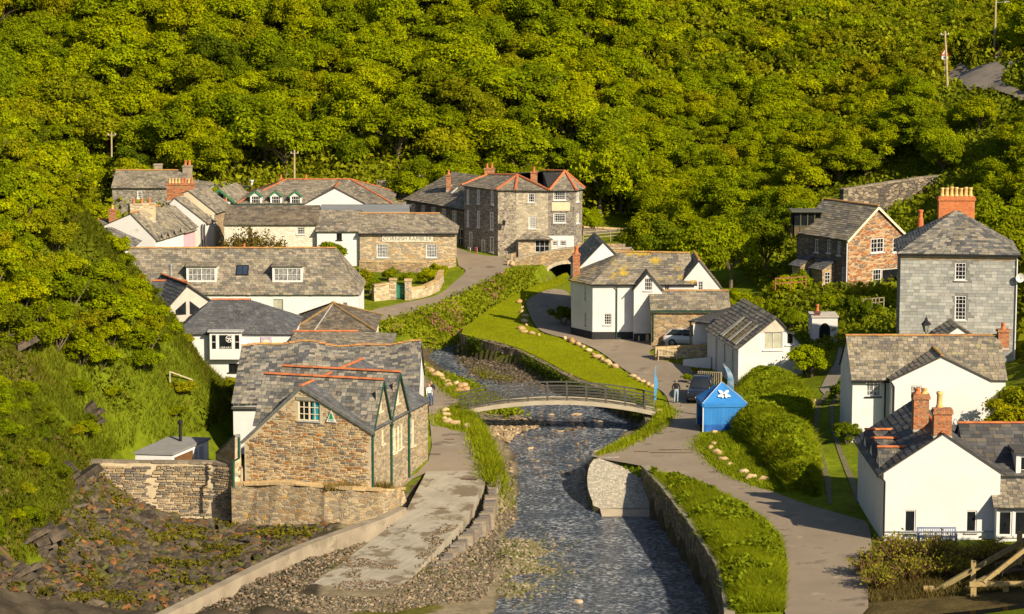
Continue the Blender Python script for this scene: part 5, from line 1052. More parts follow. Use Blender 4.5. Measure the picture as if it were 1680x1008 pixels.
# --- white cottage with lichen spotted roof and front gable wing
lc = FH('white_lichen_roof_cottage', 'white cottage with orange lichen spots on its roof and a wide front gable', 1399, 1650, 622, 553, 172.5, .8, 6.4, wall=white_wall, pal=PAL_OLD, rmat=slate_spots, ridge_mat=old_ridge, each=True, eave=.2)
lc.win('S', (1421, 624, 1445, 651), 4, 3, px=True, mid=True, fw=.08, pane=pane_curtain, sillmat=black_paint); lc.build()
gutter(lc.t, lc.f0-UP*.12, lc.f0.lerp(lc.f1, .26)-UP*.12); downpipe(lc.t, onplane(1451, 626, lc.L(0, -.1), lc.V), onplane(1451, 704, lc.L(0, -.1), lc.V), black_paint, .05)
pr = at(1625, 630, 171.3); plf = at(1463, 625, 171.3); pk = at(1543, 586, 171.3)
lw = House('white_gable_wing', 'wide white gable wing with black gutter and sash window, brick chimneys before it', (pr.x, 171.3, .8), 90, 4.2, pr.x-plf.x, plf.z-.8, pk.z-plf.z, wall=smooth_white, pal=PAL_OLD, ridge_mat=old_ridge, verge=.1, eave=.12)
lw.win('W', (1493, 633, 1511, 670), 4, 4, mid=True, fw=.08, pane=pane_curtain, frame=white_paint); lw.build()
downpipe(lw.t, lw.L(-.1, lw.d+.05, lw.he-.1), lw.L(-.08, lw.d-.15, 0), black_paint, .055)
chimney(lc.ro, at(1645, 565, 175.7)-UP*.4, .75, .7, 1.45, brick_mat, 1, pot_red, poth=.45, potr=.16)
# lower white porch gable behind the lichened ridge
pg = House('white_porch', 'small white gabled porch with arched light at the slate hung house', (at(1597, 560, 186).x, 186, 3.0), 90, 4, 2.2, at(1560, 553, 186).z-3.0, .75, wall=smooth_white, pal=PAL_MIX, verge=.12, category='porch'); pg.build()

# --- front white house
fz = .35; fy = 146.0; pr = at(1641, 800, fy); pl_ = at(1450, 776, fy); pk = at(1546, 713, fy)
fh = House('white_front_house', 'white gabled house with grey slate roof and red brick chimneys beside the lane', (pr.x, fy, fz), 90, 11, pr.x-pl_.x, pl_.z-fz, pk.z-pl_.z, wall=smooth_white, pal=PAL_DARK, ridge_mat=terracotta, each=True, verge=.06, eave=.3, rowh=.3, sw=(.35, .6))
for r in ((1484, 837, 1502, 874), (1585, 838, 1602, 874)): fh.win('W', r, 1, 1, fw=.08, sillmat=lead)
fh.build(); chimney(fh.ro, fh.L(.5, fh.d/2, fh.he+fh.rise-.3), 1.05, .7, 1.75, brick_mat, 0, caph=.3)
pot(fh.ro, fh.L(.9, fh.d/2+.1, fh.he+fh.rise+1.4), pot_buff, 1.0, .2)
chimney(fh.ro, fh.L(4.0, fh.d/2+.7, fh.he+fh.rise-.6), .9, .7, 2.3, brick_mat, 2, [pot_red, pot_buff], caph=.3, poth=.35, potr=.2)
downpipe(fh.t, fh.L(-.15, fh.d+.2, fh.he-.2), fh.L(-.12, fh.d-.05, 0), black_paint, .055); gutter(fh.t, fh.b0-UP*.13, fh.b1-UP*.13)
b = MB(); b.box(fh.L(-.04, fh.d/2, .55), .1, fh.d, .05, fh.U, fh.V); b.build('string_course', grey_paint, fh.t)
# small slate wall dormers along its shaded side, tile ridged
for u in (2.2, 4.9, 7.6): cross_gable(fh, 'N', fh.w-u-1.0, fh.w-u+1.0, fh.he-.1, fh.he+1.0, 2.2, PAL_DARK, ridge_mat=terracotta, each=True, proj=.1); o_, x_, n_, l_ = fh.face['N']; b = MB(); b.poly([o_+x_*(fh.w-u-1)+UP*(fh.he-.6)+n_*.04, o_+x_*(fh.w-u+1)+UP*(fh.he-.6)+n_*.04, o_+x_*(fh.w-u+1)+UP*(fh.he-.1)+n_*.04, o_+x_*(fh.w-u)+UP*(fh.he+.95)+n_*.04, o_+x_*(fh.w-u-1)+UP*(fh.he-.1)+n_*.04]); b.build('dormer_cheek', smooth_white, fh.t)
rwg = FH('white_slate_wing', 'white wing with dark slate roof and red ridge right of the front gable', 1590, 1760, 778, 697, 148.2, .4, 7.0, wall=smooth_white, pal=PAL_DARK, ridge_mat=terracotta, each=True, eave=.25, rowh=.32, sw=(.4, .75))
rwg.build(); o_, x_, n_, l_ = rwg.face['S']
# window dormer breaking its eave, at the frame's edge
fo = Vector((rwg.O.x, rwg.O.y-.05, 0)); fq = (fo, Vector((1, 0, 0)), Vector((0, -1, 0))); a = frect((*fq, 1), (1673, 748, 1705, 795)); b = MB()
wall_face(b, fo, fq[1], fq[2], [(a[0]-.2, a[1]-.2), (a[2]+.2, a[1]-.2), (a[2]+.2, a[3]+.2), (a[0]-.2, a[3]+.2)], [a], .1); wall_face(b, fo+fq[1]*(a[0]-.2)+Vector((0, 1.6, 0)), Vector((0, -1, 0)), Vector((-1, 0, 0)), [(0, a[1]-.2), (1.6, a[1]-.2), (1.6, a[3]+.2), (0, a[3]+.2)], []); b.build('dormer', smooth_white, rwg.t); window(rwg.t, *fq, *a, nx=2, ny=2, fw=.1); b = MB(); b.box(fo+fq[1]*(a[0]+a[2])/2+UP*(a[3]+.28)+Vector((0, .7, 0)), a[2]-a[0]+.8, 2.0, .14); b.build('dormer_roof', under_mat, rwg.t)
# bay with slate roof and wide window
by_ = 145.2; xa, xb = at(1635, 850, by_).x, at(1730, 850, by_).x; za, zb_ = at(1640, 831, by_).z, at(1640, 790, by_+1.6).z
bw = thing('slate_roofed_bay', 'slate roofed bay with wide white windows at the picture edge', 'porch', (xa, by_, fz))
fq = (Vector((xa, by_, 0)), Vector((1, 0, 0)), Vector((0, -1, 0)), 1); a = frect(fq, (1638, 838, 1660, 880)); a2 = frect(fq, (1664, 838, 1700, 880)); b = MB()
wall_face(b, *fq[:3], [(0, fz-.3), (xb-xa, fz-.3), (xb-xa, za), (0, za)], [a, a2]); wall_face(b, Vector((xa, by_+2.2, 0)), Vector((0, -1, 0)), Vector((-1, 0, 0)), [(0, fz-.3), (2.2, fz-.3), (2.2, za), (0, za)], []); b.build('wall', smooth_white, bw)
window(bw, *fq[:3], *a, nx=1, ny=1, fw=.1); window(bw, *fq[:3], *a2, nx=1, ny=1, fw=.1)
plain_roof(bw, [(Vector((xa-.25, by_-.3, za-.02)), Vector((xb, by_-.3, za-.02)), Vector((xb, by_+2.2, zb_)), Vector((xa-.1, by_+2.2, zb_)))], PAL_OLD, slate_mat, .24, (.26, .4))
# --- timber summerhouse on the slope
ps = at(1302, 381, 232); su = thing('timber_summerhouse', 'small dark green timber summerhouse with glazed front among the trees', 'shed', tuple(ps)); b = MB(); w_ = 2.5; d_ = 2.0; z0 = ps.z-.3
for x in (0, .62, 1.25, 1.9, 2.5): b.box(ps+Vector((x, 0, .75)), .1, .1, 2.1)
for y in (0, 2.0): b.box(ps+Vector((0, y, .75)), .1, .1, 2.1)
for z in (-.2, .55, 1.75): b.box(ps+Vector((1.25, 0, z)), 2.5, .09, .09); b.box(ps+Vector((0, 1, z)), .09, 2, .09)
b.build('frame', mat('summerhouse_green', (.08, .085, .05), None, 4), su)
b = MB(); b.box(ps+Vector((1.25, .02, .2)), 2.5, .05, .75); b.box(ps+Vector((0, 1, .2)), .05, 2, .75); b.box(ps+Vector((1.25, 2, .8)), 2.5, .05, 2); b.box(ps+Vector((2.5, 1, .8)), .05, 2, 2); b.build('boarding', mat('summerhouse_boards', (.11, .08, .045), None, 4), su)
b = MB(); b.box(ps+Vector((.93, .03, 1.15)), 1.8, .02, 1.1); b.build('pane', pane_dark, su); b = MB(); b.box(ps+Vector((1.25, .9, 1.9)), 3.0, 2.6, .1, Wv=Vector((.0, .06, 1)).normalized()); b.build('roof', mat('summerhouse_roof', (.10, .105, .09), None, 3), su)
# ------------------------------------------------------------ terrace and roofs at the upper left
def GV(name, label, x0, xp, x1, pe0, pp, pe1, Y, zb, length, yaw=75, **kw):
    """house with its gable towards the valley: picture measures of both eaves and the peak"""
    l, r, p = at(x0, pe0, Y), at(x1, pe1, Y), at(xp, pp, Y); w_ = r.x-l.x
    return House(name, label, (r.x, Y, zb), yaw, length, w_/max(.6, math.sin(R(yaw))), r.z-zb, p.z-r.z, he2=l.z-zb, rv=(r.x-p.x)/w_, **kw)
t1 = GV('white_gable_terrace_house', 'broad white gabled terrace house with grey roof and stone stacks, nearest of its row', 165, 213, 255, 374, 353, 393, 250, 2.0, 7.5, 76, wall=smooth_white, pal=PAL_OLD, rmat=slate_spots, verge=.05, ridge_mat=old_ridge)
t1.win('W', (194, 389, 209, 401), 2, 1, frame=black_paint, pane=pane_blind); t1.build()
for k, u in enumerate((1.0, 2.7, 4.4, 6.1)):
    cross_gable(t1, 'S', u-.45, u+.45, t1.he-.1, t1.he+.42, 1.2, PAL_OLD, proj=.25)
chimney(t1.ro, at(233, 358, 253)-UP*.5, 2.6, .8, 2.0, stone_beige, 3, pot_red, X=Vector((.9, .4, 0)).normalized())
t2 = House('pink_terrace_house', 'narrow pink washed terrace cottage between white ones', t1.L(7.55, 0, 0), 76, 3.2, t1.d, t1.he-.1, t1.rise-.1, rv=t1.rv, he2=t1.he2, wall=pink_wall, pal=PAL_OLD, verge=.02); t2.win('S', (.8, 1, 1.5, 2.2), 2, 2, px=False); t2.build()
t3 = GV('cream_gable_terrace_house', 'cream edged terrace house with slate roof behind the pink cottage', 258, 273, 310, 352, 343, 374, 259, 2.2, 2.2, 78, wall=cream_wall, pal=PAL_OLD, verge=.05); t3.build()
t4 = GV('tall_white_gable_house', 'tall white gabled house with dark downpipes in the terrace', 277, 285, 338, 335, 327, 366, 261.5, 2.4, 2.6, 79, wall=smooth_white, pal=PAL_OLD, verge=.05)
t4.win('W', (312, 367, 321, 381), 2, 2, frame=white_paint, pane=pane_blind); t4.win('W', (312, 394, 322, 406), 4, 2); t4.build()
for x in (332, 336): downpipe(t4.t, onplane(x, 368, t4.L(-.1, 0), t4.U), onplane(x, 408, t4.L(-.1, 0), t4.U))
chimney(t4.ro, at(297, 327, 268)-UP*.3, 2.9, .9, 2.0, brick_mat, 8, [pot_buff, pot_buff, pot_buff, pot_buff, pot_red, pot_red, pot_buff, pot_red], poth=.55)
t5 = GV('buff_stone_gable_house', 'buff stone gabled house with tall narrow windows at the end of the terrace', 300, 308, 353, 318, 315, 349, 264.5, 2.6, 6, 80, wall=cream_wall, pal=PAL_OLD, verge=.05); t5.win('W', (343, 353, 347, 371), 1, 2, pane=pane_blind); t5.win('W', (350, 352, 353.5, 370), 1, 2, pane=pane_blind); t5.wmat = {'S': stone_brown}; t5.build()
t6 = FH('white_end_house', 'white house wall just right of the terrace end above the tree', 354, 366, 370, 352, 268, 2.6, 6, wall=smooth_white, pal=PAL_OLD); t6.build()
# hillside house with big grey stack
u1 = FH('grey_roofed_hillside_house', 'grey slate house with tall pale chimney stack on the hillside', 184, 300, 308, 281, 285, 4.2, 7.5, wall=stone_grey, pal=PAL_OLD, ridge_mat=old_ridge); u1.win('S', (225, 313, 234, 326), 3, 4, fw=.1); u1.build()
chimney(u1.ro, u1.L(u1.w+.1, 3.6, u1.he+.5), 1.0, 1.0, at(303, 272, 288).z-u1.he-u1.O.z-.5, concrete, 2, pot_red, poth=.6, potr=.16)
chimney(u1.ro, u1.L(4.6, 4.2, u1.he+u1.rise-.5), .9, .7, 1.3, concrete, 0)
u2 = FH('dark_roofed_house', 'small house with near black slate roof behind the grey chimney house', 184, 225, 282, 270, 293, 6.0, 6, wall=stone_grey, pal=PAL_DARK); u2.build()
u3 = FH('lean_roof_house', 'low slate house with white wall right of the tall grey stack', 305, 340, 309, 296, 284, 4.0, 6, wall=smooth_white, pal=PAL_OLD, hip=(0, 2)); u3.build()
u4 = GV('green_bargeboard_house', 'pale house with green bargeboards and square attic window', 333, 360, 390, 334, 311, 335, 278, 3.2, 7, 82, wall=masonry('limewashed_rubble', [(.6, .55, .46)], (.6, .5, .4)), pal=PAL_OLD, barge=bright_green_paint, verge=.25)
u4.win('W', (356, 318, 367, 328), 2, 1, frame=grey_paint); u4.build(); chimney(u4.t, at(371, 341, 272)-UP*.8, .7, .6, 1.4, smooth_white, 1, pot_red)
u5 = FH('rooflight_house', 'slate house with two rooflights behind the green bargeboard gable', 345, 412, 318, 300, 288, 4.0, 8, wall=smooth_white, pal=PAL_NEW, ridge_mat=old_ridge, hip=(0, 2.5)); u5.build(); skylight(u5, (389, 311, 398, 317)); skylight(u5, (405, 311, 412, 316))
b = MB(); c = at(413, 305, 288); b.lathe(c, [(.12, -.5), (.12, .3), (.3, .6), (.3, .65)], 8); b.build('vent_cowl', white_paint, u5.t)
# roofs peeping over the bushes at far left
v1 = FH('orange_ridged_cottage', 'small slate cottage with orange ridge and red stack beside the left bushes', 137, 190, 378, 362, 256, 2.6, 6, wall=smooth_white, pal=PAL_OLD, ridge_mat=terracotta); v1.build(); chimney(v1.ro, at(185, 364, 258)-UP*.4, .7, .6, 1.7, brick_mat, 1, pot_buff, poth=.4)
v2 = FH('dark_slate_outbuilding', 'dark blue slate hipped outbuilding peeping above the bushes', 130, 213, 407, 374, 240, 2.0, 6, hip=(2.2, 2.2), wall=smooth_white, pal=PAL_MIX); v2.build()
# ------------------------------------------------------------ harbour walls, quays, slipways, footbridge
def wall_run(name, label, pts, material, cap=None, thick=.45, category='wall', capname='coping', part='wall', rough=.05, step=.8, group=None):
    """free-standing wall along points (x, y, foot level, top level), with uneven coping stones"""
    P = [Vector(p[:2]) for p in pts]; t = thing(name, label, category, (pts[0][0], pts[0][1], pts[0][2]), group); L = []
    for k in range(len(pts)-1):
        n = max(1, int((P[k+1]-P[k]).length/step))
        for j in range(n): a = j/n; L.append([pts[k][i]*(1-a)+pts[k+1][i]*a for i in range(4)])
    L.append(list(pts[-1])); m = MB(); R_ = []
    for i, p in enumerate(L):
        d = Vector((L[min(i+1, len(L)-1)][0]-L[max(i-1, 0)][0], L[min(i+1, len(L)-1)][1]-L[max(i-1, 0)][1])).normalized(); nn = Vector((d.y, -d.x, 0)); c = Vector((p[0], p[1], 0)); o1, o2 = random.uniform(-rough, rough), random.uniform(-rough, rough)
        R_.append([c+nn*(thick/2+.08+o1)+UP*p[2], c+nn*(thick/2+o2)+UP*p[3], c-nn*(thick/2+o2)+UP*p[3], c-nn*(thick/2+.05+o1)+UP*p[2]])
    for a, b in zip(R_[:-1], R_[1:]):
        m.add(a+b, [(0, 4, 5, 1), (1, 5, 6, 2), (2, 6, 7, 3)])
    m.poly(R_[0]); m.poly(R_[-1][::-1]); w_ = m.build(part, material, t, fixn=True)
    if cap:
        for a, b in zip(L[:-1], L[1:]):
            A, B = Vector((a[0], a[1], a[3]+.06)), Vector((b[0], b[1], b[3]+.06)); g = (B-A)*.02; c = MB(); c.bar(A+g, B-g, thick+random.uniform(.0, .16), random.uniform(.10, .20)); c.build(capname, cap, t)
    return t
def W4(px, py, zt, zb): p = on(px, py, zt); return (p.x, p.y, zb, zt)
lichen_stone = masonry('sea_wall_rubble', [(.36, .28, .17), (.25, .21, .15), (.44, .34, .20), (.20, .17, .13), (.30, .19, .09)], (.38, .32, .22), sx=2.0, sz=5, stain=(.40, .34, .24), stain_at=.60, stain_scale=.7)
# harbour wall left of the hostel (top just below picture y 757)
hw = [W4(148, 758, 1.25, -2.2), W4(250, 759, 1.25, -2.4), W4(352, 760, 1.25, -2.4), W4(400, 768, 1.15, -2.4)]
hwall = wall_run('harbour_wall', 'weathered rubble harbour wall left of the hostel below the white hut', hw, mortar, stone_mats[3], .55)
hwp = [c for c in hwall.children if c.name.startswith('wall')][0]
for a, b in zip(hw[:-1], hw[1:]):
    A, B = Vector((a[0], a[1], 0)), Vector((b[0], b[1], 0)); X = (B-A).normalized(); N = X.cross(UP); l = (B-A).length
    STG = [(.36, .30, .21), (.28, .23, .16), (.22, .19, .15), (.42, .35, .24), (.30, .18, .08), (.17, .15, .13)]
    stone_wall(hwp, A+N*.345, X, N, lambda s, z: 0 < s < l and z < 1.2, 0, l, -2.2, 1.22, [stone_mats[1], stone_mats[3], stone_mats[6], stone_mats[7]], STG, rh=(.08, .2), rw=(.2, .6), each=100, proud=(.03, .09))
# battered retaining wall under the hostel, lichen splashed
rt = [W4(384, 812, .2, -2.4), W4(500, 792, .55, -2.4), W4(600, 798, .55, -2.3), W4(655, 822, .1, -1.9), W4(658, 838, -.45, -1.7)]
o, x_, n_, l_ = hostel.face['W']; B0 = o+n_*.35+x_*l_; A0 = o+n_*.5
p1 = B0+x_*.7-n_*.2; p2 = p1+hostel.U*1.6+x_*.1
rt = [(A0.x-.5, A0.y+.2, -2.4, .15), ((A0.x*2+B0.x)/3, (A0.y*2+B0.y)/3-.25, -2.4, .55), ((A0.x+B0.x*2)/3, (A0.y+B0.y*2)/3-.35, -2.4, .5), (p1.x, p1.y, -2.2, .35), (p2.x, p2.y, -1.8, .05), (p2.x+.5, p2.y+1.6, -1.2, -.2)]
stone_lich = masonry('lichened_retaining_rubble', [(.38, .30, .19), (.27, .22, .15), (.40, .31, .19), (.20, .165, .12), (.30, .19, .09)], (.36, .30, .21), sx=2.6, sz=6.5, stain=(.50, .27, .02), stain_at=.60, stain_scale=1.1)
wall_run('retaining_wall', 'lichen splashed rubble retaining wall at the foot of the hostel gable', rt, stone_lich, stone_mats[4], .7, rough=.12)
# rendered patches and boulders built into the walls
def blob(name, c, r, material, seed=0, parent=None, squash=(1, 1, 1), sub=2, rough=.22, flat=False, **tags):
    bm = bmesh.new(); bmesh.ops.create_icosphere(bm, subdivisions=sub, radius=1)
    for v in bm.verts:
        k = 1+rough*noise.noise(v.co*1.3+Vector((seed*3.1, seed*1.7, 0)))*1.6+rough*.5*noise.noise(v.co*3.1+Vector((seed, 0, seed*2.3))); v.co = Vector((v.co.x*squash[0]*k, v.co.y*squash[1]*k, v.co.z*squash[2]*k))*r
    me = bpy.data.meshes.new(name); bm.to_mesh(me); bm.free(); me.materials.append(material); me.polygons.foreach_set('use_smooth', [not flat]*len(me.polygons))
    if parent is None and tags.get('_mesh'): return me
    return me
rock_grey = mat('shore_rock', (.105, .085, .062), (.045, .038, .03), 1.5, bump=.8, bscale=7, dist=.06, objrand=.25, stain=(.22, .10, .03), stain_scale=.8, stain_at=.63, stain2=(.08, .085, .015), s2_at=.6, s2_scale=1.1)
rock_pale = mat('rendered_rock', (.30, .26, .19), (.20, .17, .12), 1.2, bump=.9, bscale=5, dist=.08, stain=(.13, .11, .08), stain_at=.53, stain_scale=1.2)
# quay wall on the right bank and upright-slate retaining wall below the lawn
def along_cut(i0, i1, zt, foot=-2.6, off=.06):
    out = []
    for i in range(i0, i1+1): p = CUTP[i]; out.append((p[0]-.0, p[1], foot, zt(p[0], p[1])))
    return out
wall_run('quay_wall', 'dark river wall below the grassy quay edge on the right', along_cut(0, 5, lambda x, y: .12)[0:6], stone_quay, mat('quay_coping', (.26, .23, .17), (.18, .16, .11), 2, bump=.5), .5)
wall_run('upright_slate_wall', 'river wall of upright slates with hanging ivy below the bright lawn', along_cut(11, 16, lambda x, y: bh(x, y)+.02, -2.2), stone_upright, None, .4, rough=.1)
# right slipway: stone setts running into the water, concrete toe
def ramp(name, quad, material, levels, n=(10, 10), thick=1.6, rough=.0):
    a, b, c, d = [Vector((*q, z)) for q, z in zip(quad, levels)]; V = []; F_ = []; nu, nv = n
    for j in range(nv+1):
        for i in range(nu+1): p = a.lerp(b, i/nu).lerp(d.lerp(c, i/nu), j/nv); V.append((p.x, p.y, p.z+random.uniform(-rough, rough)))
    for j in range(nv):
        for i in range(nu): k = j*(nu+1)+i; F_.append((k, k+1, k+nu+2, k+nu+1))
    m = MB(); m.add(V, F_); R_ = [a, b, c, d]
    for p, q in zip(R_, R_[1:]+R_[:1]): m.poly([p-UP*.003, q-UP*.003, q-UP*thick, p-UP*thick])
    return m.build(name, material, fixn=False)
setts = masonry('slipway_setts', [(.42, .385, .31), (.36, .33, .265), (.47, .43, .345), (.31, .285, .23)], (.24, .215, .165), sx=5.5, sz=5.5, mort=.04, bump=.5)
wtr = -2.2
SLZ = lambda X, Y: np.minimum(.035, .035-(171.4-np.asarray(Y))*.268)
def onslip(px, py):
    r_ = ray(px, py); k = .268; t = (CAMZ-(.035-171.4*k))/(k*r_.y-r_.z); return (r_.x*t, r_.y*t)
def slip(name, pts, m_):
    P = smooth_poly([onslip(a, b) for a, b in pts], 2) if name == 'stone_slipway' else np.array([onslip(a, b) for a, b in pts]); o = struct(sheet(name, P, m_, .0, .5, SLZ)); k = MB()
    for (x0, y0), (x1, y1) in zip(P, np.roll(P, -1, 0)): k.poly([(x0, y0, float(SLZ(0, y0))), (x1, y1, float(SLZ(0, y1))), (x1, y1, float(SLZ(0, y1))-1.9), (x0, y0, float(SLZ(0, y0))-1.9)])
    k.build('side_wall', stone_quay, o); return o
slip('stone_slipway', [(1000, 746), (974, 754), (965, 772), (964, 798), (972, 822), (984, 834), (1077, 834), (1068, 806), (1058, 770), (1030, 748)], setts)
slip('slipway_toe', [(984, 833.5), (988, 850), (993, 860), (1088, 860), (1080, 833.5)], mat('wet_toe', (.38, .32, .235), (.31, .26, .19), 1, bump=.3))
# left slipway of pale concrete down to the shingle, with its kerb wall
slip_mat = mat('pale_wet_concrete', (.33, .30, .24), (.26, .235, .185), .6, bump=.3, bscale=10, stain=(.15, .12, .08), stain_scale=.5, stain_at=.50, stain2=(.15, .09, .05), s2_at=.66, s2_scale=1.2)
struct(ramp('concrete_slipway', [g2(480, 985, -2.0), g2(640, 985, -2.0), g2(760, 855, -.95), g2(660, 850, -.95)], slip_mat, (-1.92, -1.92, -.93, -.93), (20, 24), rough=.01))
struct(ramp('slipway_head', [g2(660, 850, -.95), g2(765, 850, -.95), g2(806, 772, 0), g2(700, 774, 0)], slip_mat, (-.95, -.95, .02, .02), (14, 14), rough=.008))
kw = [W4(256, 1012, -1.0, -2.6), W4(330, 975, -1.0, -2.6), W4(420, 930, -.95, -2.5), W4(500, 893, -.9, -2.4), W4(570, 868, -.75, -2.2), W4(625, 850, -.6, -1.9), W4(660, 832, -.4, -1.6)]
wall_run('slipway_kerb_wall', 'curving pale concrete kerb wall along the left slipway', kw, concrete, None, .62, rough=.02, step=1.2)
# slab edging on the slipway's river side: rough stones set end to end
edge = [g2(805, 775, -.1), g2(790, 840, -.9), g2(745, 885, -1.2), g2(690, 940, -1.7)]
te = thing('slipway_edging', 'line of rough slate blocks edging the slipway towards the river', 'edging', (*edge[1], -1.5))
for (ax, ay), (bx_, by_), z0_, z1_ in zip(edge[:-1], edge[1:], (-.05, -.95, -1.3), (-.95, -1.3, -1.85)):
    n = int(math.hypot(bx_-ax, by_-ay)/.42)
    for k in range(n):
        t = (k+.5)/n; b = MB(); b.box((ax+(bx_-ax)*t+.35, ay+(by_-ay)*t, z0_+(z1_-z0_)*t-.50), random.uniform(.4, 1.0), .40, .9+random.uniform(-.12, .12), U=Vector((.95, .2, 0)).normalized(), V=Vector((-.2, .95, 0)).normalized(), taper=.9); b.build('block', stone_mats[(3, 6, 6, 3)[k % 4]], te)
# --- footbridge: shallow steel arch with railings
A, B = on(752, 676, .05), on(1076, 676, .05); fb = thing('arched_footbridge', 'low arched footbridge with dark steel railings across the river', 'footbridge', tuple(A)); d = B-A; Lb = d.length; X = d.normalized(); N = X.cross(UP); nb = 28; wid = 1.7
zf = lambda t: .05+.86*(1-(2*t-1)**2)
P = lambda t, k, z=0.0: A+X*(Lb*t)-N*k+UP*(zf(t)-.05+z)
deck = mat('pale_bridge_fascia', (.37, .325, .25), (.30, .265, .20), 1, bump=.2); b = MB()
for s_ in (0, wid):
    b = MB()
    for k in range(nb): t0, t1 = k/nb, (k+1)/nb; b.add([P(t0, s_, -.32), P(t1, s_, -.32), P(t1, s_, 0), P(t0, s_, 0), P(t0, s_+.14, -.32), P(t1, s_+.14, -.32), P(t1, s_+.14, 0), P(t0, s_+.14, 0)], [(0, 1, 2, 3), (3, 2, 6, 7), (7, 6, 5, 4), (4, 5, 1, 0)])
    b.build('fascia_beam', deck, fb)
b = MB()
for k in range(nb): t0, t1 = k/nb, (k+1)/nb; b.add([P(t0, .14, -.06), P(t1, .14, -.06), P(t1, wid, -.06), P(t0, wid, -.06), P(t0, .14, -.3), P(t1, .14, -.3), P(t1, wid, -.3), P(t0, wid, -.3)], [(0, 1, 2, 3), (7, 6, 5, 4)])
b.build('deck', timber, fb)
npost = 10
for s_ in (.06, wid+.08):
    for k in range(npost):
        t = (k+.5)/npost*.985+.008; b = MB(); b.box(P(t, s_, .5), .12, .10, 1.16, X, N); b.build('post', steel_dark, fb)
    b = MB()
    for k in range(nb): b.bar(P(k/nb, s_, 1.12), P((k+1)/nb, s_, 1.12), .11, .10)
    b.build('handrail', steel_dark, fb)
    for z in (.2, .42, .64, .86):
        b = MB(); b.tube([P(k/nb, s_, z) for k in range(nb+1)], .03, 5); b.build('rail', steel_dark, fb)
for t, s_ in ((.0, 0), (.985, 0)): b = MB(); q = P(t, wid/2, -1.2); b.box(q-UP*.25, 1.2, wid+.8, 1.9, X, N); b.build('abutment', stone_quay, fb)
# garden walls by the village street
gwl = [(606, 505), (608, 474), (640, 468)]
wall_run('garden_wall', 'ruined stone garden wall beside the green gate', [(*gg(612, 494), 1.2, bh(*gg(612, 494))+1.4), (*gg(648, 490), 1.2, bh(*gg(648, 490))+1.5)], stone_beige, stone_mats[4], .5)
wall_run('curved_garden_wall', 'curved stone garden wall sweeping up from the gate to the grass', [(*gg(668, 492), 1.3, bh(*gg(668, 492))+1.0), (*gg(695, 487), 1.4, bh(*gg(695, 487))+.9), (*gg(716, 478), 1.5, bh(*gg(716, 478))+.95), (*gg(724, 462), 1.8, bh(*gg(724, 462))+1.0)], stone_beige, stone_mats[0], .45)
for k, (px, py, lab) in enumerate(((645, 491, 'square stone gate pillar left of the green gate'), (670, 492, 'square stone gate pillar right of the green gate'))):
    p = ground_at(px, py); t = thing('gate_pillar', lab, 'pillar', tuple(p), 'gate pillars'); b = MB(); b.box(p+UP*.8, .62, .62, 2.1); b.build('shaft', stone_beige, t); b = MB(); b.box(p+UP*1.9, .75, .75, .14); b.build('cap', stone_mats[4], t)
p = ground_at(657, 491); t = thing('green_gate', 'green painted boarded gate between two stone pillars', 'gate', tuple(p)); 
for k in range(6): b = MB(); b.box(p+Vector((-.42+k*.17, 0, .75)), .155, .05, 1.3+.05*math.sin(k)); b.build('board', mat('gate_green', (.03, .18, .12), None, 5), t)
b = MB(); b.box(p+Vector((0, .05, .4)), 1.0, .04, .1); b.box(p+Vector((0, .05, 1.1)), 1.0, .04, .1); b.build('rail', MATS['gate_green'], t)
# low wall with roof of ivy behind the rambler garden; terrace wall on the hill
wall_run('shop_garden_wall', 'low stone wall under the lettered shop with pale coping', [(*gg(590, 446), 1.9, bh(*gg(590, 446))+1.0), (*gg(700, 447), 2.0, bh(*gg(700, 447))+1.0), (*gg(745, 437), 2.1, bh(*gg(745, 437))+.7)], stone_brown, stone_mats[4], .4)
hx = [at(1380, 338, 245), at(1440, 322, 248), at(1500, 312, 250), at(1580, 296, 252)]; ht = [at(1380, 312, 245).z, at(1440, 303, 248).z, at(1500, 294, 250).z, at(1580, 284, 252).z]
wall_run('hillside_terrace_wall', 'tall dark stone terrace wall behind the slate hung house', [(p.x, p.y, p.z-3, z) for p, z in zip(hx, ht)], masonry('terrace_rubble', [(.20, .16, .12), (.09, .08, .07), (.28, .23, .17), (.13, .11, .09)], (.05, .045, .035), sx=1.7, sz=4.2, stain=(.10, .12, .03), stain_at=.62), stone_mats[3], .5)
# low wall with bench before the workshop and white garden wall
wall_run('low_rubble_wall', 'low rubble wall behind the wooden bench', [(*gg(1074, 590), .2, bh(*gg(1074, 590))+.9), (*gg(1128, 586), .2, bh(*gg(1128, 586))+.85), (*gg(1168, 586), .2, bh(*gg(1168, 586))+1.0)], stone_beige, stone_mats[4], .45)
wall_run('whitewashed_garden_wall', 'low whitewashed wall in the workshop garden', [(*gg(1122, 600), .0, bh(*gg(1122, 600))+.5), (*gg(1168, 604), .0, bh(*gg(1168, 604))+.9)], white_wall, None, .35)
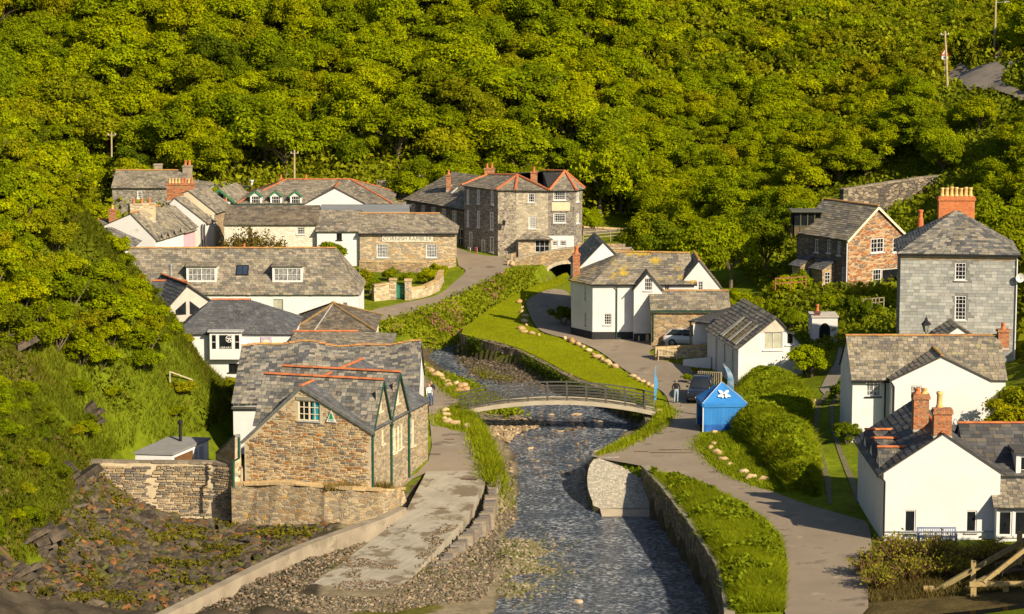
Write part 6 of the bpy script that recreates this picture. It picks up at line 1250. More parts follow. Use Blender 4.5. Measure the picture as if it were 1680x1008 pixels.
# ------------------------------------------------------------ vegetation
def leafmat(name, ramp=None, tr=.46):
    return mat(name, (1.1, 1.08, 1.0), (.85, .88, .9), .8, attr=True, rough=.8, spec=.04, ramp=ramp, translucent=tr, detail=2)
RMP = [(.66, .76, .9), (1.0, 1.0, 1.0), (1.06, 1.08, .8), (.82, .95, .9), (1.0, 1.06, .8), (.74, .88, 1.0), (1.05, 1.12, 1.0)]
leaf_mat = leafmat('tree_leaves', RMP); scrub_mat = leafmat('scrub_leaves'); grass_mat = leafmat('grass_blades', None, .35)
bark = mat('bark', (.17, .13, .085), (.10, .08, .055), 3, bump=.5)
G_BRIGHT, G_MID, G_OLIVE, G_DARK = (.318, .338, .003), (.235, .265, .004), (.305, .29, .006), (.15, .18, .006)
def leaf_quads(C0, Nrm, size, r, aspect=.62):
    """diamond leaves at C0 facing Nrm"""
    n = len(C0); a = r.normal(size=(n, 3)); t = np.cross(Nrm, a); t /= np.linalg.norm(t, axis=1)[:, None]+1e-9; b = np.cross(Nrm, t); s = size[:, None]
    V = np.stack([C0-t*s, C0+b*s*aspect+t*s*.1, C0+t*s, C0-b*s*aspect+t*s*.1], 1).reshape(-1, 3); return V, np.arange(n*4).reshape(n, 4)
def crown_cloud(r, n, rad, centre, clumps=26, cr=.34, base_col=G_MID, var=.25, flat=0.0, size=.035, top_bias=.25):
    """leaf clumps spread over a lumpy crown: arrays of place, facing, colour"""
    d = r.normal(size=(clumps, 3)); d /= np.linalg.norm(d, axis=1)[:, None]; d[:, 2] = np.where(d[:, 2] < -.35, -d[:, 2], d[:, 2])
    cc = d*(.34+.50*r.random((clumps, 1)))*np.array(rad)*(1+.25*np.sin(d[:, :1]*3.1+d[:, 1:2]*2.3+float(r.random())*6)); rr = cr*(.65+.6*r.random(clumps))*min(rad)
    k = r.integers(0, clumps, n); q = r.normal(size=(n, 3)); q /= np.linalg.norm(q, axis=1)[:, None]; q[:, 2] = np.where(q[:, 2] < -.5, -q[:, 2], q[:, 2])
    P = cc[k]+q*(rr[k]*np.where(r.random(n) < .28, .6+.95*r.random(n), .72+.36*r.random(n)**.5))[:, None]*np.array((1, 1, .8)); N = q*.75+r.normal(size=(n, 3))*.42+np.array((0, 0, top_bias)); N /= np.linalg.norm(N, axis=1)[:, None]
    tone = (1-var)+2*var*r.random(clumps); col = np.array(base_col)[None]*(tone[k]*(.8+.4*r.random(n)))[:, None]*np.stack([.9+.2*r.random(n), np.ones(n), np.ones(n)], 1)
    return P+np.array(centre), N, col, size*(.6+.8*r.random(n))
def tree_proto(seed, col, n=5200, rad=(.42, .42, .34), cz=.62, clumps=30, trunk=True, size=.034, cr=.36, spiky=False):
    r = np.random.default_rng(seed); P, N, colr, sz = crown_cloud(r, n, rad, (0, 0, cz), clumps, cr, col, size=size); V, F_ = leaf_quads(P, N, sz, r)
    cm = np_mesh('', V, F_, leaf_mat, colr); rnd = random.Random(seed); m = MB()
    if trunk:
        b = Vector((rnd.uniform(-.03, .03), rnd.uniform(-.03, .03), cz*.62)); m.tube([(0, 0, -.05), tuple(b*.5+Vector((.01, 0, 0))), tuple(b)], [.035, .026, .020], 6)
        for k in range(7):
            a = k*.9+rnd.random(); e = Vector((math.cos(a)*rad[0]*.75, math.sin(a)*rad[1]*.75, cz+rnd.uniform(-.08, .22))); m.tube([tuple(b-Vector((0, 0, .05*k*.3))), tuple(b.lerp(e, .5)+Vector((0, 0, .03))), tuple(e)], [.015, .010, .004], 5)
    else:
        for k in range(6): a = k*1.05+rnd.random(); m.tube([(0, 0, -.02), (math.cos(a)*.15, math.sin(a)*.15, .25), (math.cos(a)*.33, math.sin(a)*.33, .6)], [.02, .014, .004], 5)
    tm = bpy.data.meshes.new('trunk'); tm.from_pydata(m.v, [], m.f); tm.materials.append(bark); tm.update(); return cm, tm
TSH = ((G_BRIGHT, (.46, .46, .44), .52, 58, .27), (G_MID, (.45, .40, .48), .50, 46, .30), (G_OLIVE, (.50, .44, .40), .52, 64, .25), (G_MID, (.40, .48, .44), .52, 52, .26), (G_BRIGHT, (.42, .44, .48), .50, 40, .32), (G_DARK, (.44, .42, .46), .50, 56, .27))
PROT = {'tree': [tree_proto(100+k, c, rad=rd, cz=cz, n=15000, clumps=cl, cr=q, size=.0195) for k, (c, rd, cz, cl, q) in enumerate(TSH)]+[tree_proto(140+k, c, rad=(rd[1], rd[0]*.9, rd[2]*1.06), cz=cz, n=15000, clumps=cl-8, cr=q*1.06, size=.0195) for k, (c, rd, cz, cl, q) in enumerate(TSH)],
        'bush': [tree_proto(200+k, c, n=9500, rad=(.55, .55, .42), cz=.40, clumps=36, trunk=False, size=.027, cr=.30) for k, c in enumerate((G_BRIGHT, G_MID, G_OLIVE, G_DARK))]}
NTREE = [0]
def plant(name, label, cat, p, h, kind='tree', which=None, group=None, sx=1.0):
    pr = PROT[kind]; cm, tm = pr[random.randrange(len(pr)) if which is None else which+(6 if kind == 'tree' and random.random() < .5 else 0)]; NTREE[0] += 1
    t = thing(name, label, cat, tuple(p), group); t.rotation_euler = (random.uniform(-.06, .06), random.uniform(-.06, .06), random.uniform(0, 6.28)); t.scale = (h*sx*random.uniform(.9, 1.1), h*sx, h)
    del t['_o']; link('crown', cm, t); link('trunk' if kind == 'tree' else 'stems', tm, t); return t
def hit(px, py, y0=135, y1=520):
    """where the sight line through a picture point meets the land"""
    r = ray(px, py); Ys = np.arange(y0, y1, .5); X = CP.x+r.x/r.y*Ys; Z = CP.z+r.z/r.y*Ys; h = hfast(X, Ys); k = np.argmax(h >= Z)
    return Vector((X[k], Ys[k], h[k])) if h[k] >= Z[k] else None
def inpoly(px, py, P): return bool(inside(np.array([px], float), np.array([py], float), np.array(P, float))[0])
SEEN_L = {}
def place_words(px, py):
    a = 'above the terrace chimneys' if px < 340 else 'above the dormered hall' if px < 560 else 'above the plain slate house' if px < 740 else 'above the corner shop' if px < 950 else 'above the lichened cottage' if px < 1160 else 'above the summerhouse' if px < 1370 else 'above the terrace wall'
    b = 'at the very top' if py < 45 else 'high up' if py < 100 else 'halfway up' if py < 165 else 'low down' if py < 225 else 'at the foot'
    return b, a
def tell(label, extra):
    """add a telling word when a label is already in use"""
    for e in ['']+extra:
        l = (e+' '+label).strip()
        if l not in SEEN_L: SEEN_L[l] = 1; return l
    return label
# --- the wooded hill: trees one can tell apart, each its own
taken = []
def spaced(p, d):
    z = float(hfast(p[0], p[1]))
    if taken:
        T = np.array(taken[-700:])
        if (((T[:, 0]-p[0])**2+(T[:, 1]-p[1])**2+.6*(T[:, 2]-z)**2) < d*d).any(): return False
    taken.append((p[0], p[1], z)); return True
hill_road_c = HILLROAD.mean(0)
cand = []
for Y in np.arange(286, 366, 1.6):
    for X in np.arange(-80, 80, 1.6): cand.append((X+random.uniform(-.8, .8), Y+random.uniform(-.8, .8)))
random.shuffle(cand); W_ = []
for X, Y in cand:
    if X > 14 and Y < 350: continue
    if abs(X) > Y*.2*1.05+4 or (X < -12 and Y < 300-0.0*X and X > -50 and Y < 294): continue
    if math.hypot(X-hill_road_c[0]+0, Y-hill_road_c[1]) < 15 or (X > 34 and Y < 300): continue
    if spaced((X, Y), 3.55): W_.append((X, Y))
W_.sort(key=lambda q: q[1]); Z = height(np.array([q[0] for q in W_]), np.array([q[1] for q in W_]))[0]
vis = []
for (X, Y), z in zip(W_, Z):
    x, y = pix((X, Y, z+5))
    if -60 < x < 1740 and -70 < y < 420: vis.append((X, Y, z))
WC = ['bright green', 'mid green', 'olive tinged', 'soft green', 'yellow green', 'dark green']
for X, Y, z in vis[:300]:
    k = random.choices(range(6), (6, 4, 3, 4, 6, 1))[0]; h_ = random.uniform(4.8, 8.4); b_, a_ = place_words(*pix((X, Y, z+h_*.5))); sx = random.uniform(1.02, 1.36)
    lab = tell('%s woodland tree %s %s' % (WC[k], b_, a_), [('broad' if sx > 1.18 else 'narrow'), ('tall' if h_ > 7.3 else 'low'), 'round', 'bushy', 'clumpy', 'thick', 'leafy', 'full'])
    plant('woodland_tree', lab, 'tree', (X, Y, z-.6), h_, 'tree', k, 'trees of the wooded hill', sx)
print('wood trees', len(vis), 'individual', min(300, len(vis)))
far_trees = vis[300:]
if far_trees:
    VV, FF_, CC = [], [], []; o = 0
    for X, Y, z in far_trees:
        r = np.random.default_rng(int(X*97+Y*13) & 0xffff); P, N, c, s = crown_cloud(r, 900, (.44, .44, .36), (0, 0, .62), 24, .36, [G_BRIGHT, G_MID, G_OLIVE, G_MID][int(r.integers(0, 4))], size=.07)
        V, F_ = leaf_quads(P*7.5+np.array((X, Y, z-.3)), N, s*7.5, r); VV.append(V); FF_.append(F_+o); CC.append(c); o += len(V)
    np_mesh('distant_woodland', np.concatenate(VV), np.concatenate(FF_), scrub_mat, np.concatenate(CC), kind='stuff', label='farther trees of the wood massed at the top of the hill', category='woodland')
# --- low scrub and ground cover over the slopes
def cover(name, label, X, Y, size, col, lift=(0, .8), n_up=.6, matl=None, cat='scrub', var=.3, zf=None):
    r = np.random.default_rng(len(X)); z = (zf or (lambda a, b: height(a, b)[0]))(X, Y); n = len(X); P = np.c_[X, Y, z+lift[0]+(lift[1]-lift[0])*r.random(n)**1.4]
    N = r.normal(size=(n, 3))*.6+np.array((0.1, -.3, n_up)); N /= np.linalg.norm(N, axis=1)[:, None]; c = np.array(col)*(1-var+2*var*r.random((n, 1)))*(1+.25*n2(X, Y, 2.2, 1.3))[:, None]
    V, F_ = leaf_quads(P, N, size*(.5+r.random(n)), r); return np_mesh(name, V, F_, matl or scrub_mat, np.clip(c, 0, 1), kind='stuff', label=label, category=cat)
r = np.random.default_rng(5)
X = r.uniform(-75, 75, 190000); Y = r.uniform(284, 350, 190000); k = (np.abs(X) < Y*.205+3) & (~inside(X, Y, HILLROAD)); cover('undergrowth', 'leafy undergrowth beneath the trees of the wooded hill', X[k], Y[k], .26, (.225, .245, .008), (0, 3.0), .5, cat='undergrowth')
def blades(name, label, X, Y, hgt, wid, col, lean=.35, cat='grass', zf=None, var=.3, tip=(1.2, 1.15, 1.0)):
    """grass blades, three to a tuft"""
    r = np.random.default_rng(len(X)+3); n = len(X); z = (zf or (lambda a, b: height(a, b)[0]))(X, Y); a = r.random(n)*6.283; d = np.c_[np.cos(a), np.sin(a), np.zeros(n)]; hh = hgt*(.5+r.random(n))
    B = np.c_[X, Y, z-.03]; ln = r.normal(size=(n, 2))*lean; T = B+np.c_[ln[:, 0]*hh, ln[:, 1]*hh, hh]; ww = wid*(.6+.8*r.random(n))
    V = np.stack([B-d*ww[:, None], B+d*ww[:, None], T], 1).reshape(-1, 3); c = np.array(col)*(1-var+2*var*r.random((n, 1)))*(1+.22*n2(X, Y, 1.6, .7))[:, None]
    return np_mesh(name, V, np.arange(n*3).reshape(n, 3), grass_mat, np.clip(c, 0, 1), kind='stuff', label=label, category=cat)
def scatter_poly(P, dens, r):
    P = np.asarray(P); x0, y0 = P.min(0); x1, y1 = P.max(0); n = int((x1-x0)*(y1-y0)*dens); X = r.uniform(x0, x1, n); Y = r.uniform(y0, y1, n); m = inside(X, Y, P); return X[m], Y[m]
# grassy left slope
X = r.uniform(-42, -17, 190000); Y = r.uniform(138, 205, 190000); h, c, *_ = height(X, Y); k = ((~c) & (h > zg(Y)+.45) | c & (h > .5) & (X < -20) & (Y < 175)) & (np.abs(X) < Y*.205+1) & (n2(X, Y, 2.6, 4) > -.75) & ~((X > -26) & (X < -18) & (Y > 164) & (Y < 174))
blades('slope_grass', 'long green grass on the steep slope left of the hostel', X[k], Y[k], .36, .03, (0.105, 0.122, 0.007), .5, var=.4)  # blade colour lowered to carry the slope's shadows
X = r.uniform(-44, -17, 70000); Y = r.uniform(138, 215, 70000); h, c, *_ = height(X, Y); k = (~c) & (h > zg(Y)+.6) & (n2(X, Y, 2.2, 2) > .05) & ~((X > -26) & (X < -18) & (Y > 164) & (Y < 174)) & (np.abs(X) < Y*.205+1)
cover('slope_ground_cover', 'low leafy ground cover patches on the left slope', X[k], Y[k], .15, (0.11, 0.13, 0.007), (.02, .55))
# quay edge, hedge bank, verges
X, Y = scatter_poly(QTOPP, 1100, r); blades('quay_edge_grass', 'tufted grass on top of the river wall beside the lane', X, Y, .36, .026, (0.200, 0.238, 0.007), .5)
X, Y = scatter_poly(QTOPP, 120, r); k = n2(X, Y, .9, 3) > .15; cover('quay_edge_herbs', 'low green herbs among the quay edge grass', X[k], Y[k], .13, (0.170, 0.216, 0.008), (.05, .6))
X, Y = scatter_poly(HEDGEP, 900, r); blades('hedge_bank_grass', 'long bright grass over the hedge bank beside the tent', X, Y, .36, .028, (0.230, 0.265, 0.008), .6)
X, Y = scatter_poly(HEDGEP, 420, r); k = n2(X, Y, 1.3, 1) > -.35; cover('hedge_bank_leaves', 'ivy and bramble leaves over the hedge bank', X[k], Y[k], .13, (0.190, 0.238, 0.008), (.0, .45), cat='ivy')
X, Y = scatter_poly(LAWNP, 260, r); blades('lawn_blades', 'short mown grass of the riverside lawn', X, Y, .07, .03, (0.270, 0.308, 0.006), .8, cat='lawn', zf=lambda a, b: base_h(a, b)+.03)
# river banks
def along(poly_px, wdt, n, zfun=None):
    P = np.array([gg(a, b) for a, b in poly_px]); seg = np.hypot(*(P[1:]-P[:-1]).T); t = r.random(n)*seg.sum(); cs = np.r_[0, np.cumsum(seg)]; i = np.clip(np.searchsorted(cs, t)-1, 0, len(seg)-1); f = (t-cs[i])/seg[i]
    q = P[i]+(P[i+1]-P[i])*f[:, None]; q += r.normal(size=(n, 2))*wdt; return q[:, 0], q[:, 1]
X, Y = along([(770, 680), (790, 706), (800, 735), (812, 768), (808, 795)], .55, 9000); blades('left_bank_grass', 'ragged grass tufts on the left river bank below the footbridge', X, Y, .4, .045, (0.210, 0.243, 0.008), .5)
X, Y = along([(975, 745), (1008, 733), (1060, 707), (1084, 686), (1088, 672)], .5, 8000); blades('right_bank_grass', 'grass verge along the right river bank beside the slipway', X, Y, .32, .045, (0.220, 0.259, 0.008), .5)
X, Y = along([(735, 700), (728, 688), (745, 676), (765, 668), (772, 690), (745, 700)], .5, 7000); blades('bridge_verge_grass', 'grass patch with boulders at the left end of the footbridge', X, Y, .25, .04, (0.220, 0.259, 0.008), .5)
X, Y = along([(690, 594), (712, 612), (740, 632), (765, 655)], .55, 7000); blades('quayside_verge_grass', 'grass between quayside boulders and the river above the footbridge', X, Y, .3, .04, (0.210, 0.243, 0.008), .5)
X, Y = along([(1160, 715), (1155, 735), (1175, 755), (1215, 782), (1262, 800)], .45, 6000); X2, Y2 = scatter_poly([gg(a, b) for a, b in ((1160, 712), (1220, 712), (1262, 765), (1310, 815), (1262, 802), (1205, 780), (1165, 750))], 260, r); X = np.r_[X, X2]; Y = np.r_[Y, Y2]; blades('tent_verge_grass', 'shaded grass verge with boulders below the blue tent', X, Y, .22, .04, (0.200, 0.243, 0.008), .5)
# valerian bank: leaves and pink flower heads
X, Y = along([(640, 545), (690, 532), (740, 515), (800, 490), (850, 465), (885, 450)], 1.15, 26000); k = ~inside(X, Y, ROADP['village_street']) & ~inside(X, Y, LAWNP); cover('valerian_leaves', 'green herbage of the flowering river bank below the village street', X[k], Y[k], .16, (0.210, 0.243, 0.010), (.05, .65))
X, Y = along([(655, 548), (700, 535), (745, 516), (800, 490), (835, 474), (880, 452)], .75, 1900); k = (n2(X, Y, 1.2, 2.5) > .15) & ~inside(X, Y, ROADP['village_street']) & ~inside(X, Y, LAWNP); cover('valerian_flowers', 'pink valerian flower heads on the river bank', X[k], Y[k], .12, (.40, .17, .16), (.5, .85), cat='flowers', var=.2)
X, Y = along([(775, 600), (800, 612), (830, 625), (745, 590), (760, 600), (850, 640), (900, 645)], 1.3, 15000); kk = (n2(X, Y, 1.0, 6) > -.1) & ~inside(X, Y, LAWNP) & ~inside(X, Y, WETP); blades('bar_grass', 'rough grass on the shingle below the upright slate wall', X[kk], Y[kk], .38, .03, (.19, .20, .01), .6)
X, Y = along([(770, 628), (800, 640), (840, 650), (735, 600), (760, 612)], .8, 5000); cover('gravel_bar_weeds', 'green weeds on the gravel bar above the footbridge', X, Y, .13, (0.180, 0.216, 0.008), (.02, .4))
# ivy hanging on the upright slate wall
q = CUTP[10:17]; n = 9000; t = r.random(n)*(len(q)-1.001); i = t.astype(int); f = (t-i)[:, None]; pp = q[i]*(1-f)+q[i+1]*f; dn = r.random(n)**.7*2.0; keep = n2(pp[:, 0]*1.0, pp[:, 1]+dn, .9, 2) > (.0+.25*dn-.55*(pp[:, 0] > 2)); top = base_h(pp[:, 0], pp[:, 1]); nv = np.c_[np.full(n, -.5), np.full(n, -.8), np.full(n, .3)]+r.normal(size=(n, 3))*.4; nv /= np.linalg.norm(nv, axis=1)[:, None]
P = np.c_[pp[:, 0]-.25*r.random(n)-.15, pp[:, 1]-.25*r.random(n)-.2, top+.1-dn][keep]; V, F_ = leaf_quads(P, nv[keep], .12*(.6+.8*r.random(keep.sum())), r); np_mesh('wall_ivy', V, F_, scrub_mat, np.array((.09, .125, .012))*(.6+.8*r.random((keep.sum(), 1))), kind='stuff', label='ivy trailing down the river wall below the lawn', category='ivy')
# --- bushes of the left hillside
CLEAR = [(1545, 104, 1700, 160, 272), (1392, 290, 1582, 335, 251), (1298, 340, 1352, 388, 233), (1588, 218, 1645, 255, 262), (1540, 50, 1562, 155, 272), (205, 400, 600, 440, 225), (240, 440, 600, 480, 225), (272, 480, 600, 540, 225), (128, 340, 370, 410, 239), (180, 265, 320, 300, 283), (300, 540, 480, 600, 195)]
def keep_clear(p, h_):
    x, yb = pix(p); _, yt = pix(p+UP*h_*.9); w_ = h_*.42*FPX/p.y
    return any(x+w_ > a and x-w_ < c and yt < d and yb > b and p.y < Y for a, b, c, d, Y in CLEAR)
def fill(poly, n, hmin, hmax, d, name, labels, cat, group, kind='bush', w_=None, lift=-.3):
    x0, y0 = np.array(poly).min(0); x1, y1 = np.array(poly).max(0); out = []; c = 0
    for _ in range(n*60):
        px, py = random.uniform(x0, x1), random.uniform(y0, y1)
        if not inpoly(px, py, poly): continue
        p = hit(px, py)
        if p is None or not spaced((p.x, p.y), d): continue
        k = random.choices(range(len(labels)), w_)[0] if w_ else random.randrange(len(labels)); h_ = random.uniform(hmin, hmax); sx = random.uniform(1.05, 1.45)
        if keep_clear(p, h_): taken.pop(); continue
        row = int((py-y0)/(y1-y0)*5); cl = int((px-x0)/(x1-x0)*4); lab = tell(labels[k]+', '+('top', 'upper', 'middle', 'lower', 'bottom')[min(4, row)]+' row '+('left end', 'left of centre', 'right of centre', 'right end')[min(3, cl)], ['broad' if sx > 1.25 else 'narrow', 'tall' if h_ > (hmin+hmax)/2 else 'low', 'dense', 'loose', 'bushy', 'round', 'spreading', 'clumpy', 'uneven', 'compact', 'ragged'])
        plant(name, lab, cat, (p.x, p.y, p.z+lift), h_, kind, k, group, sx); c += 1
        if c >= n: break
    return c
BL = ['bright green rounded bush on the left hillside', 'mid green leafy bush on the left hillside', 'olive yellow bush on the left hillside', 'dark green bush on the left hillside']
fill([(-20, 230), (60, 240), (130, 290), (165, 345), (195, 420), (250, 480), (275, 560), (235, 615), (140, 615), (60, 590), (-20, 545)], 170, 2.0, 3.4, 1.5, 'hillside_bush', BL, 'bush', 'bushes of the left hillside', w_=(6, 4, 2, 1))
fill([(-20, 100), (80, 120), (170, 220), (185, 320), (130, 330), (-20, 250)], 60, 3.6, 6.0, 2.3, 'hillside_tree', ['bright green tree on the upper left hillside', 'mid green tree on the upper left hillside', 'olive tree on the upper left hillside', 'soft green tree on the upper left hillside'], 'tree', 'trees of the upper left hillside', 'tree')
fill([(120, 330), (180, 330), (300, 320), (300, 300), (170, 290), (110, 300)], 14, 2.4, 3.6, 1.8, 'village_edge_bush', ['bright green bush behind the terrace', 'green bush behind the terrace', 'olive bush behind the terrace', 'dark bush behind the terrace'], 'bush', 'bushes behind the terrace')
X = r.uniform(-42, -19, 26000); Y = r.uniform(138, 200, 26000); h, c, *_ = height(X, Y); k = (~c) & (h > zg(Y)+.6) & (n2(X, Y, 1.4, 9) > .45) & (np.abs(X) < Y*.205+1); blades('dry_slope_grass', 'tawny dry grass and dead fern patches on the left slope', X[k], Y[k], .42, .03, (.23, .135, .04), .6)
fill([(-20, 620), (80, 640), (230, 640), (380, 640), (390, 690), (300, 700), (180, 690), (120, 760), (60, 860), (-20, 900)], 26, 1.0, 1.7, 1.6, 'low_slope_bush', ['bright low bush on the grassy left slope', 'green low bush on the grassy left slope', 'olive low bush on the grassy left slope', 'dark low bush on the grassy left slope'], 'bush', 'low bushes of the grassy slope', w_=(2, 4, 2, 4))
for k, (px, py) in enumerate(((192, 415), (205, 440), (225, 465), (243, 492), (262, 520), (283, 548), (305, 566), (328, 582), (352, 600), (372, 622), (385, 648))):
    p = hit(px, py)
    if p: plant('edge_bush', 'low ragged bush, %s from the top along the slope edge before the village roofs' % ('first second third fourth fifth sixth seventh eighth ninth tenth eleventh'.split()[k]), 'bush', (p.x, p.y, p.z-.25), random.uniform(1.1, 1.9), 'bush', k % 4, 'bushes along the slope edge', 1.2)
# --- right hillside
RC = ['bright green', 'dense green', 'olive', 'soft green', 'yellow green', 'dark green']
fill([(1000, 180), (1180, 180), (1330, 200), (1560, 165), (1700, 170), (1700, 420), (1600, 330), (1480, 275), (1380, 310), (1330, 345), (1300, 400), (1200, 420), (1110, 400), (1040, 360)], 130, 3.4, 5.4, 2.5, 'slope_tree', ['%s tree on the right slope' % c for c in RC], 'tree', 'trees of the right slope', 'tree', (6, 4, 3, 4, 5, 1))
fill([(960, -40), (1700, -40), (1700, 90), (1640, 90), (1545, 110), (1500, 200), (1300, 240), (960, 230)], 260, 2.8, 4.6, 2.15, 'slope_shrub', ['%s shrub on the slope below the hill road' % c for c in ('bright green', 'green', 'olive', 'dark green')], 'shrub', 'shrubs below the hill road', w_=(6, 4, 4, 1))
fill([(1655, 10), (1700, 10), (1700, 95), (1670, 85)], 6, 5, 6.5, 1.6, 'roadside_tree', ['tall dark tree overhanging the hill road', 'tall green tree overhanging the hill road'], 'tree', 'trees above the hill road', 'tree')
X = r.uniform(8, 62, 90000); Y = r.uniform(205, 290, 90000); h = base_h(X, Y); k = (h > zg(Y)+1.5) & (~inside(X, Y, HILLROAD)) & ((X-HILLROAD[:, 0].mean())**2+(Y-HILLROAD[:, 1].mean())**2 > 5.0**2) & (np.abs(X) < Y*.205+2); cover('slope_scrub', 'low bramble scrub on the right hand slope', X[k], Y[k], .22, (0.180, 0.211, 0.008), (0, .8), cat='scrub')
X = np.r_[r.uniform(38, 84, 60000), r.uniform(-84, -40, 40000)]; Y = r.uniform(135, 300, 100000); k = (np.abs(X) > Y*.2) & (base_h(X, Y) > zg(Y)+1); cover('outer_scrub', 'scrub continuing over the slopes beside the valley', X[k], Y[k], .42, (.17, .185, .008), (0, 1.6), cat='scrub')
# --- single plants near the houses
for px, py, Y, h_, kd, wh, lab in (
    (1330, 640, 196, 3.4, 'bush', 0, 'large bright green bush beside the white workshop gable'), (1318, 600, 199, 2.8, 'bush', 1, 'green bush against the workshop picture window corner'),
    (1655, 690, 168, 4.0, 'bush', 2, 'tall grey green shrub right of the white gable wing'), (1605, 690, 165, 2.8, 'bush', 2, 'rounded grey green shrub before the white gable wing'), (1680, 640, 172, 4.2, 'bush', 2, 'grey green shrub at the picture edge beside the lichened cottage'),
    (925, 512, 226, 2.2, 'bush', 3, 'dark green bush at the left corner of the white lichened cottage'), (1170, 478, 218.5, 2.6, 'bush', 0, 'bright leafy bush between white gable and garage'),
    (1240, 470, 222, 2.6, 'bush', 2, 'brownish shrub on the bank above the workshop'), (1215, 455, 226, 2.8, 'bush', 0, 'light green shrub above the garage roof'), (1270, 480, 220, 2.4, 'bush', 1, 'green shrub on the bank behind the workshop'), (1300, 500, 216, 2.2, 'bush', 1, 'low green shrub behind the workshop ridge'),
    (1395, 500, 217, 2.2, 'bush', 3, 'dark shrub below the rusty stone house'), (1360, 490, 220, 1.8, 'bush', 0, 'small bright shrub below the porches of the rusty house'), (1440, 482, 222, 1.7, 'bush', 0, 'bright shrub under the wide dark window of the rusty house'), (1420, 515, 212, 2.4, 'bush', 3, 'dark green shrub in the shade beside the slate hung house'), (1360, 530, 209, 2.2, 'bush', 3, 'dark shrub behind the little white outhouse'), (1455, 505, 216, 2.0, 'bush', 1, 'green shrub left of the slate hung wall'),
    (585, 480, 240, 3.4, 'bush', 2, 'olive green shrub at the right end of the long slate building'), (610, 475, 241, 2.4, 'bush', 1, 'green shrub in the walled garden'), (700, 468, 246, 2.0, 'bush', 0, 'bright shrub in the walled garden'), (720, 452, 249, 2.0, 'bush', 0, 'rounded clipped shrub near the lettered shop corner'), (670, 470, 245, 1.8, 'bush', 0, 'low bright shrub behind the gate'), (640, 462, 248, 1.8, 'bush', 1, 'green shrub below the lettered shop'),
    (1385, 640, 184, 2.2, 'bush', 3, 'dark climber at the left corner of the lichened cottage'), (1392, 720, 172, 2.0, 'bush', 3, 'dark shrub at the foot of the lichened cottage wall'),
    (205, 335, 262, 2.6, 'bush', 0, 'bright bush before the grey chimney house wall'), (238, 330, 268, 2.6, 'bush', 1, 'green bush before the window of the grey chimney house'), (180, 345, 258, 3.2, 'bush', 0, 'rounded bright bush left of the red stack cottage'), (262, 322, 272, 2.4, 'bush', 1, 'green bush left of the pot crowned brick stack'),
    (548, 430, 253, 3.6, 'tree', 3, 'small sparse tree before the white roadside cottage'), (985, 335, 285, 9.0, 'tree', 0, 'tall bright green tree right of the corner shop'), (965, 370, 276, 3.6, 'bush', 0, 'bright green bush below the tall tree by the corner shop'), (1100, 400, 240, 7.0, 'tree', 5, 'dark broad tree behind the white lichened cottage'), (1150, 410, 236, 7.5, 'tree', 1, 'dense green tree above the white gable house'), (1200, 420, 238, 6.5, 'tree', 0, 'sunlit green tree left of the timber summerhouse'), (1255, 430, 240, 6.0, 'tree', 5, 'shaded dark tree behind the brown shrub'), (1060, 380, 250, 6.5, 'tree', 1, 'green tree beyond the old bridge parapet'), (1620, 400, 214, 7.5, 'tree', 1, 'large green tree behind the slate hung house'), (1660, 420, 208, 7.0, 'tree', 3, 'large tree at the picture edge behind the slate hung house'), (1350, 370, 238, 3.6, 'bush', 2, 'russet tinged bush beside the summerhouse'), (1310, 420, 228, 3.0, 'bush', 1, 'green bush below the summerhouse'), (1285, 440, 226, 2.8, 'bush', 0, 'bright bush on the bank left of the porches')):
    p = at(px, py, Y); z = H(p.x, p.y); plant('tree' if kd == 'tree' else 'garden_shrub', lab, 'tree' if kd == 'tree' else 'shrub', (p.x, p.y, z-.15), h_, kd, wh)
# twiggy tree before the pale cottage: bare upright branches with thin leaf
def twiggy(name, label, p, h_, spread, col, n=34, leaves=2600, cat='tree', stemcol=(.20, .13, .07), lsize=.09):
    t = thing(name, label, cat, tuple(p)); rnd = random.Random(int(p[0]*10)); m = MB(); P = []
    for k in range(n):
        a = rnd.random()*6.28; q = rnd.random()**.6*spread; e = Vector((math.cos(a)*q, math.sin(a)*q, h_*(1-.35*(q/spread)**2)*rnd.uniform(.75, 1.05))); b = Vector((math.cos(a)*q*.12, math.sin(a)*q*.12, 0)); pts = [Vector(p)+b.lerp(e, f)+Vector((rnd.uniform(-.08, .08), rnd.uniform(-.08, .08), 0))*f-UP*(.2 if f == 0 else 0) for f in (0, .35, .7, 1)]
        m.tube([tuple(x) for x in pts], [.035, .026, .016, .005], 4, cap=False); P += [pts[2].lerp(pts[3], rnd.random()) for _ in range(leaves//n//2)]+[pts[1].lerp(pts[3], rnd.random()) for _ in range(leaves//n//2)]
    m.build('stems', mat('stem_%s' % name, stemcol, None, 4), t); P = np.array([tuple(x) for x in P]); rr = np.random.default_rng(3); P += rr.normal(size=P.shape)*.14; N = rr.normal(size=P.shape)+np.array((0, -.4, .5)); N /= np.linalg.norm(N, axis=1)[:, None]
    V, F_ = leaf_quads(P, N, lsize*(.5+rr.random(len(P))), rr); np_mesh('foliage', V, F_, scrub_mat, np.array(col)*(.6+.8*rr.random((len(P), 1))), t)
p = at(418, 425, 250); twiggy('twiggy_tree', 'twiggy brown green tree before the pale stone cottage', (p.x, 250, H(p.x, 250)), 5.0, 3.6, (.15, .115, .02), 110, 5200, lsize=.12)
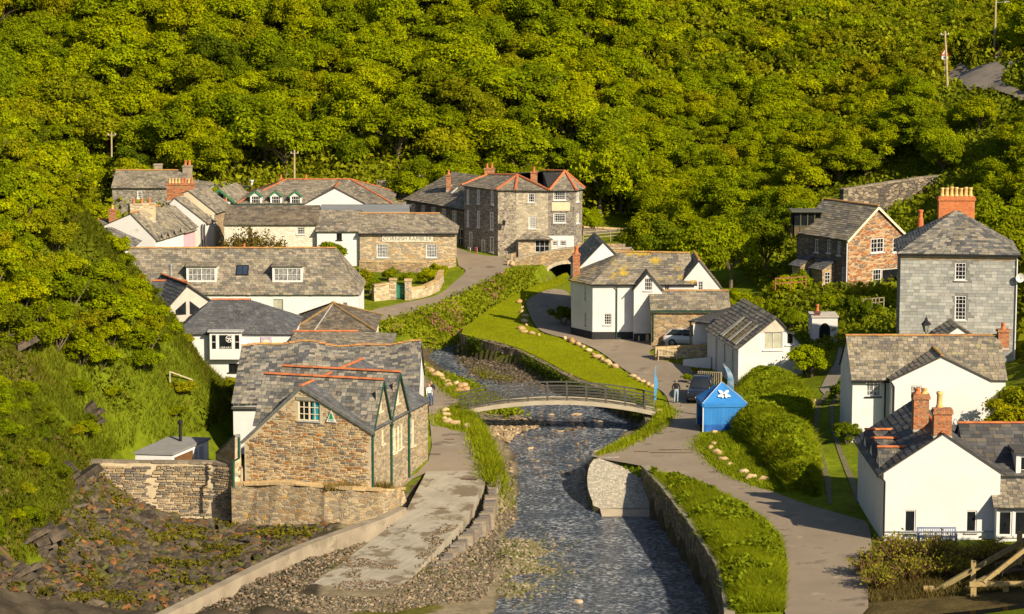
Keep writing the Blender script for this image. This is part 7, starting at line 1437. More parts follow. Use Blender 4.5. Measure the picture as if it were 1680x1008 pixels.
for px, py, Y, h_, sp_, lab, n in ((1470, 955, 140.5, 1.75, 1.6, 'leggy shrub with pinkish stems before the white front house', 120), (1425, 995, 137.5, 1.5, 1.2, 'lower bushy shrub with reddish stems at the lane edge', 100), (1535, 950, 139.5, 1.9, 1.6, 'leggy shrub with sparse leaves below the terrace bench', 110), (1560, 990, 136.2, 1.2, 1.4, 'brown twiggy shrub behind the corner handrail', 90), (1440, 1000, 134.8, 1.2, 1.3, 'russet twiggy shrub in the bottom corner beside the lane', 90), (1620, 940, 139.5, 1.3, 1.5, 'dark leggy shrub below the bay window', 80), (1495, 990, 136.5, 1.3, 1.5, 'dense low twiggy shrub before the corner handrail', 120)):
    p = at(px, py, Y); twiggy('leggy_shrub', lab, (p.x, Y, H(p.x, Y)), h_, sp_, (.22, .21, .02), n, 760, 'shrub', (.20, .10, .06), .08)
# ------------------------------------------------------------ boulders, shore rocks, shingle
boulder_mat = mat('cream_boulder', (.47, .37, .23), (.34, .25, .14), 2.2, bump=.6, bscale=8, dist=.04, ramp=[(1.15, 1.15, 1.2), (1.0, .9, .72), (1.1, 1.05, 1.0), (.85, .62, .4), (1.2, 1.2, 1.25), (.95, .8, .6)])
BM = [blob('boulder', None, 1, boulder_mat, k+3, squash=(1, .8, .68), rough=.34) for k in range(5)]
ORD = 'first second third fourth fifth sixth seventh eighth ninth tenth eleventh twelfth thirteenth fourteenth fifteenth sixteenth seventeenth eighteenth nineteenth twentieth twenty-first twenty-second twenty-third twenty-fourth twenty-fifth twenty-sixth twenty-seventh twenty-eighth twenty-ninth thirtieth'.split()
def boulders(pts, lab, group, r=(.2, .42)):
    for k, (px, py) in enumerate(pts):
        p = ground_at(px, py); o = link('boulder', BM[random.randrange(5)], label='%s pale boulder %s' % (ORD[k], lab), category='boulder', group=group); s_ = random.uniform(*r); o.location = (p.x, p.y, p.z+s_*.26+.03); o.scale = (s_*random.uniform(.9, 1.35), s_, s_*random.uniform(.8, 1.15)); o.rotation_euler = (random.uniform(-.2, .2), random.uniform(-.2, .2), random.uniform(0, 6.28))
def dense(poly, n):
    P = np.array(poly, float); seg = np.hypot(*(P[1:]-P[:-1]).T); cs = np.r_[0, np.cumsum(seg)]; out = []
    for t in np.linspace(0, cs[-1], n): i = min(len(seg)-1, np.searchsorted(cs, t, 'right')-1); f = (t-cs[i])/seg[i]; q = P[i]+(P[i+1]-P[i])*f; out.append((q[0]+random.uniform(-3, 3), q[1]+random.uniform(-1.2, 1.2)))
    return out
boulders(dense([(636, 528), (680, 516), (720, 503), (770, 482), (806, 466), (822, 452)], 22), 'from the hipped store along the village street edge', 'boulders edging the village street', (.16, .34))
boulders([(853, 497), (857, 506), (856, 514), (862, 521), (860, 529), (864, 535), (855, 541), (860, 546), (872, 549), (884, 551)], 'from the upper bend along the lawn', 'boulders at the lawn bend', (.18, .36))
boulders([(927, 557), (937, 562), (948, 567), (956, 571), (966, 577), (973, 583), (981, 588), (988, 592), (995, 596), (1001, 599), (1009, 604), (1037, 619), (1046, 624), (1055, 628), (1063, 632), (1071, 636)], 'from the white cottage along the lawn edge of the lane', 'boulders edging the lawn beside the lane', (.22, .42))
boulders([(694, 602), (701, 607), (706, 612), (712, 615), (718, 619), (725, 624), (733, 629), (737, 636), (748, 633), (755, 638), (762, 634), (764, 643), (752, 645)], 'from the white gable end along the quayside verge', 'boulders edging the quayside verge', (.24, .46))
boulders([(730, 677), (733, 684), (730, 691), (736, 697), (746, 698), (767, 703)], 'round the grass patch at the left bridge end', 'boulders at the left bridge end', (.22, .44))
boulders([(1172, 712), (1171, 731), (1165, 738), (1176, 745), (1179, 748), (1186, 757), (1197, 765), (1220, 778), (1231, 787), (1252, 790)], 'down from the blue tent along its verge', 'boulders below the tent', (.2, .38))
boulders([(1080, 678), (840, 436), (1338, 664), (1330, 655)], 'standing alone at a lane or track edge', 'single boulders by the lanes', (.3, .5))
# shore rocks
def facet(seed, sub=1):
    bm = bmesh.new(); bmesh.ops.create_icosphere(bm, subdivisions=sub, radius=1); rnd = random.Random(seed)
    for v in bm.verts: v.co *= rnd.uniform(.72, 1.2); v.co.x *= 1.3; v.co.z *= .62
    V = np.array([tuple(v.co) for v in bm.verts]); F_ = np.array([[v.index for v in f.verts] for f in bm.faces]); bm.free(); return V, F_
FR = [facet(k) for k in range(6)]; FS = [facet(k+9, 1) for k in range(4)]
def rocks_stuff(name, label, X, Y, size, cols, matl, sink=.3, cat='rocks', zf=None, tilt=.5):
    rr = np.random.default_rng(len(X)+1); z = (zf or hfine)(X, Y); VV, FF_, CC = [], [], []; o = 0
    for x, y, zz, s in zip(X, Y, z, size):
        V, F_ = FS[rr.integers(4)]; a = rr.random()*6.28; c_, s_ = math.cos(a), math.sin(a); t = rr.normal()*tilt; M = np.array([[c_, -s_, 0], [s_, c_, 0], [0, 0, 1]])@np.array([[1, 0, 0], [0, math.cos(t), -math.sin(t)], [0, math.sin(t), math.cos(t)]])
        VV.append((V*s)@M.T+np.array((x, y, zz+s*(.45-sink)))); FF_.append(F_+o); o += len(V); c = cols[rr.integers(len(cols))]; CC.append(np.tile(np.array(c)*(.7+.6*rr.random()), (len(F_), 1)))
    np_mesh(name, np.concatenate(VV), np.concatenate(FF_), matl, np.concatenate(CC), kind='stuff', label=label, category=cat)
hfine = lambda X, Y: height(np.asarray(X, float), np.asarray(Y, float))[0]
rock_attr = mat('loose_rock', (1.1, 1.1, 1.1), (.7, .7, .7), 3, attr=True, bump=.6, bscale=9, dist=.04, rough=.7, spec=.3)
DK = [(.07, .053, .034), (.04, .032, .024), (.10, .075, .045), (.08, .066, .016), (.16, .072, .022), (.085, .065, .045), (.065, .068, .014), (.045, .036, .026)]
FORE = [(60, 760), (170, 770), (230, 800), (310, 835), (400, 850), (500, 870), (560, 862), (470, 905), (380, 950), (270, 1008), (-60, 1060), (-60, 900), (40, 820)]
FP = np.array([g2(a, b, -1.9) for a, b in FORE]); X, Y = scatter_poly(FP, 26, r); hh_, cc_, *_ = height(X, Y); k = cc_ & (hh_ < 1.4); X, Y = X[k], Y[k]; s_ = .09+.32*r.random(len(X))**2.5
rocks_stuff('shore_rubble', 'dark weedy rubble and broken slate covering the foreshore', X, Y, s_, DK, rock_attr)
RKM = []
for k in range(6):
    me = bpy.data.meshes.new('shore_rock'); V, F_ = facet(k+30, 2); V = V*np.array((1.1, .9, 1.0)); me.from_pydata([tuple(v) for v in V], [], [tuple(f) for f in F_]); me.materials.append(rock_grey); me.update(); RKM.append(me)
X, Y = scatter_poly(FP, .42, r); hh_, cc_, *_ = height(X, Y); k = cc_ & (hh_ < 1.2); X, Y = X[k], Y[k]
for x, y in zip(X, Y):
    px, py = pix((x, y, -1.9)); s_ = random.uniform(.25, .6); pl = 'below the grassy cliff' if px < 150 else 'below the harbour wall' if py < 880 else 'beside the kerb wall' if px > 300 else 'at the bottom corner of the shore'
    o = link('shore_rock', RKM[random.randrange(6)], label=tell('%s rock on the foreshore %s' % ('large' if s_ > .47 else 'small' if s_ < .36 else 'middling', pl), ['grey', 'brown', 'slabby', 'jagged', 'low', 'humped', 'broken', 'dark', 'weedy', 'tilted', 'split', 'ridged', 'blunt', 'leaning', 'worn', 'cracked', 'squat', 'long', 'pitted', 'rounded', 'upright', 'flat', 'wedge shaped', 'knobbly', 'rusty', 'mossy']), category='rock', group='larger rocks of the foreshore')
    o.location = (x, y, H(x, y)+s_*.1); o.scale = (s_*1.2, s_*.9, s_*random.uniform(.6, 1.0)); o.rotation_euler = (random.uniform(-.5, .5), random.uniform(-.5, .5), random.uniform(0, 6.28))
# rock outcrops of the cliff: tilted slabs
strata = mat('cliff_slate', (.09, .07, .05), (.035, .03, .025), 2, bump=.9, bscale=6, dist=.08, objrand=.25, stain=(.20, .11, .04), stain_at=.62, stain_scale=.9)
for px, py, Y, sz, n, lab in ((120, 790, 160, 2.3, 11, 'dark slate outcrop where the grassy slope meets the harbour wall'), (150, 690, 170, 1.6, 8, 'tilted slate outcrop in the grass above the white hut'), (60, 900, 147, 2.2, 9, 'brown broken rock face at the foot of the left cliff'), (20, 560, 178, 1.8, 7, 'dark rock ledge in the slope under the bushes'), (25, 990, 139, 1.8, 8, 'low rock outcrop in the bottom left corner'), (215, 810, 162, 1.3, 6, 'dark wet rocks at the corner of harbour wall and cliff')):
    p = hit(px, py) or at(px, py, Y); t = thing('rock_outcrop', lab, 'rocks', tuple(p))
    for k in range(n):
        b = MB(); c = p+Vector((random.uniform(-1, 1)*sz*.6, random.uniform(-.5, .5)*sz*.6, random.uniform(-.5, .6)*sz*.55)); U = Vector((.8, .3, random.uniform(.3, .6))).normalized(); V = UP.cross(U).normalized(); W3 = U.cross(V)
        b.box(c, sz*random.uniform(.5, 1.0), sz*random.uniform(.4, .8), sz*random.uniform(.10, .26), U, V, W3, taper=.85); b.v = [tuple(Vector(v)+Vector((random.uniform(-.12, .12), random.uniform(-.12, .12), random.uniform(-.1, .1)))*sz*.6) for v in b.v]; b.build('slab', strata, t)
# shingle beach, stones in the stream, weed
SH = [(480, 990), (700, 870), (800, 800), (840, 760), (850, 850), (815, 880), (815, 945), (790, 985), (640, 1012), (400, 1012)]
SP = np.array([g2(a, b, -2.0) for a, b in SH]); PB = [(.17, .135, .09), (.12, .10, .075), (.21, .165, .11), (.09, .08, .065), (.15, .105, .06), (.26, .20, .13), (.075, .07, .03)]
slipP = [g2(480, 985, -2.0), g2(640, 985, -2.0), g2(760, 855, -.95), g2(660, 850, -.95)]
X, Y = scatter_poly(SP, 85, r); k = ~inside(X, Y, np.array(slipP)); X, Y = X[k], Y[k]; rocks_stuff('beach_shingle', 'brown shingle beach between slipway and river', X, Y, .035+.10*r.random(len(X))**4, PB, rock_attr, .2, 'shingle', tilt=.9)
K2 = [(256, 1010), (480, 915), (600, 872), (640, 865), (480, 990), (400, 1012)]; X, Y = scatter_poly([g2(a, b, -2.0) for a, b in K2], 45, r); rocks_stuff('kerb_shingle', 'shingle and weed heaped along the kerb wall', X, Y, .045+.10*r.random(len(X))**3, PB+[(.10, .06, .03)], rock_attr, .2, 'shingle', tilt=.9)
# weed and gravel lying in patches on the slipway
a_, b_, c_, d_ = [np.array(q) for q in slipP]; n = 6000; u, v = r.random(n), r.random(n); Q = (a_*(1-u)[:, None]+b_*u[:, None])*(1-v)[:, None]+(d_*(1-u)[:, None]+c_*u[:, None])*v[:, None]; zz = -1.92+(-.93+1.92)*v; k = n2(Q[:, 0], Q[:, 1], 1.1, .5)+.25*(u-.4) > .22; k &= ~((u > .3) & (u < .75) & (v > .75))
X, Y, Z3 = Q[k, 0], Q[k, 1], zz[k]; rocks_stuff('slipway_gravel', 'patches of gravel and dry weed on the concrete slipway', X, Y, .03+.06*r.random(len(X))**2, PB+[(.16, .09, .05), (.13, .07, .04)], rock_attr, .3, 'gravel', zf=lambda x, y: Z3)
ST_ = [(840, 670), (1000, 700), (985, 740), (960, 770), (880, 800), (845, 770), (830, 720)]; X, Y = scatter_poly([g2(a, b, -1.9) for a, b in ST_], 1.6, r); rocks_stuff('stream_stones', 'small stones breaking the surface of the stream', X, Y, .05+.16*r.random(len(X))**3, [(.19, .13, .07), (.13, .10, .065), (.09, .078, .06), (.22, .16, .09)], rock_attr, .35, 'stones', zf=lambda x, y: wl(y)-.02)
BAR = [(800, 700), (850, 690), (900, 702), (850, 715), (835, 730), (805, 722)]; X, Y = scatter_poly([g2(a, b, -1.8) for a, b in BAR], 40, r); rocks_stuff('gravel_bar', 'sunlit gravel bar on the left side of the stream below the bridge', X, Y, .05+.14*r.random(len(X))**2, [(.30, .22, .12), (.23, .17, .10), (.35, .27, .17)], rock_attr, .1, 'gravel', zf=lambda x, y: wl(y)+.02)
X = np.concatenate([r.normal(sx, sr*.8, 500) for sx, sy, sr, sh in SHOALS[:5]]); Y = np.concatenate([r.normal(sy, sr*1.2, 500) for sx, sy, sr, sh in SHOALS[:5]]); k = inside(X, Y, WETP); rocks_stuff('shoal_pebbles', 'weedy pebble shoals showing through the shallow river', X[k], Y[k], .05+.09*r.random(k.sum())**2, [(.20, .17, .11), (.13, .12, .05), (.10, .11, .025), (.26, .21, .14)], rock_attr, .25, 'shoal', zf=lambda x, y: np.maximum(hfine(x, y), wl(y)-.06))
for k, (px, py, s_) in enumerate(((945, 690, .38), (985, 700, .3), (1012, 678, .4), (920, 715, .26), (870, 740, .32), (948, 981, .34), (980, 745, .3), (905, 690, .25))):
    p = on(px, py, -1.95); o = link('stream_boulder', BM[k % 5], label='%s boulder from the footbridge downwards standing in the stream' % ORD[k], category='boulder', group='boulders in the stream'); o.location = (p.x, p.y, float(wl(p.y))-.04); o.scale = (s_*1.3, s_, s_*.5); o.rotation_euler = (0, 0, k)
X, Y = along([(848, 870), (880, 890), (860, 930), (840, 905)], .9, 2500); 

# dry grass spilling over the hostel's retaining wall
q0, q1 = Vector(rt[2][:2]+(0,)), Vector(rt[4][:2]+(0,)); n = 2600; t = r.random(n)**.7; X = q0.x+(q1.x-q0.x)*t+r.normal(size=n)*.18; Y = q0.y+(q1.y-q0.y)*t-.35+r.normal(size=n)*.15; zz = .45-1.1*r.random(n)*t; blades('wall_top_grass', 'dry tawny grass hanging over the lichen splashed retaining wall', X, Y, .4, .025, (.26, .19, .05), .6, zf=lambda a, b: zz)

X, Y = scatter_poly([g2(a, b, -1.2) for a, b in ((745, 585), (800, 590), (900, 625), (960, 650), (880, 655), (790, 632), (750, 606))], 34, r); k = ~inside(X, Y, LAWNP); rocks_stuff('upstream_gravel', 'brown gravel between the river and the upright slate wall', X[k], Y[k], .04+.13*r.random(k.sum())**3, [(q[0]*.6, q[1]*.6, q[2]*.6) for q in PB], rock_attr, .2, 'gravel', tilt=.9)
X, Y = scatter_poly(FP, 60, r); hh_, cc_, *_ = height(X, Y); k = cc_ & (hh_ < 2.5) & (n2(X, Y, 1.1, 3) > .12); cover('shore_weed', 'green and yellow weed growing in patches over the foreshore rocks', X[k], Y[k], .12, (.13, .12, .012), (.1, .4), cat='seaweed', var=.5)
# ------------------------------------------------------------ vehicles, tent, people, street furniture
def loft(b, st, n=8, mi=0, X=Vector((1, 0, 0))):
    """stations (x, z bottom, z top, half width bottom, half width top) joined into a body"""
    o = len(b.v)
    for x, z0, z1, w0, w1 in st:
        h_ = z1-z0
        for y, z in ((-w0*.9, z0), (w0*.9, z0), (w0, z0+h_*.25), (w0*.985, z0+h_*.6), (w1, z1-h_*.08), (w1*.86, z1), (-w1*.86, z1), (-w1, z1-h_*.08), (-w0*.985, z0+h_*.6), (-w0, z0+h_*.25)): b.v.append((x, y, z))
    k = 10
    for i in range(len(st)-1):
        for j in range(k): b.f.append((o+i*k+j, o+i*k+(j+1) % k, o+(i+1)*k+(j+1) % k, o+(i+1)*k+j)); b.c.append(None); b.mi.append(mi)
    b.f.append(tuple(o+j for j in range(k))[::-1]); b.f.append(tuple(o+(len(st)-1)*k+j for j in range(k))); b.c += [None]*2; b.mi += [mi]*2
def car(name, label, loc, yaw, paint, L=4.4, W_=1.86, Hh=1.68, hatch=False, group=None):
    t = thing(name, label, 'car', loc, group); t.rotation_euler = (0, 0, yaw); del t['_o']; w = W_/2; k = L/4.5; hz = Hh/1.68
    b = MB(); loft(b, [(0, .42, .72*hz, w*.80, w*.78), (.12*k, .30, .88*hz, w*.92, w*.86), (.5*k, .26, .98*hz, w*.98, w*.92), (1.15*k, .25, 1.06*hz, w, w*.94), (2.4*k, .25, 1.08*hz, w, w*.93), (3.8*k, .26, 1.10*hz, w, w*.92), (4.32*k, .30, 1.06*hz, w*.95, w*.88), (4.5*k, .42, .95*hz, w*.84, w*.80)]); b.build('body', paint, t, True)
    b = MB(); loft(b, [(1.05*k, 1.0*hz, 1.08*hz, w*.86, w*.80), (1.80*k, 1.03*hz, 1.60*hz, w*.88, w*.70), (2.8*k, 1.04*hz, 1.655*hz, w*.88, w*.71), (3.7*k, 1.04*hz, 1.62*hz, w*.87, w*.69), (4.36*k, 1.0*hz, 1.12*hz, w*.82, w*.74)]); b.build('cabin_glass', mat('car_glass', (.02, .025, .03), None, 2, rough=.06, spec=.7), t, True)
    b = MB(); loft(b, [(1.86*k, 1.575*hz, 1.63*hz, w*.69, w*.64), (2.8*k, 1.63*hz, 1.69*hz, w*.71, w*.66), (3.72*k, 1.60*hz, 1.655*hz, w*.69, w*.64)]); b.build('roof', paint, t, True)
    for s_ in (-1, 1):
        b = MB(); b.bar((1.1*k, s_*w*.84, 1.05*hz), (1.84*k, s_*w*.70, 1.61*hz), .05, .05); b.bar((2.75*k, s_*w*.89, 1.06*hz), (2.7*k, s_*w*.715, 1.64*hz), .07, .04); b.bar((4.3*k, s_*w*.82, 1.06*hz), (3.7*k, s_*w*.70, 1.62*hz), .09, .06); b.build('pillars', paint, t)
        b = MB(); b.box((.2*k, s_*w*.66, .78*hz), .16, w*.42, .17, taper=.9); b.build('headlight', mat('lamp_glass', (.75, .74, .68), None, 2, rough=.1), t)
        b = MB(); b.box((4.40*k, s_*w*.70, .90*hz), .16, w*.3, .26, taper=.9); b.build('tail_light', mat('red_lamp', (.5, .02, .02), None, 2, rough=.2), t)
        b = MB(); b.box((1.45*k, s_*(w+.07), 1.08*hz), .14, .2, .13); b.build('mirror', paint, t)
        for x in (.85*k, 3.62*k):
            wo = MB(); y = s_*(w-.08)
            prof = [(.20, -.11), (.31, -.11), (.335, -.07), (.335, .07), (.31, .11), (.20, .11)]; n = 18
            pts = [(x+r_*math.cos(a), y+q, .335+r_*math.sin(a)) for a in [2*math.pi*j/n for j in range(n)] for r_, q in prof]; m = len(prof); wo.add(pts, [(j*m+i, j*m+i+1, ((j+1) % n)*m+i+1, ((j+1) % n)*m+i) for j in range(n) for i in range(m-1)]); wh = wo.build('wheel', mat('tyre', (.02, .02, .02), None, 3), t)
            rm = MB()
            for j in range(5): a = j*1.2566; rm.bar((x, y+s_*.09, .335), (x+.205*math.cos(a), y+s_*.09, .335+.205*math.sin(a)), .05, .07, up=Vector((0, 1, 0)))
            rm.add([(x+.2*math.cos(2*math.pi*j/12), y+s_*.04, .335+.2*math.sin(2*math.pi*j/12)) for j in range(12)], [tuple(range(12))]); rm.build('rim', mat('alloy', (.5, .5, .5), None, 3, rough=.3, metal=.7), wh)
    b = MB(); b.box((.03, 0, .70*hz), .08, w*.8, .2); b.build('grille', black_paint, t)
    for x in (-.005 if not hatch else 4.5*k,): b = MB(); b.box((x, 0, .5), .03, .52, .11); b.build('number_plate', mat('plate_white', (.7, .7, .66), None, 3), t)
    b = MB(); b.box((.06, 0, .40), .2, w*1.7, .16); b.box((4.45*k, 0, .42), .2, w*1.7, .16); b.build('bumper_trim', black_paint, t)
    return t
carp = lambda n, c: mat(n, c, tuple(x*.92 for x in c), 1, rough=.25, spec=.5, coat=.8)
p = ground_at(1146, 664); car('dark_suv', 'dark blue sport utility car parked on the lane behind the tent', (p.x, p.y-.1, p.z+.04), R(90-9), carp('midnight_blue_paint', (.012, .016, .028)), 4.6, 1.88, 1.72)
p = ground_at(1090, 572); car('silver_hatchback', 'silver hatchback parked nose first towards the carport beside the stone garage', (p.x+4.25, p.y+.7, p.z+.05), R(180-13), carp('silver_paint', (.52, .53, .55)), 4.3, 1.78, 1.5, True)
p = ground_at(1092, 564); car('blue_hatchback', 'bright blue car mostly hidden behind the silver hatchback', (p.x+4.25, p.y+3.0, p.z+.05), R(180-13), carp('bright_blue_paint', (.02, .06, .38)), 4.3, 1.78, 1.55, True)
# --- blue canopy tent with leaf emblem
fl = on(1153, 711, .03); tw = 3.15; tp = thing('blue_canopy_tent', 'bright blue canopy tent with white leaf emblem beside the hedge bank', 'tent', tuple(fl)); ty = R(4); TX = Vector((math.cos(ty), math.sin(ty), 0)); TY = Vector((-math.sin(ty), math.cos(ty), 0)); Q = lambda u, v, z: fl+TX*u+TY*v+UP*z
blue = mat('blue_canvas', (.028, .185, .50), (.024, .16, .45), 1.4, rough=.75, bump=.25, bscale=3, dist=.05); blue2 = mat('blue_canvas_lower', (.018, .115, .42), None, 1.4, rough=.75)
ez, az = 2.15, 3.45; ap = Q(tw/2, tw/2, az)
b = MB(); e = .06; cs = [Q(-e, -e, ez), Q(tw+e, -e, ez), Q(tw+e, tw+e, ez), Q(-e, tw+e, ez)]
for i in range(4):
    A, B = cs[i], cs[(i+1) % 4]; n = 6
    for k in range(n):   # slope sags a little between its edges
        t0, t1 = k/n, (k+1)/n
        f = lambda t, s_: A.lerp(B, s_).lerp(ap, t)-UP*(.10*math.sin(math.pi*t)*math.sin(math.pi*min(1, max(0, s_))))
        for j in range(4): s0, s1 = j/4, (j+1)/4; b.add([f(t0, s0), f(t0, s1), f(t1, s1), f(t1, s0)], [(0, 1, 2, 3)])
b.build('canopy', blue, tp)
b = MB()
for i in range(4): A, B = cs[i], cs[(i+1) % 4]; b.add([A, B, B-UP*.28, A-UP*.28], [(0, 1, 2, 3)])
b.build('valance', blue, tp)
def canvas(A, B, name, m_):
    b = MB(); n = 14; d = (B-A); nn = d.normalized().cross(UP)
    for k in range(n):
        w0, w1 = nn*.035*math.sin(k*1.3), nn*.035*math.sin((k+1)*1.3); P0, P1 = A+d*(k/n), A+d*((k+1)/n); b.add([P0+UP*.05+w0*2, P1+UP*.05+w1*2, P1+UP*.62+w1, P0+UP*.62+w0], [(0, 1, 2, 3)], None, 1); b.add([P0+UP*.62+w0, P1+UP*.62+w1, P1+UP*(ez-.05), P0+UP*(ez-.05)], [(0, 1, 2, 3)], None, 0)
    return b.build(name, [m_, blue2], tp)
canvas(Q(0, 0, 0), Q(tw, 0, 0), 'front_wall', blue); canvas(Q(tw, 0, 0), Q(tw, tw, 0), 'side_wall', blue); canvas(Q(tw, tw, 0), Q(0, tw, 0), 'back_wall', blue)
for u, v in ((0, 0), (tw, 0), (tw, tw), (0, tw)): b = MB(); b.box(Q(u-.0, v-.03, ez/2), .06, .06, ez, TX, TY); b.build('leg', white_paint, tp)
for i in range(2): b = MB(); A = cs[i]; b.bar(A+UP*.02, A.lerp(ap, .98)+UP*.02, .03, .02); b.build('seam', white_paint, tp)
# emblem: sprig of lobed leaves and acorn shapes on the front slope
fn = (cs[1]-cs[0]).cross(ap-cs[0]).normalized(); fu = (cs[1]-cs[0]).normalized(); fv = fn.cross(fu); ec = cs[0].lerp(cs[1], .5).lerp(ap, .40)+fn*.05
def lobed(c, ang, ln, wd, nl=4):
    d = fu*math.cos(ang)+fv*math.sin(ang); s_ = fu*-math.sin(ang)+fv*math.cos(ang); pts = []
    for sg in (1, -1):
        rg = range(nl*6+1) if sg == 1 else range(nl*6, -1, -1)
        for k in rg: t = k/(nl*6); pts.append(c+d*(ln*t)+s_*sg*(wd*math.sin(math.pi*min(1, t*1.02))**.6*(.72+.28*abs(math.sin(math.pi*nl*t)))+.012))
    return pts
b = MB()
for ang, ln, wd, off in ((2.25, .62, .17, (-.02, .02)), (.85, .62, .17, (.05, .02)), (3.5, .55, .15, (-.05, -.05)), (-.35, .55, .15, (.06, -.05)), (4.4, .34, .10, (-.06, -.1)), (5.1, .34, .10, (.08, -.1))): b.prism(lobed(ec+fu*off[0]+fv*off[1], ang, ln*.8, wd*.75), fn*.012)
b.build('leaf_emblem', white_paint, tp)
# --- feather flags
def feather(label, p, h_, yaw, m_, bend=.55):
    t = thing('feather_flag', label, 'flag', tuple(p), 'feather flags'); D = Vector((math.cos(yaw), math.sin(yaw), 0)); b = MB(); pts = [p+UP*(h_*k/10)+D*(bend*max(0, (k-7)/3)**2) for k in range(11)]; b.tube(pts, .022, 6); b.build('pole', steel_light, t)
    b = MB(); ax = [p+UP*(h_*(.22+.078*k))+D*(bend*max(0, ((2.2+.78*k)-7)/3)**2) for k in range(11)]; N = UP.cross(D)
    for k in range(10): w0, w1 = (.5*math.sin(math.pi*(.25+.07*k))+.05), (.5*math.sin(math.pi*(.25+.07*(k+1)))+.05); b.add([ax[k]+N*.02, ax[k]+D*w0+N*.05*math.sin(k), ax[k+1]+D*w1+N*.05*math.sin(k+1), ax[k+1]+N*.02], [(0, 1, 2, 3)])
    b.build('sail', m_, t); b = MB(); b.box(p+UP*.03, .5, .06, .05); b.box(p+UP*.03, .06, .5, .05); b.build('base', black_paint, t)
flagm = mat('flag_blue', (.06, .24, .46), (.05, .20, .42), 3); feather('slim blue feather flag at the right end of the footbridge', on(1073, 675, .05), 3.4, R(62), flagm, .25); feather('blue and white feather flag curving behind the tent', Q(tw+.2, tw+1.6, 0)+Vector((-.4, 0, 0)), 4.2, R(158), mat('flag_pale', (.40, .50, .60), (.12, .30, .50), 2.5), .8)
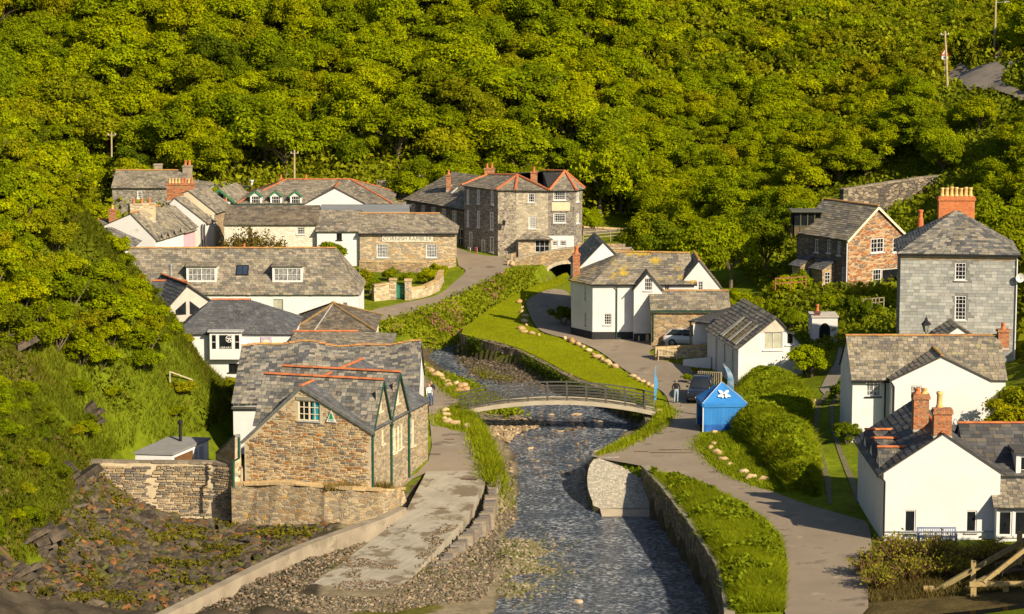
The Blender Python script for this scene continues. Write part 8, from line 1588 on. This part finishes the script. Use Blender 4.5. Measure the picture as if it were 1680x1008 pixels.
# --- people
skin = mat('skin', (.52, .30, .20), None, 6); BON = {}
def person(label, loc, yaw, hgt, top, legs, hair, shoes, pose='walk', long_hair=False):
    t = thing('person', label, 'person', loc); t.rotation_euler = (0, 0, yaw); del t['_o']; k = hgt/1.75
    J = {'pelvis': (0, 0, .95), 'waist': (0, .0, 1.08), 'chest': (0, .01, 1.30), 'neckb': (0, .0, 1.46), 'neck': (0, -.01, 1.53), 'head': (0, -.02, 1.64), 'crown': (0, -.01, 1.73)}
    st = .14 if pose == 'walk' else .02
    for s_, sg in (('l', 1), ('r', -1)):
        J.update({'hip'+s_: (.10*sg, 0, .90), 'knee'+s_: (.11*sg, -.05-st*.4*sg, .50), 'ank'+s_: (.11*sg, .02+st*sg*.9, .09), 'toe'+s_: (.12*sg, -.14+st*sg*.9, .05), 'sho'+s_: (.19*sg, .0, 1.42)})
        if pose == 'hug': J.update({'elb'+s_: (.26*sg, -.12, 1.18), 'wri'+s_: (.12*sg, -.32, 1.16)})
        elif pose == 'pocket': J.update({'elb'+s_: (.30*sg, .04, 1.15), 'wri'+s_: (.20*sg, -.06, .95)})
        else: J.update({'elb'+s_: (.25*sg, .05*sg, 1.15), 'wri'+s_: (.25*sg, -.06+.06*sg, .92)})
        wx, wy, wz = J['wri'+s_]; ex, ey, ez_ = J['elb'+s_]; d = (Vector((wx, wy, wz))-Vector((ex, ey, ez_))).normalized(); J['palm'+s_] = tuple(Vector((wx, wy, wz))+d*.07)
    B = [('pelvis', 'waist', 1), ('waist', 'chest', 0), ('chest', 'neckb', 0), ('neckb', 'neck', 3), ('neck', 'head', 3), ('head', 'crown', 3)]
    for s_ in 'lr': B += [('pelvis', 'hip'+s_, 1), ('hip'+s_, 'knee'+s_, 1), ('knee'+s_, 'ank'+s_, 1), ('ank'+s_, 'toe'+s_, 4), ('neckb', 'sho'+s_, 0), ('sho'+s_, 'elb'+s_, 0), ('elb'+s_, 'wri'+s_, 0), ('wri'+s_, 'palm'+s_, 3)]
    RR = {'pelvis': .145, 'waist': .14, 'chest': .165, 'neckb': .10, 'neck': .058, 'head': .098, 'crown': .075}
    for s_ in 'lr': RR.update({'hip'+s_: .10, 'knee'+s_: .068, 'ank'+s_: .045, 'toe'+s_: .042, 'sho'+s_: .075, 'elb'+s_: .052, 'wri'+s_: .036, 'palm'+s_: .038})
    names = list(J); me = bpy.data.meshes.new('body'); me.from_pydata([tuple(Vector(J[n])*k) for n in names], [(names.index(a), names.index(b)) for a, b, c in B], []); o = bpy.data.objects.new('tmp', me); C.objects.link(o)
    o.modifiers.new('s', 'SKIN'); 
    for n, v in zip(names, me.skin_vertices[0].data): v.radius = (RR[n]*k*(1.15 if n in ('chest', 'pelvis', 'waist') else 1), RR[n]*k*(.78 if n in ('chest', 'pelvis', 'waist') else 1)); v.use_root = n == 'pelvis'
    sb = o.modifiers.new('u', 'SUBSURF'); sb.levels = 2; bpy.context.view_layer.update(); m2 = bpy.data.meshes.new_from_object(o.evaluated_get(bpy.context.evaluated_depsgraph_get())); bpy.data.objects.remove(o); m2.materials.clear()
    for mm_ in (top, legs, hair, skin, shoes): m2.materials.append(mm_)
    for f in m2.polygons:
        c = f.center/k; best = 9; mi = 0
        for a, b_, mt in B:
            A, D = Vector(J[a]), Vector(J[b_])-Vector(J[a]); q = max(0, min(1, (c-A).dot(D)/D.length_squared)); dd = (c-A-D*q).length-(RR[a]*(1-q)+RR[b_]*q)
            if dd < best: best = dd; mi = mt
        f.material_index = mi; f.use_smooth = True
    link('body', m2, t)
    # hands: palm with five separate fingers
    for s_, sg in (('l', 1), ('r', -1)):
        w_, pm = Vector(J['wri'+s_])*k, Vector(J['palm'+s_])*k; d = (pm-w_).normalized(); x = d.cross(Vector((0, 1, 0))).normalized(); y = x.cross(d); b = MB()
        for j, (off, ln) in enumerate(((-.030, .075), (-.010, .085), (.011, .08), (.031, .062))): q = pm+x*off*k+d*.012; b.tube([q, q+d*ln*.5*k-y*.006, q+d*ln*.95*k-y*.025], [.0095*k, .0085*k, .006*k], 6)
        q = pm-x*.036*k*sg-d*.02; b.tube([q, q-x*.03*sg*k+d*.03*k, q-x*.035*sg*k+d*.06*k], [.011*k, .010*k, .007*k], 6); b.build('fingers', skin, t)
    hc = Vector(J['head'])*k+Vector((0, .015, .035))*k; bm = bmesh.new(); bmesh.ops.create_icosphere(bm, subdivisions=3, radius=.112*k)
    bmesh.ops.delete(bm, geom=[v for v in bm.verts if v.co.y < -.035*k and v.co.z < .045*k or v.co.z < -(.06 if not long_hair else .2)*k], context='VERTS')
    if long_hair:
        for v in bm.verts:
            if v.co.z < 0 and v.co.y > -.03: v.co.z *= 2.2
    hm = bpy.data.meshes.new('hair'); bm.to_mesh(hm); bm.free(); hm.materials.append(hair); ho = link('hair', hm, t); ho.location = hc
    b = MB()
    for sg in (-1, 1): b.lathe(Vector((.034*sg, -.108, 1.648))*k, [(.001, -.008), (.010, 0), (.001, .008)], 6)
    b.build('eyes', black_paint, t); b = MB(); b.box(Vector((0, -.118, 1.625))*k, .025*k, .035*k, .04*k, taper=.5); b.build('nose', skin, t); b = MB(); b.box(Vector((0, -.108, 1.585))*k, .045*k, .012*k, .01*k); b.build('mouth', mat('lips', (.35, .12, .10), None, 3), t)
    b = MB(); b.box(Vector((.104, -.01, 1.635))*k, .02*k, .035*k, .055*k); b.box(Vector((-.104, -.01, 1.635))*k, .02*k, .035*k, .055*k); b.build('ears', skin, t)
    return t
navy = mat('navy_jacket', (.02, .02, .035), None, 6); jeans = mat('blue_jeans', (.06, .09, .17), None, 6); pale_jeans = mat('pale_jeans', (.30, .38, .46), None, 6); grey_hair = mat('grey_hair', (.22, .17, .13), None, 6); blond = mat('fair_hair', (.48, .28, .12), None, 6); whitec = mat('white_top', (.68, .66, .63), None, 6); brown_shoe = mat('brown_shoe', (.16, .07, .035), None, 6); dk_shoe = mat('dark_shoe', (.03, .03, .03), None, 6)
p = ground_at(706, 667); person('balding man in dark jacket and jeans standing behind a woman on the quayside', (p.x+.05, p.y+.35, p.z+.03), R(10), 1.84, navy, jeans, grey_hair, dk_shoe, 'hug'); person('fair haired person in white top embraced on the quayside lane', (p.x-.08, p.y-.05, p.z+.03), R(25), 1.68, whitec, jeans, blond, dk_shoe, 'stand', True)
p = ground_at(1109, 662); person('man in dark jacket and pale jeans walking away up the lane', (p.x, p.y, p.z+.03), R(176), 1.78, mat('black_jacket', (.022, .018, .022), None, 6), pale_jeans, grey_hair, brown_shoe, 'pocket')
# --- benches
def bench(label, p, yaw, w_, m_, sc=1.0):
    t = thing('bench', label, 'bench', tuple(p), 'benches'); X = Vector((math.cos(yaw), math.sin(yaw), 0)); N = Vector((-math.sin(yaw), math.cos(yaw), 0)); q = lambda u, v, z: p+X*u*1.0+N*v*sc+UP*z*sc
    for u in (-w_/2+.05, w_/2-.05):
        b = MB(); b.box(q(u, -.22, .31), .07, .07, .62*sc, X, N); b.build('leg', m_, t); b = MB(); b.bar(q(u, .22, 0), q(u, .32, .92), .07, .07); b.build('leg', m_, t); b = MB(); b.bar(q(u, -.27, .62), q(u, .27, .62), .07, .04); b.build('armrest', m_, t)
    for k in range(5): b = MB(); b.box(q(0, -.2+k*.1, .43), w_-.06, .08, .03, X, N); b.build('slat', m_, t)
    b = MB(); b.bar(q(-w_/2+.08, .30, .88), q(w_/2-.08, .30, .88), .05, .09); b.build('top_rail', m_, t)
    for k in range(int(w_/.13)): u = -w_/2+.14+k*.13; b = MB(); b.bar(q(u, .235, .46), q(u, .295, .86), .05, .02); b.build('back_slat', m_, t)
pale_t = mat('silvered_teak', (.46, .39, .25), (.36, .30, .19), 5); p = ground_at(1095, 592); bench('silvered wooden slatted bench before the low rubble wall by the lane', p, R(-4), 1.6, pale_t)
bp = at(1537, 897, 144.9); bp.z = .4; bench('blue grey slatted bench against the white front house', bp, 0, 2.3, mat('blue_grey_paint', (.18, .22, .36), None, 4))
# bollards, bins
for k, (px, py, h_, w_, lab) in enumerate(((1094, 572, .5, .32, 'square stone bollard before the silver car'), (1062, 560, .55, .3, 'low stone bollard beside the garage corner'), (1048, 560, .45, .14, 'thin timber post beside the garage corner'), (840, 432, .9, .18, 'slim stone post at the village street corner'), (836, 436, .5, .45, 'squat pale stone block beside the slim post'))):
    p = ground_at(px, py); b = MB(); b.box(p+UP*h_*.5, w_, w_, h_, taper=.9); b.box(p+UP*(h_+.03), w_*.8, w_*.8, .06, taper=.4); b.build('bollard', mat('dressed_stone', (.45, .37, .23), (.36, .29, .18), 3, bump=.4), label=lab, category='bollard', group='bollards')
for k, px in enumerate((991, 1003)):
    p = ground_at(px, 553); t = thing('wheelie_bin', ['grey wheeled bin standing left of its twin at the white cottage', 'grey wheeled bin standing right of its twin at the white cottage'][k], 'bin', tuple(p), 'wheelie bins'); p = p+Vector((0, -.05, 0)); gm = mat('bin_grey', (.16, .165, .17), None, 4, rough=.5); b = MB(); b.box(p+UP*.52, .6, .68, .86, taper=1.0); b.build('body', gm, t); b = MB(); b.box(p+UP*.99, .64, .74, .08, taper=.92); b.build('lid', gm, t)
    for s_ in (-1, 1): b = MB(); b.tube([p+Vector((s_*.27, .3, .11)), p+Vector((s_*.34, .3, .11))], .11, 10); b.build('wheel', MATS['tyre'], t)
# picket pen beside the workshop, planting, stones
p0, p1 = ground_at(1146, 632), ground_at(1183, 634); t = thing('slatted_enclosure', 'pale slatted timber enclosure in the workshop garden', 'fence', tuple(p0))
for k in range(12): f = k/11; q = p0.lerp(p1, f); b = MB(); b.box(q+UP*.55, .13, .04, 1.15); b.build('slat', timber, t)
for k in (0.15, .8): b = MB(); q0, q1 = p0+UP*(k+.1)+Vector((0, .05, 0)), p1+UP*(k+.1)+Vector((0, .05, 0)); b.bar(q0, q1, .05, .08); b.build('rail', timber, t)
for px, py, c_, lab in ((1142, 631, (.5, .14, .03), 'orange clay pot beside the slatted enclosure'),): p = ground_at(px, py); b = MB(); b.lathe(p, [(.14, 0), (.22, .32), (.24, .34), (.24, .4), (.18, .4), (.16, .3)], 12); b.build('flower_pot', mat('clay', c_, None, 3), label=lab, category='pot')
plant('garden_shrub', 'low planting beside the slatted enclosure', 'shrub', tuple(ground_at(1128, 628)), .9, 'bush', 1); plant('garden_shrub', 'small grey planting before the whitewashed garden wall', 'shrub', tuple(ground_at(1140, 615)), .8, 'bush', 2)
# street lantern before the slate hung house
p = at(1517, 640, 183); p.z = H(p.x, p.y); zt = at(1517, 545, 183).z; t = thing('street_lantern', 'black hexagonal street lantern before the slate hung house', 'lamp', tuple(p)); b = MB(); b.lathe(p, [(.1, 0), (.1, .6), (.05, .7), (.045, zt-p.z-.02), (.09, zt-p.z)], 8); b.build('post', black_paint, t)
c = Vector((p.x, p.y, zt)); b = MB(); b.lathe(c, [(.14, 0), (.30, .55)], 6); b.build('lantern_glass', mat('lantern_glass', (.35, .36, .33), None, 3, rough=.15), t); b = MB(); b.lathe(c, [(.36, .55), (.34, .62), (.12, .85), (.10, .95), (.02, 1.1), (.01, 1.25)], 6); b.build('lantern_cap', black_paint, t)
for k in range(6): a = k*math.pi/3; b = MB(); b.bar(c+Vector((math.cos(a)*.15, math.sin(a)*.15, 0)), c+Vector((math.cos(a)*.31, math.sin(a)*.31, .56)), .025, .025); b.build('lantern_bar', black_paint, t)
# utility poles, warning signs
def pole(label, base, top, r_=.13, arm=False, box=False):
    t = thing('utility_pole', label, 'pole', tuple(base), 'utility poles'); b = MB(); b.tube([base-UP*.5, base.lerp(top, .5), top], [r_, r_*.85, r_*.7], 8); b.build('shaft', mat('pole_wood', (.40, .32, .18), (.32, .25, .14), 3), t)
    b = MB(); b.bar(top-UP*.4-Vector((.45, 0, 0)), top-UP*.4+Vector((.45, 0, 0)), .08, .1); b.build('crossarm', timber, t)
    for s_ in (-1, 1): b = MB(); b.lathe(top-UP*.35+Vector((.38*s_, 0, 0)), [(.05, 0), (.06, .08), (.03, .14)], 8); b.build('insulator', white_paint, t)
    if arm: b = MB(); q = top-UP*.9; b.bar(q, q+Vector((1.1, 0, .12)), .05, .05); b.box(q+Vector((1.3, 0, .12)), .6, .2, .12); b.build('lamp_arm', steel_light, t)
pole('slender telegraph pole behind the dormered hall', at(483, 305, 286), at(483, 246, 286)); pole('short pale pole in the trees at the upper left', at(183, 250, 280), at(183, 216, 280), .1)
rz = lambda px, py: Vector((*_hit(px, py), float(hfast(*_hit(px, py)))))
b_ = rz(1555, 150); pole('leaning wooden pole beside the bend of the hill road', b_, at(1550, 54, b_.y)+Vector((0, 0, .2)), .15); b_ = rz(1631, 98); pole('tall dark pole with lamp at the top of the hill road', b_, at(1634, -8, b_.y), .15, True)
def warn(label, base, h_, sz=.85):
    t = thing('warning_sign', label, 'road sign', tuple(base), 'warning signs'); b = MB(); b.tube([base-UP*.3, base+UP*h_], .05, 8); b.build('post', steel_light, t); c = base+UP*(h_-.1)-Vector((0, .08, 0)); T = lambda k, y: [c+Vector((a*k, y, z*k+.25*sz*(1-k))) for a, z in ((-.5*sz, -.1), (.5*sz, -.1), (0, .78*sz))]
    b = MB(); b.prism(T(1, 0), Vector((0, -.02, 0))); b.build('red_triangle', mat('sign_red', (.55, .02, .02), None, 3), t); b = MB(); b.prism(T(.68, -.022), Vector((0, -.006, 0))); b.build('white_triangle', white_paint, t)
    b = MB(); b.prism([c+Vector((x, -.03, z)) for x, z in ((-.18, .09), (.16, .09), (.16, .22), (.05, .24))], Vector((0, -.006, 0))); b.build('slope_symbol', black_paint, t); b = MB(); b.box(c+Vector((0, -.01, -.38)), .8*sz, .03, .42); b.build('plate', white_paint, t)
b_ = rz(1549, 134); warn('red triangular warning sign with plate left of the hill road', b_, at(1549, 88, b_.y).z-b_.z, .95); b_ = rz(1638, 104); warn('red triangular warning sign with plate right of the hill road', b_, at(1638, 88, b_.y).z-b_.z, .95)
# fences: white rail up the hill, rails on the left slope, finger post, red rail, brown fence by the old bridge
def railfence(name, label, pts, h_, m_, rails=(.5, .95), step=1.4, w_=.09, pickets=False):
    t = thing(name, label, 'fence', tuple(pts[0]))
    for a, c in zip(pts[:-1], pts[1:]):
        n = max(1, int((c-a).length/step))
        for k in range(n+1): q = a.lerp(c, k/n); b = MB(); b.box(q+UP*(h_/2-.1), w_, w_, h_+.2); b.build('post', m_, t)
        for f in rails: b = MB(); b.bar(a+UP*h_*f, c+UP*h_*f, .05, .09); b.build('rail', m_, t)
        if pickets:
            for k in range(int((c-a).length/.3)): q = a+(c-a)*((k+.5)*.3/(c-a).length); b = MB(); b.box(q+UP*h_*.5-Vector((0, .05, 0)), .09, .025, h_); b.build('picket', m_, t)
    return t
hp = lambda px, py: hit(px, py) or at(px, py, 250)
hr_ = [at(1588, 254, 259), at(1640, 226, 262)]; railfence('white_picket_fence', 'short white picket fence climbing the slope below the hill road', [Vector((q.x, q.y, q.z)) for q in hr_], .9, white_paint, pickets=True)
railfence('slope_rail', 'single timber rail on two posts on the grassy slope', [hp(290, 634)-Vector((.3, 1.2, -.1)), hp(326, 639)-Vector((.3, 1.2, -.1))], .6, mat('pale_timber', (.46, .40, .28), None, 4), (.95,), 3)
p = hp(372, 628)-Vector((0, 1.0, 0)); t = thing('finger_post', 'wooden finger post on the slope above the hostel roof', 'signpost', tuple(p)); b = MB(); b.box(p+UP*.6, .14, .14, 1.5); b.build('post', MATS['pale_timber'], t); b = MB(); b.box(p+UP*.85+Vector((.35, -.08, 0)), .8, .04, .2); b.build('finger', MATS['pale_timber'], t)
red_rail = mat('red_brown_rail', (.30, .11, .06), None, 4); q0, q1 = at(1272, 473, 221.5), at(1322, 470, 221.5); railfence('red_rail_fence', 'red brown rail fence on the bank left of the porches', [q0, q1], .9, red_rail, (.45, .95), 1.3)
q0, q1 = at(957, 398, 268), at(1046, 390, 272); railfence('brown_bridge_fence', 'brown timber fence beside the old bridge approach', [q0, q1], 1.1, timber, (.4, .7, 1.0), 1.5); wall_run('tavern_terrace_wall', 'dark terrace wall with pale coping beyond the bridge fence', [(at(955, 385, 275).x, 275, 2.5, at(955, 373, 275).z), (at(1050, 385, 279).x, 279, 2.5, at(1050, 378, 279).z)], stone_dark, stone_mats[4], .5)
q0, q1 = at(1416, 506, 213.5), at(1450, 503, 213.5); railfence('garden_picket_fence', 'small weathered picket fence in the shade below the rusty house', [q0, q1], .8, timber, pickets=True)
# little white outhouse with stack and railings
p = at(1332, 548, 208); oh = House('white_outhouse', 'small white outhouse with arched opening and red chimney pot', (p.x, 208, p.z-.6), 0, at(1374, 548, 208).x-p.x, 2.4, at(1340, 521, 208).z-p.z+.6, 0, wall=white_wall); oh.build(); b = MB(); b.box(oh.L(oh.w/2, 1.2, oh.he+.06), oh.w+.15, 2.6, .14); b.build('flat_roof', grey_wall, oh.t)
b = MB(); b.add([oh.L(1.05+.45*math.cos(a), -.015, .9+.6*math.sin(a)) for a in [math.pi*k/10 for k in range(11)]]+[oh.L(.6, -.015, .2), oh.L(1.5, -.015, .2)], [tuple(range(13))]); b.build('arched_opening', pane_dark, oh.t); chimney(oh.t, oh.L(.45, .3, .6), .42, .4, oh.he-.1, mat('dark_brick', (.14, .07, .05), None, 3), 1, pot_red, poth=.55, potr=.15)
# white hut with mono-pitch roof and flue left of the hostel
p0 = at(222, 742, 168.2); zb = .15; a, b2, c2, d2 = at(219, 742, 167.6), at(284, 744, 167.4), at(346, 718, 170.8), at(277, 716, 171)
hut = thing('white_hut', 'small white hut with sloping grey felt roof and dark flue behind harbour wall', 'hut', (a.x, a.y, zb)); b = MB(); b.prism([a, b2, c2, d2], -UP*.14); b.build('roof', mat('grey_felt_roof', (.20, .20, .20), (.17, .17, .17), 1.5), hut)
b = MB(); ins = .12; A, B, Cc, D = [q-UP*.15 for q in (a+Vector((.1, .1, 0)), b2+Vector((-.1, .1, 0)), c2+Vector((-.15, -.1, 0)), d2)]; g0 = lambda q: Vector((q.x, q.y, zb))
for P_, Q_ in ((A, B), (B, Cc), (Cc, D), (D, A)): b.poly([g0(P_), g0(Q_), Q_, P_])
b.build('wall', white_wall, hut); X = (Cc-B); X.z = 0; l = X.length; X.normalize(); N = X.cross(UP)
for f0, f1, m_ in ((.06, .55, mat('brown_door', (.14, .07, .03), None, 4)), (.60, .68, grey_paint), (.74, .84, grey_paint)):
    b = MB(); z_ = lambda f: B.z+(Cc.z-B.z)*f; b.prism([Vector((B.x, B.y, 0))+X*l*f0+N*.02+UP*zb, Vector((B.x, B.y, 0))+X*l*f1+N*.02+UP*zb, Vector((B.x, B.y, 0))+X*l*f1+N*.02+UP*(z_(f1)-.22), Vector((B.x, B.y, 0))+X*l*f0+N*.02+UP*(z_(f0)-.22)], N*.04); b.build('door' if f0 < .1 else 'window', m_, hut)
fq = at(296, 722, 170); b = MB(); b.lathe(fq-UP*.3, [(.11, 0), (.11, 1.4), (.17, 1.42), (.17, 1.6), (.04, 1.7)], 10); b.build('flue', black_paint, hut)
# drain pipe run and sloped coping joining hut wall and hostel
b = MB(); q = lambda px, py: at(px, py, 160.8); b.tube([q(392, 718), q(392, 752), q(383, 757), q(383, 800)], .09, 8); b.build('downpipe', green_paint, hostel.t)
wall_run('sloping_link_wall', 'sloping stone wall joining the hostel to the harbour wall', [(at(358, 760, 164.5).x, 164.5, -.5, at(358, 745, 164.5).z), (at(390, 720, 162.6).x, 162.6, -.5, at(390, 716, 162.6).z)], stone_beige, MATS['verge_slate'], .4)
# white gabled sheds etc: iron drain gratings on the quayside lane
for k, (px, py, w_) in enumerate(((712, 746, .9), (737, 722, .7), (742, 654, .8), (772, 786, 1.1), (722, 836, 1.2), (1105, 744, 3.2), (1108, 739, 2.2), (1052, 742, 1.0))):
    p = ground_at(px, py) if py < 775 else on(px, py, -.12 if py < 800 else -.82); b = MB(); b.box(p+UP*.045, w_, .16, .02); b.build('drain_grating', mat('rusty_iron', (.12, .065, .04), None, 4), label=['rusty drain grating by the hostel wall', 'narrow grating across the middle of the quayside lane', 'grating near the left end of the footbridge', 'grating at the head of the slipway', 'grating halfway down the slipway', 'long lower drain line across the lane at the stone slipway', 'long upper drain line across the lane below the tent', 'short drain at the top of the stone slipway'][k], category='drain', group='drain gratings')
# --- fences at the bottom right corner
T_ = lambda px, py, Y: at(px, py, Y); rf = thing('sloping_handrail', 'weathered timber handrail climbing from the lane edge at bottom right', 'fence', tuple(T_(1525, 1010, 133)))
for px, py, Y in ((1519, 962, 133), (1528, 962, 133), (1597, 920, 133.6), (1673, 872, 134.2)): b = MB(); a = T_(px, py, Y); b.box(a-UP*.9, .26, .22, 1.8); b.build('post', timber_gold, rf)
for y0, y1 in ((972, 882), (995, 910)): b = MB(); b.bar(T_(1530, y0, 133.1), T_(1690, y1, 134.3), .18, .26); b.build('rail', mat('mossy_rail', (.16, .13, .06), (.22, .17, .08), 3, bump=.4), rf)
rf2 = thing('square_rail_fence', 'new square timber rail fence in the bottom right corner', 'fence', tuple(T_(1598, 1010, 131)))
for px, py, Y in ((1597, 955, 131), (1650, 958, 131.4)): b = MB(); a = T_(px, py, Y); b.box(a-UP*.9, .30, .24, 1.8); b.build('post', timber_gold, rf2)
for (x0, y0), (x1, y1), w_ in (((1590, 959), (1690, 957), .2), ((1614, 955), (1690, 895), .15)): b = MB(); b.bar(T_(x0, y0, 130.9), T_(x1, y1, 131.2), w_, .22); b.build('rail', timber_gold, rf2)
p = T_(1655, 1000, 134.5); bench('dark weathered bench behind the square rail fence', Vector((p.x, p.y, H(p.x, p.y))), R(30), 1.6, mat('dark_bench', (.12, .09, .06), None, 4))
# trees added on the right, outside the picture, to cast shade on that corner
for x, y, h_, lab in ((31.6, 131.0, 7.0, 'tall tree at the picture edge shading the corner fence'), (33.5, 133.0, 9.5, 'second tall tree shading the corner fence'), (29.6, 126.0, 4.2, 'broad tree below the picture shading the corner shrubs')): plant('tree', lab, 'tree', (x, y, H(x, y)-.2), h_, 'tree', 1)
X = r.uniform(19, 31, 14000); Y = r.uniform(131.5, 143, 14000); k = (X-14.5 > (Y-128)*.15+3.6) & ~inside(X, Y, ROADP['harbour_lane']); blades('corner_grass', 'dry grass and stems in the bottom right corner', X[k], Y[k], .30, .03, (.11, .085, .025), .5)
# track past the hedge bank
TR = [(1360, 640), (1342, 668), (1338, 700), (1345, 740), (1358, 790), (1362, 828)]
for k, dx in enumerate((0, 46)):
    P = np.array([gg(a+dx*(.4+.6*(b-640)/190), b) for a, b in TR]); d = np.gradient(P, axis=0); d /= np.hypot(d[:, 0], d[:, 1])[:, None]; nrm = np.c_[-d[:, 1], d[:, 0]]*(.17+.05*np.sin(np.arange(len(P))*2.1))[:, None]; struct(sheet('track_rut', np.r_[P+nrm, (P-nrm)[::-1]], mat('track_gravel', (.15, .125, .08), (.10, .10, .04), 2.5, bump=.5), .05, .5, hfine))
struct(sheet('garden_path', smooth_poly([gg(a, b) for a, b in ((1345, 640), (1368, 640), (1392, 590), (1396, 560), (1378, 560), (1372, 590))], 2), mat('path_gravel', (.27, .235, .185), (.22, .19, .15), 2, bump=.4), .05, .5, hfine))
for o in bpy.data.objects:
    if '_o' in o: del o['_o']
